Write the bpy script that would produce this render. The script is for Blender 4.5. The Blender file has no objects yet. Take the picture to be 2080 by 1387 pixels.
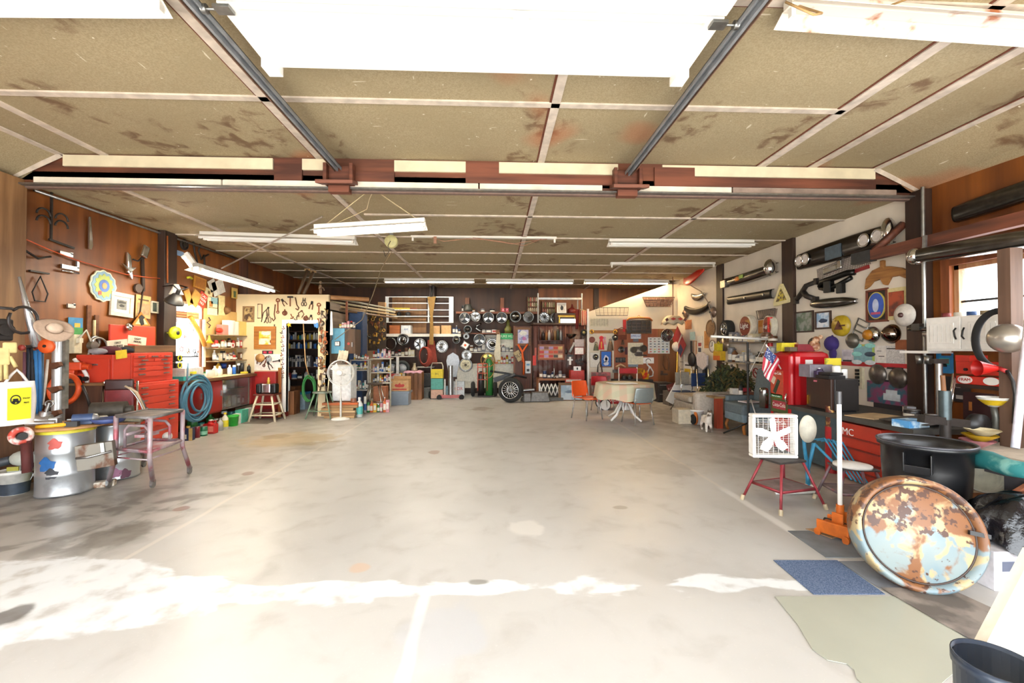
import bpy,math,random
from math import sin,cos,pi,radians,atan,atan2,hypot,sqrt
from mathutils import Vector,Matrix,Euler
random.seed(7)
SC = bpy.context.scene
COL = SC.collection
# ---------------------------------------------------------------- camera, world, sun, exposure
H = 1.5
FPX = 870.0
cd = bpy.data.cameras.new('camera'); cam = bpy.data.objects.new('camera',cd); COL.objects.link(cam)
cd.sensor_width = 36; cd.lens = 36*FPX/2080; cd.clip_start = .02; cd.clip_end = 200
YAW = -atan(35/FPX); PIT = atan(11.5/FPX)
cam.location = (0,0,H); cam.rotation_euler = (pi/2+PIT,0,YAW)
SC.camera = cam
w = bpy.data.worlds.new('world'); SC.world = w; w.use_nodes = True
wn = w.node_tree.nodes['Background']; wn.inputs[0].default_value = (.9,.95,1,1); wn.inputs[1].default_value = 4
sl = bpy.data.lights.new('sun','SUN'); so = bpy.data.objects.new('sun',sl); COL.objects.link(so)
sl.energy = 11; sl.angle = radians(3); sl.color = (1,.97,.93); so.rotation_euler = (radians(28),radians(12),0)
vs = SC.view_settings
vs.view_transform = 'Standard'; vs.look = 'None'; vs.gamma = 1; vs.use_curve_mapping = False; vs.exposure = 1.66
cy = SC.cycles
cy.use_denoising = True; cy.max_bounces = 7; cy.diffuse_bounces = 5; cy.glossy_bounces = 3; cy.transmission_bounces = 4
cy.caustics_reflective = False; cy.caustics_refractive = False; cy.sample_clamp_indirect = 6
# ---------------------------------------------------------------- room dimensions
XL,XR,ZC,ZF,YS,YB,YP,YW = -5.58,5.34,3.44,3.75,5.16,14.06,9.47,12.28
CM = cam.rotation_euler.to_matrix()
CP = Vector((0,0,H))
def ray(u,v):
    return CM @ Vector(((u-1040)/FPX,-(v-693.5)/FPX,-1))
def onX(X,u,v):
    d = ray(u,v); return CP+d*(X/d.x)
def onY(Y,u,v):
    d = ray(u,v); return CP+d*(Y/d.y)
def onZ(Z,u,v):
    d = ray(u,v); return CP+d*((Z-H)/d.z)
def fl(u,v): return onZ(0,u,v)
# ---------------------------------------------------------------- materials
MC = {}
def lin(h):
    h = h.lstrip('#'); r = []
    for i in (0,2,4):
        c = int(h[i:i+2],16)/255
        r.append(c/12.92 if c <= .04045 else ((c+.055)/1.055)**2.4)
    return (*r,1)
def mt(h,r=.55,m=0,n=.18,sc=18,h2=None,bump=0,em=0,alpha=1,tr=0,thr=None):
    """procedural material: colour h broken up by noise (towards h2 when given)"""
    k = (h,r,m,n,sc,h2,bump,em,alpha,tr,thr)
    if k in MC: return MC[k]
    M = bpy.data.materials.new('mat_'+h.strip('#')+('_'+h2.strip('#') if h2 else '')); MC[k] = M
    M.use_nodes = True; nt = M.node_tree; N = nt.nodes; L = nt.links; b = N['Principled BSDF']
    a = lin(h)
    tc = N.new('ShaderNodeTexCoord'); no = N.new('ShaderNodeTexNoise'); no.inputs['Scale'].default_value = sc
    no.inputs['Detail'].default_value = 5
    L.new(tc.outputs['Object'],no.inputs['Vector'])
    cr = N.new('ShaderNodeValToRGB'); e = cr.color_ramp.elements
    if h2:
        t = thr if thr is not None else .5
        e[0].position = t-.06; e[1].position = t+.06; e[0].color = a; e[1].color = lin(h2)
    else:
        e[0].position = .3; e[1].position = .7
        e[0].color = tuple(c*(1-n) for c in a[:3])+(1,); e[1].color = tuple(min(1,c*(1+n*.6)) for c in a[:3])+(1,)
    L.new(no.outputs[0],cr.inputs[0]); L.new(cr.outputs[0],b.inputs['Base Color'])
    b.inputs['Roughness'].default_value = r; b.inputs['Metallic'].default_value = m
    if bump:
        bp = N.new('ShaderNodeBump'); bp.inputs['Strength'].default_value = bump; bp.inputs['Distance'].default_value = .02
        L.new(no.outputs[0],bp.inputs['Height']); L.new(bp.outputs[0],b.inputs['Normal'])
    if em:
        b.inputs['Emission Color'].default_value = a; b.inputs['Emission Strength'].default_value = em
    if alpha < 1: b.inputs['Alpha'].default_value = alpha
    if tr: b.inputs['Transmission Weight'].default_value = tr
    return M
def wood(h,h2,sc=3,ax=2,r=.6):
    k = ('wood',h,h2,sc,ax,r)
    if k in MC: return MC[k]
    M = mt.__wrapped__(h) if hasattr(mt,'__wrapped__') else bpy.data.materials.new('wood_'+h.strip('#')); MC[k] = M
    M.use_nodes = True; nt = M.node_tree; N = nt.nodes; L = nt.links; b = N['Principled BSDF']
    tc = N.new('ShaderNodeTexCoord'); mp = N.new('ShaderNodeMapping'); s = [sc*6]*3; s[ax] = sc*.5
    mp.inputs['Scale'].default_value = s
    no = N.new('ShaderNodeTexNoise'); no.inputs['Scale'].default_value = 1; no.inputs['Detail'].default_value = 6
    n2 = N.new('ShaderNodeTexNoise'); n2.inputs['Scale'].default_value = .9
    L.new(tc.outputs['Object'],mp.inputs[0]); L.new(mp.outputs[0],no.inputs['Vector']); L.new(tc.outputs['Object'],n2.inputs['Vector'])
    ad = N.new('ShaderNodeMath'); ad.operation = 'ADD'; ad.inputs[1].default_value = -.5
    L.new(no.outputs[0],ad.inputs[0]); a2 = N.new('ShaderNodeMath'); a2.operation = 'ADD'
    L.new(ad.outputs[0],a2.inputs[0]); L.new(n2.outputs[0],a2.inputs[1])
    cr = N.new('ShaderNodeValToRGB'); e = cr.color_ramp.elements; e[0].position = .3; e[1].position = .72
    e[0].color = lin(h2); e[1].color = lin(h)
    L.new(a2.outputs[0],cr.inputs[0]); L.new(cr.outputs[0],b.inputs['Base Color']); b.inputs['Roughness'].default_value = r
    return M
CHROME = mt('#d8d8d6',.12,1,.05); STEEL = mt('#9a9a98',.35,.9,.2); DARK = mt('#1c1b1a',.5); BLACK = mt('#0c0c0d',.45)
GLASS = mt('#e8f0f0',.05,0,.02,tr=.9,alpha=.45); WHITE = mt('#e9e7e2',.5,0,.06); RUBBER = mt('#191919',.8)
RED = mt('#b32417',.35,0,.12,4); BRASS = mt('#b98b3c',.25,1,.2); RUST = mt('#6d4630',.8,.2,.3); IRON = mt('#3a3532',.55,.6,.25)
# ---------------------------------------------------------------- geometry collector
class G:
    def __init__(s): s.v = []; s.f = []; s.mi = []; s.sm = []; s.mats = [None]; s.c = 0; s.X = None
    def m(s,mat):
        if mat not in s.mats: s.mats.append(mat)
        s.c = s.mats.index(mat); return s
    def tf(s,X=None): s.X = X; return s
    def add(s,V,F,sm=False):
        o = len(s.v)
        if s.X is not None: V = [s.X @ Vector(p) for p in V]
        s.v += [tuple(p) for p in V]
        for f in F: s.f.append([i+o for i in f]); s.mi.append(s.c); s.sm.append(sm)
        return s
    def box(s,x,y,z,a,b,c,rx=0,ry=0,rz=0,tp=1,tq=None):
        """centre, full sizes; tp/tq taper the top in x/y"""
        tq = tp if tq is None else tq
        R = Euler((rx,ry,rz)).to_matrix() if (rx or ry or rz) else None
        V = []
        for k in (-1,1):
            f = tp if k > 0 else 1; g = tq if k > 0 else 1
            for i,j in ((-1,-1),(1,-1),(1,1),(-1,1)):
                p = Vector((i*a/2*f,j*b/2*g,k*c/2))
                if R: p = R @ p
                V.append(p+Vector((x,y,z)))
        return s.add(V,[(3,2,1,0),(4,5,6,7),(0,1,5,4),(1,2,6,5),(2,3,7,6),(3,0,4,7)])
    def bb(s,x0,x1,y0,y1,z0,z1):
        return s.box((x0+x1)/2,(y0+y1)/2,(z0+z1)/2,abs(x1-x0),abs(y1-y0),abs(z1-z0))
    def cyl(s,p,q,r,r2=None,n=14,cap=True):
        r2 = r if r2 is None else r2; p = Vector(p); q = Vector(q); d = (q-p)
        if d.length < 1e-6: return s
        d.normalize(); a = d.orthogonal().normalized(); b = d.cross(a); V = []
        for c,rr in ((p,r),(q,r2)):
            for i in range(n): t = 2*pi*i/n; V.append(c+a*rr*cos(t)+b*rr*sin(t))
        F = [(i,(i+1) % n,n+(i+1) % n,n+i) for i in range(n)]
        s.add(V,F,True)
        if cap: s.add(V,[tuple(range(n))[::-1],tuple(range(n,2*n))])
        return s
    def lathe(s,pr,o=(0,0,0),ax='z',n=24,sx=1,sy=1):
        """profile of (r, h) round an axis"""
        V = []; o = Vector(o)
        for r,h in pr:
            for i in range(n):
                t = 2*pi*i/n; a,b = r*cos(t)*sx,r*sin(t)*sy
                V.append(o+Vector({'z': (a,b,h),'y': (a,h,b),'x': (h,a,b)}[ax]))
        F = []
        for k in range(len(pr)-1):
            for i in range(n):
                j = (i+1) % n; q = (k*n+i,k*n+j,(k+1)*n+j,(k+1)*n+i)
                F.append(q if ax != 'y' else q[::-1])
        return s.add(V,F,True)
    def ell(s,x,y,z,a,b,c,n=14,k=8):
        return s.tfpush(Matrix.Translation((x,y,z)) @ Matrix.Diagonal((a,b,c,1)),
                        lambda: s.lathe([(sin(pi*i/k),-cos(pi*i/k)) for i in range(k+1)],n=n))
    def tfpush(s,M,fn):
        old = s.X; s.X = (old @ M) if old is not None else M; fn(); s.X = old; return s
    def tube(s,P,r,n=8,close=False,r2=None):
        P = [Vector(p) for p in P]; L = len(P); V = []; up = None
        for i,p in enumerate(P):
            if close: d = P[(i+1) % L]-P[i-1]
            else: d = P[min(i+1,L-1)]-P[max(i-1,0)]
            d.normalize()
            if up is None: a = d.orthogonal().normalized()
            else:
                a = up-d*up.dot(d)
                a = a.normalized() if a.length > 1e-5 else d.orthogonal().normalized()
            up = a; b = d.cross(a); rr = r if r2 is None else r+(r2-r)*i/max(1,L-1)
            for k in range(n): t = 2*pi*k/n; V.append(p+a*rr*cos(t)+b*rr*sin(t))
        F = []
        for i in range(L if close else L-1):
            for k in range(n):
                j = (i+1) % L; F.append((i*n+k,i*n+(k+1) % n,j*n+(k+1) % n,j*n+k))
        if not close: F += [tuple(range(n))[::-1],tuple((L-1)*n+k for k in range(n))]
        return s.add(V,F,True)
    def ring(s,x,y,z,R,r,ax='y',n=28,k=8,R2=None,a0=0,a1=2*pi):
        R2 = R2 or R; full = abs(a1-a0-2*pi) < 1e-6; P = []
        for i in range(n if full else n+1):
            t = a0+(a1-a0)*i/n; a,b = R*cos(t),R2*sin(t)
            P.append(Vector((x,y,z))+Vector({'y': (a,0,b),'z': (a,b,0),'x': (0,a,b)}[ax]))
        return s.tube(P,r,k,full)
    def pr(s,pts,y0,y1):
        """outline in x,z extruded along y from y0 (front) to y1"""
        n = len(pts); V = [(x,y0,z) for x,z in pts]+[(x,y1,z) for x,z in pts]
        F = [tuple(range(n)),tuple(range(n,2*n))[::-1]]+[(i,n+i,n+(i+1) % n,(i+1) % n) for i in range(n)]
        return s.add(V,F)
    def grid(s,fn,nu,nv,sm=True):
        V = [fn(i/nu,j/nv) for j in range(nv+1) for i in range(nu+1)]
        F = [(j*(nu+1)+i,j*(nu+1)+i+1,(j+1)*(nu+1)+i+1,(j+1)*(nu+1)+i) for j in range(nv) for i in range(nu)]
        return s.add(V,F,sm)
    def build(s,name,mat=None,par=None,loc=None,rz=0,bev=0,sub=0,solid=0):
        me = bpy.data.meshes.new(name); me.from_pydata(s.v,[],s.f)
        ml = [x or mat or WHITE for x in s.mats]
        for m in ml: me.materials.append(m)
        me.polygons.foreach_set('material_index',s.mi); me.polygons.foreach_set('use_smooth',s.sm); me.update()
        o = bpy.data.objects.new(name,me); COL.objects.link(o)
        if par is not None: o.parent = par
        if loc is not None: o.location = loc
        if rz: o.rotation_euler.z = rz
        if solid: q = o.modifiers.new('s','SOLIDIFY'); q.thickness = solid; q.offset = 0
        if bev: q = o.modifiers.new('b','BEVEL'); q.width = bev; q.segments = 2; q.limit_method = 'ANGLE'; q.angle_limit = .7
        if sub: q = o.modifiers.new('u','SUBSURF'); q.levels = sub; q.render_levels = sub
        return o
def tag(o,label,cat,group=None):
    o['label'] = label; o['category'] = cat
    if group: o['group'] = group
    return o
def T(name,label,cat,loc=(0,0,0),rz=0,group=None,rot=None):
    o = bpy.data.objects.new(name,None); COL.objects.link(o); o.empty_display_size = .1
    o.location = loc; o.rotation_euler = rot if rot else (0,0,rz)
    return tag(o,label,cat,group)
def one(name,label,cat,g,mat=None,loc=(0,0,0),rz=0,group=None,**k):
    return tag(g.build(name,mat,None,loc,rz,**k),label,cat,group)
def S(name,g,mat=None,par=None,**k):
    o = g.build(name,mat,par,**k)
    if par is None: o['kind'] = 'structure'
    return o
def dup(r,loc,rz=None,label=None,group=None):
    q = r.copy(); COL.objects.link(q); q.location = loc
    if rz is not None: q.rotation_euler.z = rz
    if label: q['label'] = label
    if group: q['group'] = group
    for ch in list(r.children):
        c = ch.copy(); COL.objects.link(c); c.parent = q
        for g in list(ch.children): d = g.copy(); COL.objects.link(d); d.parent = c
    return q
def txt(s,par,mat,x,z,size,y=-.004,name='lettering',rz=0,ry=0,sx=1):
    c = bpy.data.curves.new(name,'FONT'); c.body = s; c.size = size; c.extrude = .0012; c.align_x = 'CENTER'; c.align_y = 'CENTER'
    c.resolution_u = 3
    q = bpy.data.objects.new(name+'_curve',c); me = bpy.data.meshes.new_from_object(q); bpy.data.objects.remove(q); bpy.data.curves.remove(c)
    me.materials.clear(); me.materials.append(mat); o = bpy.data.objects.new(name,me); COL.objects.link(o); o.parent = par
    o.location = (x,y,z); o.rotation_euler = (pi/2,ry,rz); o.scale.x = sx
    return o
# ---------------------------------------------------------------- walls as drawing planes: local x = viewer's right, y = into the wall, z = up
PL = {'L': (XL,'x',pi/2),'R': (XR,'x',-pi/2),'B': (YB,'y',0),'P': (YP,'y',0),'S': (YW,'y',0)}
def wp(W,u,v):
    if isinstance(W,(int,float)): return onY(W,u,v)
    if isinstance(W,tuple): return onX(W[0],u,v)
    c,a,r = PL[W]; return onX(c,u,v) if a == 'x' else onY(c,u,v)
def wr(W):
    if isinstance(W,(int,float)): return 0
    if isinstance(W,tuple): return pi/2 if W[0] < 0 else -pi/2
    return PL[W][2]
def bx(W,u0,v0,u1,v1,off=0):
    """pixel box on a plane -> centre, rotation, width, height (metres)"""
    um,vm = (u0+u1)/2,(v0+v1)/2
    a = wp(W,u0,vm); b = wp(W,u1,vm)
    c = (a+b)/2; r = wr(W)
    # vertical sizes measured in the middle of the width
    d = (b-a).length
    mid = ray(um,vm)
    t = wp(W,um,v0); q = wp(W,um,v1); hh = (t-q).length
    c.z = (t.z+q.z)/2
    n = Vector((sin(r),-cos(r),0))           # towards the room
    return c+n*off,r,d,hh
def depthppm(p):
    return FPX/((CM.transposed() @ (Vector(p)-CP)).z*-1)

# ================================================================ SHELL
def nodemat(name):
    M = bpy.data.materials.new(name); M.use_nodes = True; nt = M.node_tree
    return M,nt,nt.nodes,nt.links,nt.nodes['Principled BSDF']
class NB:
    """small helper for building shader graphs"""
    def __init__(s,nt): s.nt = nt; s.N = nt.nodes; s.L = nt.links
    def val(s,x,inp):
        if hasattr(x,'is_output'): s.L.new(x,inp)
        else: inp.default_value = x
    def math(s,op,a,b=0,c=0):
        n = s.N.new('ShaderNodeMath'); n.operation = op
        s.val(a,n.inputs[0]); s.val(b,n.inputs[1])
        if op in ('MULTIPLY_ADD','SMOOTH_MIN'): s.val(c,n.inputs[2])
        return n.outputs[0]
    def ss(s,x,lo,hi):
        n = s.N.new('ShaderNodeMapRange'); n.interpolation_type = 'SMOOTHSTEP'; s.val(x,n.inputs[0])
        n.inputs[1].default_value = lo; n.inputs[2].default_value = hi; return n.outputs[0]
    def noise(s,vec,sc,det=5,dist=0):
        n = s.N.new('ShaderNodeTexNoise'); n.inputs['Scale'].default_value = sc; n.inputs['Detail'].default_value = det
        n.inputs['Distortion'].default_value = dist; s.L.new(vec,n.inputs['Vector']); return n.outputs[0]
    def mix(s,f,a,b):
        n = s.N.new('ShaderNodeMix'); n.data_type = 'RGBA'; s.val(f,n.inputs[0])
        for x,i in ((a,6),(b,7)):
            if hasattr(x,'is_output'): s.L.new(x,n.inputs[i])
            else: n.inputs[i].default_value = lin(x)
        return n.outputs[2]
    def mapv(s,vec,sc=(1,1,1),loc=(0,0,0),rot=(0,0,0)):
        n = s.N.new('ShaderNodeMapping'); s.L.new(vec,n.inputs[0]); n.inputs['Scale'].default_value = sc
        n.inputs['Location'].default_value = loc; n.inputs['Rotation'].default_value = rot; return n.outputs[0]
# concrete floor
M,nt,N,L,bs = nodemat('concrete'); nb = NB(nt); FLOORM = M
P = N.new('ShaderNodeTexCoord').outputs['Object']
sp = N.new('ShaderNodeSeparateXYZ'); L.new(P,sp.inputs[0]); X,Y = sp.outputs[0],sp.outputs[1]
big = nb.noise(P,.5,4); med = nb.noise(P,3.5,7,.4); fine = nb.noise(P,60,3)
col = nb.mix(nb.ss(big,.35,.65),'#b4b2ae','#c1bfbb')
col = nb.mix(nb.math('MULTIPLY',nb.ss(med,.5,.8),.3),col,'#857c70')
col = nb.mix(nb.math('MULTIPLY',nb.ss(fine,.62,.72),.35),col,'#c9c6c0')
# worn dirty zone by the left benches and drums
dl = nb.ss(nb.math('ADD',X,nb.math('MULTIPLY',med,-1.2)),-2.9,-4.3)
dl = nb.math('MULTIPLY',dl,nb.ss(Y,2.6,4))
col = nb.mix(nb.math('MULTIPLY',dl,.45),col,'#6a5f4e')
st = nb.math('MULTIPLY',nb.ss(med,.44,.6),nb.math('MULTIPLY',nb.ss(X,-2.6,-3),nb.math('MULTIPLY',nb.ss(Y,2.9,3.5),nb.ss(Y,5.6,4.2))))
col = nb.mix(nb.math('MULTIPLY',st,.55),col,'#4a453e')
# dark oil drips down the centre lane
oil = nb.math('MULTIPLY',nb.ss(nb.noise(P,1.1,4,.8),.56,.75),.18)
col = nb.mix(oil,col,'#6e675d')
# saw joints
def joint(expr,w,a,b,strength,hexc,mask=None):
    global col
    d = nb.math('ABSOLUTE',nb.math('ADD',expr,nb.math('MULTIPLY',nb.math('SUBTRACT',nb.noise(P,2.2,5),.5),.06)))
    f = nb.ss(d,w,w*.35)
    f = nb.math('MULTIPLY',f,strength)
    if mask is not None: f = nb.math('MULTIPLY',f,mask)
    col = nb.mix(f,col,hexc)
joint(nb.math('ADD',X,2.62),.03,0,0,.6,'#cfc8bd',nb.ss(Y,2.5,2.8))
joint(nb.math('ADD',X,-2.42),.03,0,0,.6,'#cfc8bd',nb.ss(Y,2.5,2.8))
joint(nb.math('ADD',X,-2.42),.06,0,0,.8,'#dfdfdd',nb.math('MULTIPLY',nb.ss(Y,2.9,3.1),nb.ss(Y,4.6,4.3)))
joint(nb.math('ADD',X,.42),.045,0,0,.85,'#dedcd6',nb.ss(Y,2.75,2.6))
joint(nb.math('ADD',Y,-8.05),.02,0,0,.3,'#8d8578')
# white filler along the cross joint and the big feathered patch at its left end
pn = nb.math('SUBTRACT',nb.noise(nb.mapv(P,(1,2.2,1)),2.4,8,.3),.5)
wid = nb.math('ADD',.05,nb.math('MULTIPLY',nb.ss(X,-1.2,-3.1),.42))
wid = nb.math('ADD',wid,nb.math('MULTIPLY',nb.ss(X,-.2,-.8),.05))
cen = nb.math('ADD',Y,nb.math('MULTIPLY',nb.ss(X,-1.6,-3.2),.02))
dd = nb.math('ABSOLUTE',nb.math('ADD',cen,-2.68))
dd = nb.math('ADD',dd,nb.math('MULTIPLY',pn,.42))
pm = nb.ss(nb.math('SUBTRACT',dd,wid),.02,-.02)
pm = nb.math('MULTIPLY',pm,nb.ss(X,2.35,2.0))
col = nb.mix(nb.math('MULTIPLY',pm,nb.math('MULTIPLY',nb.ss(nb.noise(P,5,6),.3,.52),.75)),col,'#e2e7ea')
# grey-tan patch near the left bench
def blob(cx,cy_,rx,ry,hexc,s,ns=.35):
    global col
    a = nb.math('DIVIDE',nb.math('ADD',X,-cx),rx); b = nb.math('DIVIDE',nb.math('ADD',Y,-cy_),ry)
    d = nb.math('SQRT',nb.math('ADD',nb.math('MULTIPLY',a,a),nb.math('MULTIPLY',b,b)))
    d = nb.math('ADD',d,nb.math('MULTIPLY',nb.math('SUBTRACT',nb.noise(P,4.5,6),.5),ns*5))
    col = nb.mix(nb.math('MULTIPLY',nb.ss(d,1.15,.7),s),col,hexc)
for (u,v,ru,rv,hx,s_) in ((590,892,95,14,'#a89778',.8),(560,887,32,5,'#83735a',.7),(1065,1072,38,16,'#d6d3cd',.7),
                           (735,1152,24,10,'#c3aa95',.8),(882,918,13,4,'#8d6a55',.7),(368,1033,14,5,'#7c5748',.8),(503,962,14,4,'#7c5748',.7),
                           (975,1182,24,6,'#8a8781',.9),(20,1250,40,22,'#585352',.8),(1260,1030,16,4,'#8d8379',.7),(980,830,22,4,'#7b6350',.6),
                           (900,1290,90,60,'#b2b5bb',.5),(250,1085,60,24,'#6d675f',.7),(640,905,60,10,'#7c7260',.35),(1340,945,60,20,'#7a7268',.3),(1420,850,90,22,'#6b6257',.55)):
    c = fl(u,v); rx = (fl(u+ru,v)-c).x; ry = fl(u,v-rv).y-c.y
    blob(c.x,c.y,rx,ry,hx,s_)
rd = nb.ss(X,2.5,3.4); rd = nb.math('MULTIPLY',rd,nb.ss(Y,3,5)); rd = nb.math('MULTIPLY',rd,nb.ss(med,.3,.6))
col = nb.mix(nb.math('MULTIPLY',rd,.35),col,'#6f665b')
L.new(col,bs.inputs['Base Color'])
L.new(nb.math('MULTIPLY_ADD',med,.35,.22),bs.inputs['Roughness'])
bp = N.new('ShaderNodeBump'); bp.inputs['Strength'].default_value = .12; L.new(nb.math('ADD',fine,med),bp.inputs['Height']); L.new(bp.outputs[0],bs.inputs['Normal'])
S('floor',G().bb(XL-.2,XR+.2,-1.2,YB+.2,-.12,0),FLOORM)
S('driveway_ground',G().bb(-30,30,-30,-1.2,-.14,-.02),mt('#b9b5ac',.8,0,.1,2))
# fibreboard ceiling
def ceilmat(name,base,stain):
    M,nt,N,L,bs = nodemat(name); nb = NB(nt); P = N.new('ShaderNodeTexCoord').outputs['Object']
    sp = N.new('ShaderNodeSeparateXYZ'); L.new(P,sp.inputs[0])
    c = nb.mix(nb.ss(nb.noise(P,90,3),.35,.65),base,stain)
    c = nb.mix(nb.math('MULTIPLY',nb.ss(nb.noise(P,1.3,4),.4,.7),.5),c,stain)
    b = nb.noise(nb.mapv(P,(1,.8,1),(3.3,1.1,0)),.95,6,.5)
    b2 = nb.noise(P,4.5,6,.8)
    f = nb.math('MULTIPLY',nb.ss(b,.54,.6),nb.ss(b2,.42,.62))
    c = nb.mix(nb.math('MULTIPLY',f,.75),c,'#5d3a20')
    f = nb.math('MULTIPLY',nb.ss(nb.noise(nb.mapv(P,(.9,.9,1),(9,4,0)),.7,2),.67,.74),.5)
    c = nb.mix(f,c,'#b0643f')
    # scratches and paint flecks
    f = nb.ss(nb.noise(nb.mapv(P,(1.5,9,1),(0,0,0),(0,0,.5)),2.2,2,.3),.73,.76)
    c = nb.mix(nb.math('MULTIPLY',f,.7),c,'#d8cfb8')
    f = nb.ss(nb.noise(nb.mapv(P,(9,1.2,1),(5,2,0),(0,0,.35)),2.4,2,.3),.74,.77)
    c = nb.mix(nb.math('MULTIPLY',f,.7),c,'#dcd5c0')
    f = nb.ss(nb.noise(P,17,2),.74,.77)
    c = nb.mix(nb.math('MULTIPLY',f,.8),c,'#e0dac8')
    L.new(c,bs.inputs['Base Color']); bs.inputs['Roughness'].default_value = .8
    return M
CEILM = ceilmat('fibreboard','#a99a7c','#968768')
S('ceiling',G().bb(XL,XR,YS,YB,ZC,ZC+.1).bb(-5.05,4.78,-1.2,YS,ZF,ZF+.1),CEILM)
xl,xr = -5.05,4.78
S('ceiling_slope',G().add([(xl,-1.2,ZF),(xl,YS,ZF),(XL,YS,ZC+.02),(XL,-1.2,ZC-.12)],[(0,1,2,3)])
  .add([(xr,-1.2,ZF),(XR,-1.2,ZC-.12),(XR,YS,ZC+.02),(xr,YS,ZF)],[(0,1,2,3)]),CEILM)
S('wall_front',G().bb(XL-.2,XR+.2,-1.3,-1.2,2.75,4).bb(XL-.2,XL+.5,-1.3,-1.2,0,2.75).bb(XR-.5,XR+.2,-1.3,-1.2,0,2.75),mt('#c8c0b0',.7))  # unseen header and piers, added to cut sky light on the front floor
S('roof',G().bb(XL-.2,XR+.2,-1.4,YB+.2,3.9,4.0),mt('#777777'))
# battens
BAT = mt('#cdc0b2',.7,0,.25,9); CREAM = mt('#d8cdb0',.7,0,.12,5,bump=.1); REDWOOD = wood('#7a4632','#47261c',2,0)
EDGE = mt('#6b3a28',.8)
def batten(n,x0,x1,y0,y1,z,w=.07):
    g = G()
    if abs(x1-x0) > abs(y1-y0):
        g.m(BAT).box((x0+x1)/2,(y0+y1)/2,z-.008,abs(x1-x0),w,.016,rz=atan2(y1-y0,x1-x0)); g.m(EDGE).box((x0+x1)/2,(y0+y1)/2+w*.62,z-.003,abs(x1-x0),.02,.006)
    else:
        g.m(BAT).box((x0+x1)/2,(y0+y1)/2,z-.008,w,abs(y1-y0),.016,rz=-atan2(x1-x0,y1-y0)); g.m(EDGE).box((x0+x1)/2-w*.62,(y0+y1)/2,z-.003,.02,abs(y1-y0),.006)
    S('trim_%d' % n,g)
n = 1
for y in (1.4,2.68,3.92): batten(n,xl,xr if y != 3.92 else 3.32,y,y,ZF); n += 1
for y in (6.3,7.55,8.8,10.0,11.0,12.1,13.1): batten(n,XL if y > 6.5 else -1.9,XR,y,y,ZC,.05); n += 1
for x,y0,y1 in ((-2.08,-1,YS),(.56,-1,YS),(3.3,-1,YS),(3.95,-1,YS),(-4.55,-1,YS)): batten(n,x,x,y0,y1,ZF,.08 if x < 3 else .1); n += 1
for x in (xl,xr): batten(n,x,x,-1,YS,ZF-.005,.08); n += 1
for x in (-4.55,-2.02,.52,2.98): batten(n,x,x,YS,YB,ZC,.07); n += 1
# the drop between the two ceilings: trapezoid face of timber, cream boards, redwood gaps, steel angle
g = G().m(wood('#7a4630','#4a2a1e',2,0)).add([(XL,YS,ZC-.06),(XR,YS,ZC-.06),(xr,YS,ZF),(xl,YS,ZF),(XL,YS+.12,ZC-.06),(XR,YS+.12,ZC-.06),(xr,YS+.12,ZF),(xl,YS+.12,ZF)],
      [(0,1,2,3),(7,6,5,4),(0,4,5,1)])
S('trim_50',g)
g = G().m(CREAM)
for (a,b) in ((-5.0,-2.62),(-2.28,-1.92),(-1.2,-.35),(.05,1.5),(2.05,4.75)): g.bb(a,b,YS-.025,YS,ZF-.15,ZF-.02)
g.m(REDWOOD)
for (a,b,z0,z1) in ((-2.6,-2.28,3.42,3.72),(-1.95,-1.2,3.47,3.58),(-.35,.05,3.47,3.72),(.05,1.5,3.47,3.56),(1.95,2.45,3.45,3.7),(2.45,4.75,3.47,3.58)): g.bb(a,b,YS-.03,YS,z0,z1)
g.m(mt('#ded6c8',.7,0,.2,4))
for (a,b) in ((-5.3,-3.2),(-3.18,-1.98),(-1.85,-.2),(-.18,1.3),(1.75,2.9)): g.bb(a,b,YS-.045,YS,ZC-.05,ZC+.02)
g.m(mt('#8d7b70',.7,0,.4,6)).bb(2.92,5.0,YS-.045,YS,ZC-.05,ZC+.02)
g.m(STEEL).bb(XL,XR,YS-.07,YS,ZC-.075,ZC-.055).m(mt('#7a6258',.7)).bb(XL,XR,YS,YS+.06,ZC-.09,ZC-.06)
S('trim_51',g)
g = G().m(BAT)
g.add([(xl,YS-.03,ZF-.01),(xl+.06,YS-.03,ZF-.05),(XL,YS-.03,ZC-.03),(XL,YS-.03,ZC+.04)],[(0,3,2,1)])
g.add([(xr,YS-.03,ZF-.01),(xr-.06,YS-.03,ZF-.05),(XR,YS-.03,ZC-.03),(XR,YS-.03,ZC+.04)],[(0,1,2,3)])
S('trim_52',g)
# walls
PLY = wood('#8c4f1a','#5f300c',.9,2,.5); DKWOOD = wood('#3b271c','#241610',2,2); PLYD = wood('#4a2c18','#2f1a0e',.9,2,.6)
PLAST = mt('#d9cfc0',.8,0,.08,3,bump=.03)
def cutwall(name,W,rects,mat,y0,y1,z1,th=.12):
    """side wall with rectangular openings given as (ya, yb, za, zb)"""
    g = G(); x = XL-th if W == 'L' else XR
    ys = sorted({y0,y1,*[r[0] for r in rects],*[r[1] for r in rects]})
    for a,b in zip(ys,ys[1:]):
        r = [q for q in rects if q[0] <= a+1e-6 and q[1] >= b-1e-6]
        if r: g.bb(x,x+th,a,b,0,r[0][2]); g.bb(x,x+th,a,b,r[0][3],z1)
        else: g.bb(x,x+th,a,b,0,z1)
    return S(name,g,mat)
a = wp('L',346,640); b = wp('L',412,640)
LWIN = (a.y,b.y,wp('L',380,775).z,wp('L',380,612).z)
a = wp('R',1935,590); RWIN = (1.2,a.y,wp('R',1935,705).z,wp('R',1935,540).z)
wl_ = cutwall('wall_left','L',[LWIN],PLY,-1.2,YB,3.9)
wr_ = cutwall('wall_right','R',[RWIN],PLY,-1.2,YB,3.9)
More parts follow.
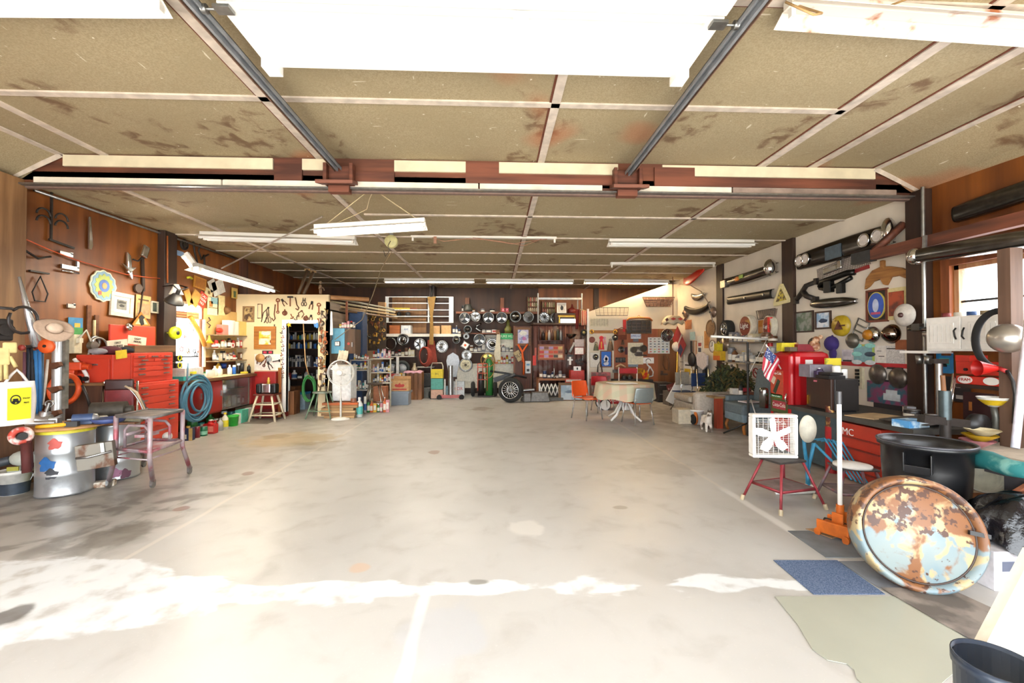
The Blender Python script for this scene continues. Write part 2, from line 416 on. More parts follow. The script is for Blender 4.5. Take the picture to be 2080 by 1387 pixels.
yp = wp('R',1862,600).y
S('wall_right',G().bb(XR-.02,XR,yp,YB,0,ZC),PLAST)   # painted plaster lining behind the posts
S('wall_left',G().bb(XL,XL+.015,wp('L',395,600).y+.25,YP,1.3,2.25),mt('#d0ab6a',.7,0,.15,5))
S('wall_back',G().bb(XL-.1,XR+.1,YB,YB+.12,0,3.9),PLYD)
S('wall_back',G().bb(onY(YB,1093,600).x,XR,YB-.02,YB,2.0,onY(YB,1200,586).z),PLY)
S('wall_back',G().bb(onY(YB,1205,600).x,onY(YB,1215,600).x,YB-.1,YB,0,ZC),DKWOOD)
# tool room partition with its doorway, and side wall
px0,px1 = wp('P',493,700).x,wp('P',667,700).x; d0,d1 = wp('P',582,700).x,wp('P',646,700).x
pz = wp('P',580,598).z; dz = wp('P',600,657).z
PART = mt('#d6c39c',.75,0,.08,3)
S('wall_partition',G().bb(XL,d0,YP,YP+.08,0,pz).bb(d1,px1,YP,YP+.08,0,pz).bb(d0,d1,YP,YP+.08,dz,pz),PART)
S('wall_partition',G().bb(px1-.06,px1,YP,YB,0,pz-.15),wood('#9a8468','#6c553f',1.5,1))
S('door_1',G().m(WHITE).bb(d0-.09,d0,YP-.02,YP+.1,0,dz+.08).bb(d0,d1,YP-.02,YP+.1,dz,dz+.08).m(mt('#7a2a20')).bb(d0-.095,d0+.005,YP-.025,YP+.1,0,.1))
S('ceiling_toolroom',G().bb(XL,px1,YP+.08,YB,2.3,2.33),DKWOOD)
# white slanted-top wall at the back right, with lower plywood panel
w0,w1 = wp('S',1196,700).x,XR
z0,z1 = wp('S',1196,633).z,wp('S',1358,577).z; xk = wp('S',1358,577).x
S('wall_back_right',G().pr([(w0,0),(w1,0),(w1,z1),(xk,z1),(w0,z0)],YW,YW+.06),mt('#ddd2bc',.8,0,.06,3))
p0,p1 = wp('S',1247,700).x,wp('S',1381,668)
S('wall_back_right',G().m(wood('#a5603c','#8a4a2e',1.2,2)).bb(p0,wp('S',1336,700).x,YW-.012,YW,.35,p1.z).m(wood('#8c5a33','#6a4022',1.2,2)).bb(wp('S',1336,700).x,XR-.02,YW-.01,YW,.2,p1.z))
a = wp('S',1193,605)
S('trim_60',G().bb(w0-.05,w0,YW-.05,YW+.02,0,z0+.08),WHITE)
# timber posts
def post(n,W,u0,u1,z1=ZC,th=.14,mat=DKWOOD,z0=0):
    a = wp(W,u0,650).y; b = wp(W,u1,650).y; x = XL if W == 'L' else XR; s = 1 if W == 'L' else -1
    return S('trim_%d' % n,G().bb(x,x+s*th,a,b,z0,z1),mat,bev=.006)
post(61,'R',1460,1473,th=.06); post(62,'R',1597,1620,th=.08); post(63,'R',1859,1897,th=.12)
post(64,'L',318,344,th=.12); post(65,'L',484,494,th=.1,mat=wood('#5d3520','#3a2015',2,2))
post(66,'L',-60,26,th=.14,mat=wood('#96704a','#6b4a2c',2,2))
# steel conduit up the right post and knee brace with steel shoe
c = wp('R',1903,600); S('trim_67',G().cyl((XR-.16,c.y,0),(XR-.16,c.y,ZC),.02),STEEL)
# windows
def window(nm,W,r,mx,mz,fm):
    x = XL-.06 if W == 'L' else XR+.06; y0,y1,z0,z1 = r; t = .05
    g = G().bb(x-.04,x+.04,y0,y0+t,z0,z1).bb(x-.04,x+.04,y1-t,y1,z0,z1).bb(x-.04,x+.04,y0,y1,z0,z0+t).bb(x-.04,x+.04,y0,y1,z1-t,z1)
    for m in mx: g.bb(x-.02,x+.02,m-.03,m+.03,z0,z1)
    o = S(nm,g,fm)
    g = G()
    for z in mz: g.bb(x-.015,x+.015,y0,y1,z-.012,z+.012)
    S('muntin',g,DARK,o); S('window_glass',G().bb(x-.004,x+.004,y0+t,y1-t,z0+t,z1-t),mt('#f4f8fa',.05,0,0,alpha=.12),o)
    return o
window('window_1','L',LWIN,[],[LWIN[2]+.45],WHITE)
window('window_2','R',RWIN,[(RWIN[0]+RWIN[1])/2+.1],[(RWIN[2]+RWIN[3])/2+.05],wood('#b8906a','#8a5a38',3,2))
# casing round the right window
y0,y1,z0,z1 = RWIN
S('trim_70',G().bb(XR-.04,XR,y1,y1+.1,z0-.1,z1+.1).bb(XR-.04,XR,y0,y1,z1,z1+.09).bb(XR-.06,XR,y0,y1,z0-.06,z0),wood('#8a4a22','#5c2d14',3,2))
yy = onX(4.66,2048,600).y; S('trim_71',G().bb(4.62,4.74,yy-.05,yy+.05,0,onX(4.66,2048,505).z),wood('#6a5040','#453125',2,2))
PL['R'] = (XR-.021,'x',-pi/2); PL['S'] = (YW-.013,'y',0); PL['L'] = (XL+.016,'x',pi/2)   # hang things on the linings

# ================================================================ builders shared below
def zz(p,u,v): return onY(p.y,u,v).z
def WT(name,label,cat,W,u0,v0,u1,v1,off=.0,group=None,tilt=0):
    c,r,w_,h_ = bx(W,u0,v0,u1,v1,off)
    o = T(name,label,cat,c,r,group,rot=(0,0,r))
    if tilt: o.rotation_euler = (Euler((0,0,r)).to_matrix() @ Euler((0,tilt,0)).to_matrix()).to_euler()
    return o,w_,h_
def PT(t,name,g,mat=None,label=None,**k):
    o = g.build(name,mat,t,**k)
    if label: o['label'] = label
    return o
def picture(name,label,cat,W,u0,v0,u1,v1,fr,fw,art,group=None,tilt=0,dep=.03,off=.0,mount=None,blobs=()):
    t,w_,h_ = WT(name,label,cat,W,u0,v0,u1,v1,off,group,tilt)
    y = -dep
    PT(t,'frame',G().bb(-w_/2,w_/2,y,0,h_/2-fw,h_/2).bb(-w_/2,w_/2,y,0,-h_/2,-h_/2+fw).bb(-w_/2,-w_/2+fw,y,0,-h_/2+fw,h_/2-fw).bb(w_/2-fw,w_/2,y,0,-h_/2+fw,h_/2-fw),fr,bev=.004)
    g = G().m(mount or art).bb(-w_/2+fw,w_/2-fw,y*.4,0,-h_/2+fw,h_/2-fw)
    iw,ih = w_/2-fw,h_/2-fw
    if mount: g.m(art).bb(-iw*.62,iw*.62,y*.4-.003,0,-ih*.62,ih*.62); iw *= .62; ih *= .62
    for (bxx,bz,bw,bh,mm) in blobs:
        g.m(mm).pr([(bxx*iw+bw*iw*cos(a*pi/6)*(1+.15*sin(a*2.3)),bz*ih+bh*ih*sin(a*pi/6)*(1+.15*cos(a*1.7))) for a in range(12)],y*.4-.006,y*.4)
    PT(t,'picture',g)
    return t
def flat(name,label,cat,W,u0,v0,u1,v1,mat,th=.008,tilt=0,off=0,group=None,text=None,tm=BLACK,ts=.5,marks=(),border=None):
    """a flat sheet or plate on a wall with optional lettering and coloured marks"""
    t,w_,h_ = WT(name,label,cat,W,u0,v0,u1,v1,off,group,tilt)
    g = G()
    if border: g.m(border).bb(-w_/2,w_/2,-th*.8,0,-h_/2,h_/2).m(mat).bb(-w_/2*.9,w_/2*.9,-th,0,-h_/2+w_*.05,h_/2-w_*.05)
    else: g.m(mat).bb(-w_/2,w_/2,-th,0,-h_/2,h_/2)
    for (x,z,a,b,mm) in marks: g.m(mm).bb((x-a/2)*w_,(x+a/2)*w_,-th-.003,0,(z-b/2)*h_,(z+b/2)*h_)
    PT(t,'sheet',g)
    if text:
        n = len(text)
        for i,s in enumerate(text):
            txt(s,t,tm,0,h_*ts*(.5-(i+.5)/n) if n > 1 else 0,h_*ts/n*.95,-th-.004,sx=min(1,w_*1.5/(h_*ts/n*max(1,len(s))*.62)))
    return t
def capmat(h): return mt(h,.4,0,.05)
def bottle(name,label,loc,r,h,body,cap='#e8e8e4',lab=None,group=None,kind='bottle',cat=None,rz=0,parts=True,neck=.35):
    t = T(name,label,cat or kind,loc,rz,group)
    bm = mt(body,.3,0,.08)
    if kind == 'can':
        PT(t,'body',G().lathe([(0,0),(r,0),(r,h*.96),(r*.96,h),(0,h)],n=14),bm)
        if parts: PT(t,'lid',G().lathe([(0,h),(r*.9,h),(r*.95,h+.006),(0,h+.006)],n=14),STEEL)
    elif kind == 'spray':
        PT(t,'body',G().lathe([(0,0),(r,0),(r,h*.78),(r*.5,h*.86),(0,h*.86)],n=12),bm)
        if parts: PT(t,'cap',G().lathe([(r*.8,h*.78),(r*.8,h),(0,h)],n=12),capmat(cap))
    elif kind == 'jug':
        PT(t,'body',G().box(0,0,h*.36,r*2,r*1.2,h*.72).lathe([(r*.62,h*.72),(r*.28,h*.9),(r*.28,h*.95)],n=12),bm,bev=r*.18)
        if parts:
            PT(t,'cap',G().cyl((0,0,h*.93),(0,0,h),r*.32),capmat(cap))
            PT(t,'handle',G().tube([(r*.3,0,h*.86),(r*.85,0,h*.9),(r*.92,0,h*.7)],r*.13),bm)
    else:
        PT(t,'body',G().lathe([(0,0),(r,0),(r,h*(1-neck)),(r*.35,h*(1-neck*.45)),(r*.35,h*.93),(0,h*.93)],n=12),bm)
        if parts: PT(t,'cap',G().cyl((0,0,h*.9),(0,0,h),r*.42,n=10),capmat(cap))
    if lab and parts: PT(t,'paper_label',G().lathe([(r*1.02,h*.15),(r*1.02,h*.55)],n=14) if kind != 'jug' else G().bb(-r*.8,r*.8,-r*.62,-r*.58,h*.15,h*.55),mt(lab,.6))
    return t
def carton(name,label,cat,x,y,z,a,b,c,mat,rz=0,flaps=False,text=None,tm=None,group=None,lid=None,ts=.3):
    t = T(name,label,cat,(x,y,z),rz,group)
    PT(t,'body',G().bb(-a/2,a/2,-b/2,b/2,0,c),mat,bev=.004)
    if flaps: PT(t,'flap',G().box(0,-b/2-.02,c+.01,a*.98,.005,b*.3,rx=.9),mat); PT(t,'flap',G().box(0,b/2,c+b*.1,a*.98,.005,b*.3,rx=-.3),mat)
    if lid: PT(t,'lid',G().bb(-a/2-.01,a/2+.01,-b/2-.01,b/2+.01,c-.02,c+.03),lid,bev=.01)
    if text: txt(text,t,tm or BLACK,0,c*.5,c*ts,-b/2-.003,sx=min(1,a*1.4/(c*ts*len(text)*.62)))
    return t
def nail(t,x,z,d): PT(t,'hanging_nail',G().cyl((x,-.01,z),(x,d,z),.006,n=6),STEEL)
# ================================================================ CEILING: door, tracks, fluorescent fittings
DW = mt('#f2f0ea',.45,0,.03,3)
dl_,dr_ = onZ(3.6,552,138),onZ(3.6,1388,158)
yd = (dl_.y+dr_.y)/2; xa,xb = -1.69,1.46
t = T('garage_door','white overhead sectional garage door raised flat between the two steel tracks','garage door',(0,0,3.6))
for i in range(5):
    y1 = yd-.02-i*.62; y0 = y1-.6
    g = G().bb(xa,xb,y0,y1,.02,.05)
    g.bb(xa,xb,y1-.08,y1,-.01,.03).bb(xa,xb,y0,y0+.05,-.005,.03)
    for x in (xa+.05,(xa+xb)/2+.28,xb-.05): g.bb(x-.05,x+.05,y0,y1,-.008,.03)
    o = PT(t,'door_section',g,DW)
    for x,s in ((xa+.02,-1),(xb-.02,1)):
        PT(o,'roller',G().m(STEEL).cyl((x,y0+.04,-.02),(x+s*.12,y0+.04,-.02),.008).cyl((x+s*.1,y0+.04,-.02),(x+s*.13,y0+.04,-.02),.028).box(x,y0+.04,-.02,.1,.07,.02))
PT(t,'bottom_bracket',G().bb(xa-.0,xa+.1,yd-.12,yd,-.07,-.005),DW); PT(t,'bottom_bracket',G().bb(xb-.1,xb,yd-.12,yd,-.07,-.005),DW)
TRK = mt('#8f9296',.5,.3,.25,8); rwd = wood('#7a4632','#4c281c',3,0)
for side,(u,x2) in (('left',(692,xa-.13)),('right',(1284,xb+.13))):
    t = T('door_track','galvanised steel door track on the %s side of the raised door' % side,'track',(x2,0,3.56))
    s = 1 if side == 'left' else -1
    PT(t,'rail',G().bb(-.035,.035,-1.1,YS-.12,.03,.036).bb(-.035,-.029,-1.1,YS-.12,0,.036).bb(.029,.035,-1.1,YS-.12,0,.036).bb(-.012*s-.008,-.012*s+.008,-1.1,YS-.12,-.012,.03),TRK)
    PT(t,'angle_iron',G().bb(-s*.05,-s*.044,-1.1,YS-.1,-.01,.07).bb(-s*.05,-s*.1,-1.1,YS-.1,.065,.07),mt('#8a6a58',.6,.4,.3,9))
    t = T('track_bracket','redwood bracket blocks holding the %s track at the header' % side,'bracket',(x2,YS-.05,3.4))
    PT(t,'shelf_block',G().box(0,-.12,0,.42,.2,.04,rx=.25).box(0,-.02,-.05,.24,.1,.08),rwd,bev=.005)
    PT(t,'upright_block',G().bb(-.17,-.13,-.1,0,0,.24).bb(.13,.17,-.1,0,0,.24).bb(-.15,.15,-.02,.0,.0,.24),rwd,bev=.004)
LIT = mt('#fff6e6',.3,0,0,em=60); LITW = mt('#ffdca8',.3,0,0,em=45); TUBE = mt('#f3f2ee',.2,0,.02); FIXW = mt('#e4e0d8',.45,0,.06,4)
def fixture(label,p,q,wd=.16,tubes=2,lit=None,refl=True,dz=.06,group=None,name='fluorescent_light',body=None,drop=0):
    p,q = Vector(p),Vector(q); d = q-p; Ln = d.length; mid = (p+q)/2
    t = T(name,label,'light fixture',mid,group=group)
    t.rotation_euler = (0,-atan2(d.z,hypot(d.x,d.y)),atan2(d.y,d.x))
    PT(t,'housing',G().bb(-Ln/2,Ln/2,-.04,.04,0,dz),body or FIXW,bev=.004)
    if refl:
        PT(t,'reflector',G().add([(sx*Ln/2,sy*a,z) for sx in (-1,1) for sy,a,z in ((-1,wd,-.045),(-1,.05,.004),(1,.05,.004),(1,wd,-.045))],
           [(0,1,5,4),(1,2,6,5),(2,3,7,6)]),body or FIXW,solid=.004)
    ys = [0] if tubes == 1 else [-.055,.055]
    for y in ys[:tubes]:
        o = PT(t,'tube',G().cyl((-Ln/2+.04,y,-.035),(Ln/2-.04,y,-.035),.019,n=12),lit or TUBE)
        for s in (-1,1): PT(o,'end_pin',G().box(s*(Ln/2-.025),y,-.03,.03,.04,.06),FIXW)
    if tubes == 0:
        for s in (-1,1): PT(t,'lamp_holder',G().box(s*(Ln/2-.03),0,-.03,.03,.03,.06),FIXW)
    return t
def P3(z,u,v): return onZ(z,u,v)
p = onY(5.3,640,467); q = onY(5.3,864,453)
t = fixture('white fluorescent light hanging from cords just behind the header',p,q,lit=mt('#fff6e6',.3,em=14))
for k,e in enumerate((p+Vector((.12,0,.06)),q+Vector((-.12,0,.06)))):
    one('suspension_wire','thin cord holding the %s end of the hanging light' % ('left','right')[k],'cord',G().tube([onZ(ZC,755,382),e],.006),mt('#b8a582',.8))
one('suspension_wire','loose pull cord looping beside the hanging light','cord',G().tube([onZ(ZC,762,380)+Vector((0,0,0)),onY(5.3,750,405),onY(5.3,745,425),onY(5.3,725,435),p+Vector((.2,0,.06))],.004),mt('#b8a582',.8))
fixture('white twin fluorescent fitting in front left, partly behind the hanging one',onY(7.0,408,478),onY(7.0,722,488),lit=None)
t = fixture('bare white strip fitting with loose wires under the ceiling',onY(7.5,835,482),onY(7.5,1130,486),refl=False,tubes=0)
PT(t,'wire',G().tube([(-.9,-.03,-.01),(-.7,-.03,-.07),(-.3,-.03,-.02),(.0,-.03,-.03),(.5,-.03,-.1),(.9,-.03,-.03),(1.1,-.03,-.01)],.006).tube([(-.2,-.04,0),(.3,-.04,-.06),(.7,-.04,-.13),(1.0,-.04,-.01)],.005).box(-.85,-.03,-.05,.05,.03,.12),mt('#a87a62',.7),'brown loose wires')
fixture('white double fluorescent fitting with wide reflector before the right wall',onY(7.5,1237,492),onY(7.5,1530,494))
fixture('long bare white strip fitting near the back right wall',onY(9.6,1240,538),onY(9.6,1452,537),refl=False,tubes=0)
fixture('lit fluorescent light at the back, leftmost of the row of three',onY(12.1,781,570),onY(12.1,963,570),tubes=1,lit=LIT,wd=.12)
fixture('fluorescent light at the back, middle of the row of three',onY(12.1,987,571),onY(12.1,1165,572),tubes=1,wd=.12,lit=mt('#fff6e6',.3,em=8))  # glow added to brighten the back; this middle lamp itself is off
fixture('warm glowing fluorescent light, rightmost of the back row of three',onY(12.1,1187,572),onY(12.1,1358,573),tubes=1,lit=LITW,wd=.12)
fixture('brightly lit twin fluorescent light over the left workbench',onX(-4.4,397,542),onX(-4.4,552,588),lit=mt('#fff3dc',.3,em=42),body=mt('#b9b4aa',.4,.3))
fixture('short lit tube angled up behind the bench light',onX(-4.75,375,516),onX(-4.6,398,547),tubes=1,wd=.08,lit=LIT,refl=False)
t = fixture('large white fluorescent fitting at the top left under the front ceiling',onZ(ZF-.09,-260,-14),onZ(ZF-.09,318,-10),wd=.13,lit=mt('#ffffff',.3,em=2.5))
t = fixture('rusty white reflector fitting with dangling wires at the top right',onZ(ZF-.09,1600,16),onZ(ZF-.09,2220,62),wd=.13,tubes=0,body=mt('#e2d9cc',.5,0,0,5,h2='#a4623c',thr=.64))
PT(t,'rating_sticker',G().m(BLACK).bb(.62,.98,-.13,-.05,-.052,-.048).m(mt('#c9a028')).bb(.7,.92,-.115,-.07,-.055,-.05),None,'black and yellow sticker')
PT(t,'wire',G().tube([(-1.05,-.02,0),(-.98,-.12,-.12),(-1.1,-.2,-.2),(-1.2,-.1,-.05)],.007).tube([(-.5,-.1,-.02),(-.3,-.35,-.05),(-.05,-.5,-.02),(.05,-.62,-.1),(.0,-.66,-.2),(.1,-.5,-.1),(.35,-.5,-.02)],.006),mt('#b39060',.7),'tan dangling wires')
p = onY(7.3,795,491)
t = T('cord_reel','cream round cord reel hanging from the ceiling','cord reel',p)
PT(t,'drum',G().lathe([(0,-.05),(.1,-.05),(.11,-.03),(.11,.03),(.1,.05),(0,.05)],ax='y'),mt('#cfc890',.5)); PT(t,'hook',G().box(0,0,.16,.06,.03,.12).box(-.2,0,.3,.1,.05,.03),STEEL)
PT(t,'cord',G().tube([(0,-.06,0),(-.04,-.07,-.08),(-.02,-.06,-.17),(-.1,0,-.25),(-.13,0,-.15)],.006),mt('#4a4238'))
one('hanging_flex','thin brown cord dangling from the cord reel down to the blue cabinet','cord',G().tube([p+Vector((0,0,-.18)),onY(8.2,775,545),onY(8.6,757,600),onY(9,735,650),onY(9.2,700,675),onY(9.25,680,690)],.008),mt('#7a6a50'))
one('spare_rod','thin pipe slung from the ceiling toward the bench light','pipe',G().tube([onZ(ZC-.02,655,440),onX(-4.45,450,545)],.012),mt('#9a8c80'))
one('steel_conduit','thin steel conduit running along the top of the left wall','conduit',G().tube([(XL+.04,YS+.2,ZC-.05),(XL+.04,YP,ZC-.05)],.02),STEEL)

# ================================================================ LEFT SIDE
# -- on the orange plywood wall
def rodthing(name,label,cat,W,pts,r,mat,off=.03,group=None,extra=None):
    n = {'L': Vector((1,0,0)),'R': Vector((-1,0,0))}.get(W,Vector((0,-1,0)))
    P = [wp(W,*p)+n*off for p in pts]
    o = one(name,label,cat,G().tube([q-P[0] for q in P],r),mat,loc=P[0],group=group)
    return o
one('extension_cable','orange extension cord sagging across the left wall','cord',G().tube([wp('L',u,v)+Vector((.03,0,0)) for u,v in ((45,485),(95,507),(150,528),(200,543),(250,557),(300,564),(330,566))],.008),mt('#c2532a'))
t,w_,h_ = WT('steel_scroll_hook','dark iron hanger with curled hooks high on the left wall','hook','L',80,393,124,490)
PT(t,'stem',G().bb(-.01,.01,-.02,0,-.28,.34).box(.13,-.015,-.3,.32,.02,.025,ry=.12),IRON)
for z in (0,-.09):
    PT(t,'scroll',G().ring(-.11,-.03,z,.08,.011,'y',16,a0=0,a1=pi).ring(.11,-.03,z,.08,.011,'y',16,a0=0,a1=pi),IRON)
t,w_,h_ = WT('chrome_trim_spear','slim chrome spear-shaped car trim alone on the left wall','car trim','L',173,440,186,506)
PT(t,'spear',G().pr([(-.012,h_/2),(.012,h_/2),(.05,-h_/2+.06),(.03,-h_/2),(-.01,-h_/2)],-.025,0),CHROME,bev=.006)
rodthing('bent_iron_rod','bent dark iron rod below the orange cord start','rod','L',[(45,508),(72,525),(98,521)],.012,IRON)
for i,(a,b,lb) in enumerate((((122,513),(145,523),'small steel bracket above the orange cord'),((126,540),(158,546),'flat steel angle bracket just under the orange cord'),((138,620),(150,617),'small knob fixing low on the left wall'))):
    p,q = wp('L',*a),wp('L',*b)
    one('steel_bracket',lb,'bracket',G().bb(-.02,(q-p).length,-.02,0,-.03,.02).bb((q-p).length-.03,(q-p).length,-.02,0,0,.1 if i == 1 else .03),STEEL,p,pi/2)
rodthing('chrome_trim_strip','short chrome strip with a round end on the left wall','car trim','L',[(121,549),(155,555)],.014,CHROME)
t,w_,h_ = WT('wire_loop_tool','dark wire loop hanger faint against the plywood','wire tool','L',60,548,96,615)
PT(t,'loop',G().tube([(0,-.02,h_*.3),(-.09,-.02,-h_*.2),(-.06,-.02,-h_*.45),(.06,-.02,-h_*.45),(.09,-.02,-h_*.2)],.008,close=True),IRON); PT(t,'crossbar',G().bb(-.12,.1,-.03,0,h_*.4,h_*.45),IRON)
t,w_,h_ = WT('scalloped_wall_plaque','blue and green oval plaque with a cream scalloped edge','plaque','L',181,549,234,612)
def oval(a,b,sc=0,n=48): return [(a*cos(2*pi*i/n)*(1+sc*cos(i*2*pi/n*12)),b*sin(2*pi*i/n)*(1+sc*cos(i*2*pi/n*12))) for i in range(n)]
PT(t,'rim',G().pr(oval(w_/2,h_/2,.04),-.015,0),mt('#d9d3b0')); PT(t,'face',G().m(mt('#6f93a6')).pr(oval(w_*.45,h_*.46,.04),-.02,0).m(mt('#9aa84a')).pr(oval(w_*.34,h_*.36,.1),-.023,0).m(mt('#2b5aa5')).pr(oval(w_*.2,h_*.2),-.026,0).m(mt('#c98a4a')).pr(oval(w_*.09,h_*.1),-.029,0).m(mt('#c8452e')).bb(-w_*.22,-w_*.1,-.026,0,-h_*.3,-h_*.18))
t,w_,h_ = WT('chrome_star_emblem','chrome winged hood emblem on the left wall beside the pillar','emblem','L',243,512,272,568)
PT(t,'blade',G().pr([(-.03,h_/2),(.03,h_/2-.05),(.07,-h_/2+.04),(.05,-h_/2),(-.02,-.1)],-.04,0),CHROME,bev=.01); PT(t,'wing',G().pr([(-w_/2,.02),(-.02,-.02),(w_/2,0),(.02,-.1),(-w_*.2,-.06)],-.05,-.01),CHROME,bev=.01)
t,w_,h_ = WT('side_mirror','small chrome car mirror on a curved arm','mirror','L',268,502,290,530)
PT(t,'head',G().box(w_*.25,-.07,.05,.12,.05,.2,ry=.3),CHROME,bev=.02); PT(t,'arm',G().tube([(-w_/2,-.01,-.1),(-.05,-.05,-.12),(w_*.2,-.06,-.02)],.012),IRON)
t,w_,h_ = WT('leather_strap','dark leather strap with a round pad hanging by the pillar','strap','L',272,520,298,645)
PT(t,'strap',G().box(.03,-.012,.2,.05,.02,h_*.55,ry=-.05).box(0,-.012,-.25,.02,.02,h_*.5,ry=.15),mt('#2e1d14')); PT(t,'pad',G().cyl((-.06,-.03,-.03),(-.06,0,-.03),.07),mt('#4b3a30'))
picture('framed_photo','black and white picture in a whitewashed wood frame on the left wall','picture','L',222,595,268,643,mt('#c9bda6'),.06,mt('#77766f',.7,0,.6,9),tilt=.05,mount=mt('#d8d5ca'),blobs=((0,.5,.8,.25,BLACK),(0,-.2,.5,.3,BLACK)))
flat('printed_card','buff printed card pinned behind the leather strap','card','L',275,600,305,646,mt('#b99a62'),tilt=.03,marks=((0,.3,.7,.06,mt('#5a3f28')),(0,-.1,.8,.5,mt('#a88a68',.7,0,.4,12))))
picture('small_framed_picture','tiny framed picture tucked against the dark pillar','picture','L',304,612,319,636,mt('#b8b09a'),.025,mt('#2e3a30'))
t,w_,h_ = WT('warning_triangle','orange bordered triangular sign with a black figure above the tool chest','sign','L',259,633,298,663,off=.05)
PT(t,'border',G().pr([(-w_/2,-h_/2),(w_/2,-h_/2+.02),(0,h_/2)],-.01,0),mt('#c96a1c')); PT(t,'face',G().m(mt('#d8bb8a')).pr([(-w_*.32,-h_*.36),(w_*.34,-h_*.34),(0,h_*.28)],-.014,0).m(BLACK).pr([(-.04,-.05),(.0,-.1),(.05,-.08),(.03,0),(.06,.03),(0,.07),(-.05,.03)],-.018,0))
flat('landscape_print','small blue green and yellow landscape print behind the hat','picture','L',138,645,167,679,mt('#2f7fb0'),marks=((0,-.3,1,.4,mt('#3f8f4a')),(.1,.05,.4,.25,mt('#d2a83a'))))
for i,(u0,v0,u1,v1,lb) in enumerate(((175,620,184,675,'rusty flat iron bar hanging left of the two'),(190,640,200,700,'rusty flat iron bar hanging right of the two'))):
    t,w_,h_ = WT('iron_bar',lb,'bar','L',u0,v0,u1,v1,group=None); PT(t,'bar',G().bb(-.03,.03,-.015,0,-h_/2,h_/2),RUST)
t,w_,h_ = WT('mixing_paddle','pale wooden stick ending in a round ring on the left wall','tool','L',180,650,194,702,off=.02)
PT(t,'stick',G().bb(-.012,.012,-.02,0,-.1,h_/2),mt('#cbb68c')); PT(t,'ring',G().ring(0,-.02,-h_*.35,.07,.018),STEEL)
t,w_,h_ = WT('air_regulator','small gauge regulator with grey looped hose on the wall','regulator','L',170,690,192,720,off=.04)
PT(t,'hose',G().ring(.05,-.04,0,.13,.012),mt('#9a948c')); PT(t,'gauge',G().cyl((-.05,-.08,.02),(-.05,-.02,.02),.06).cyl((-.05,-.06,-.1),(-.05,-.06,.1),.02),STEEL)
t,w_,h_ = WT('electric_outlet_box','cream outlet box with plugs and a white cord loop','outlet','L',136,690,166,730,off=.0)
PT(t,'box',G().bb(-.09,.02,-.08,0,-.05,.2),mt('#cfc6a8'),bev=.006); PT(t,'plug',G().box(-.04,-.1,.12,.05,.05,.06).box(.12,-.05,-.16,.14,.05,.1),mt('#d8d2bb')); PT(t,'cord',G().tube([(-.04,-.1,.15),(.05,-.1,.26),(.15,-.08,.1),(.12,-.06,-.12)],.012),mt('#c8c2b4'))
# -- pole with hat, straps, bag: hung off the nearest timber post
xh = -4.75
one('silver_trim_pole','long tapering silver trim pole leaning before the wood post','pole',G().tube([wp((-4.85,),39,562),wp((-4.8,),56,630),wp((-4.7,),76,705)],.012,r2=.045,n=10),mt('#c9cdd2',.25,.8,.05))
one('black_hose_loop','black air hose looped on the wood post','hose',G().tube([wp((xh,),0,625),wp((xh,),25,627)]+[wp((xh,),47+30*cos(a),650+27*sin(a)) for a in [(-2.3+i*.4) for i in range(16)]],.014),mt('#2b2422',.5))
t = T('straw_hat','tan wide brimmed sun hat hung on top of the duct','hat',wp((-4.5,),110,668))
t.rotation_euler = (1.15,.25,1.0); t.scale = (.66,)*3
def brim(u,v):
    a = 2*pi*u; r = .08+.12*v; return (r*cos(a)*1.15,r*sin(a)*.95,.035*sin(2*a+.6)*v*v-.02*v)
PT(t,'brim',G().grid(brim,32,5),mt('#b39a86',.8,0,.1,30),solid=.006)
PT(t,'crown',G().lathe([(.088,-.01),(.085,.04),(.075,.075),(.045,.09),(0,.088)],n=28,sx=1.1,sy=.95),mt('#c4ae9a',.8,0,.08,30))
PT(t,'hat_band',G().lathe([(.091,.0),(.089,.025)],n=28,sx=1.1,sy=.95),mt('#8f7763')); PT(t,'chin_cord',G().tube([(-.1,0,0),(-.13,-.02,-.03),(-.12,-.03,-.08)],.006),DARK)
dp = fl(115,905); dp = Vector((-4.95,5.35,0))
za,zb = wp((-4.8,),118,830).z,wp((-4.8,),118,690).z
t = T('sheet_metal_duct','upright galvanised duct tube with rusty clamps under the hat','duct',wp((-4.8,),118,830))
PT(t,'tube',G().cyl((0,0,-za),(0,0,zb-za),.055,n=24),mt('#b5b7b6',.35,.7,.2,9))
PT(t,'seam_channel',G().bb(.055,.09,-.02,.02,0,zb-za),mt('#8f8e86',.5,.6,.3))
for k in range(3): PT(t,'clamp',G().pr([(-.03,.02),(.09,.04),(.11,0),(.03,-.04)],-.1,-.06).tfpush(Matrix.Translation((0,0,0)),lambda: None),RUST,loc=(0,0,zb-za-.28-k*.26))
t = T('hose_nozzle','orange round tape reel hooked below the hat brim','reel',wp((-4.6,),95,703))
PT(t,'reel',G().lathe([(0,-.02),(.07,-.02),(.075,0),(.07,.02),(0,.02)],ax='y'),mt('#d8541a')); PT(t,'hub',G().cyl((0,-.03,0),(0,.02,0),.015),DARK)
STR = [(50,715,46,840,'#5a3440'),(57,705,55,842,'#1c2430'),(63,705,66,846,'#20242c'),(71,712,74,848,'#2a6ea8'),(79,705,80,835,'#2d6fae'),(86,715,84,830,'#3f5f78'),(97,730,86,822,'#c9c2b8'),(66,730,70,850,'#191c22'),(60,735,72,850,'#15181c')]
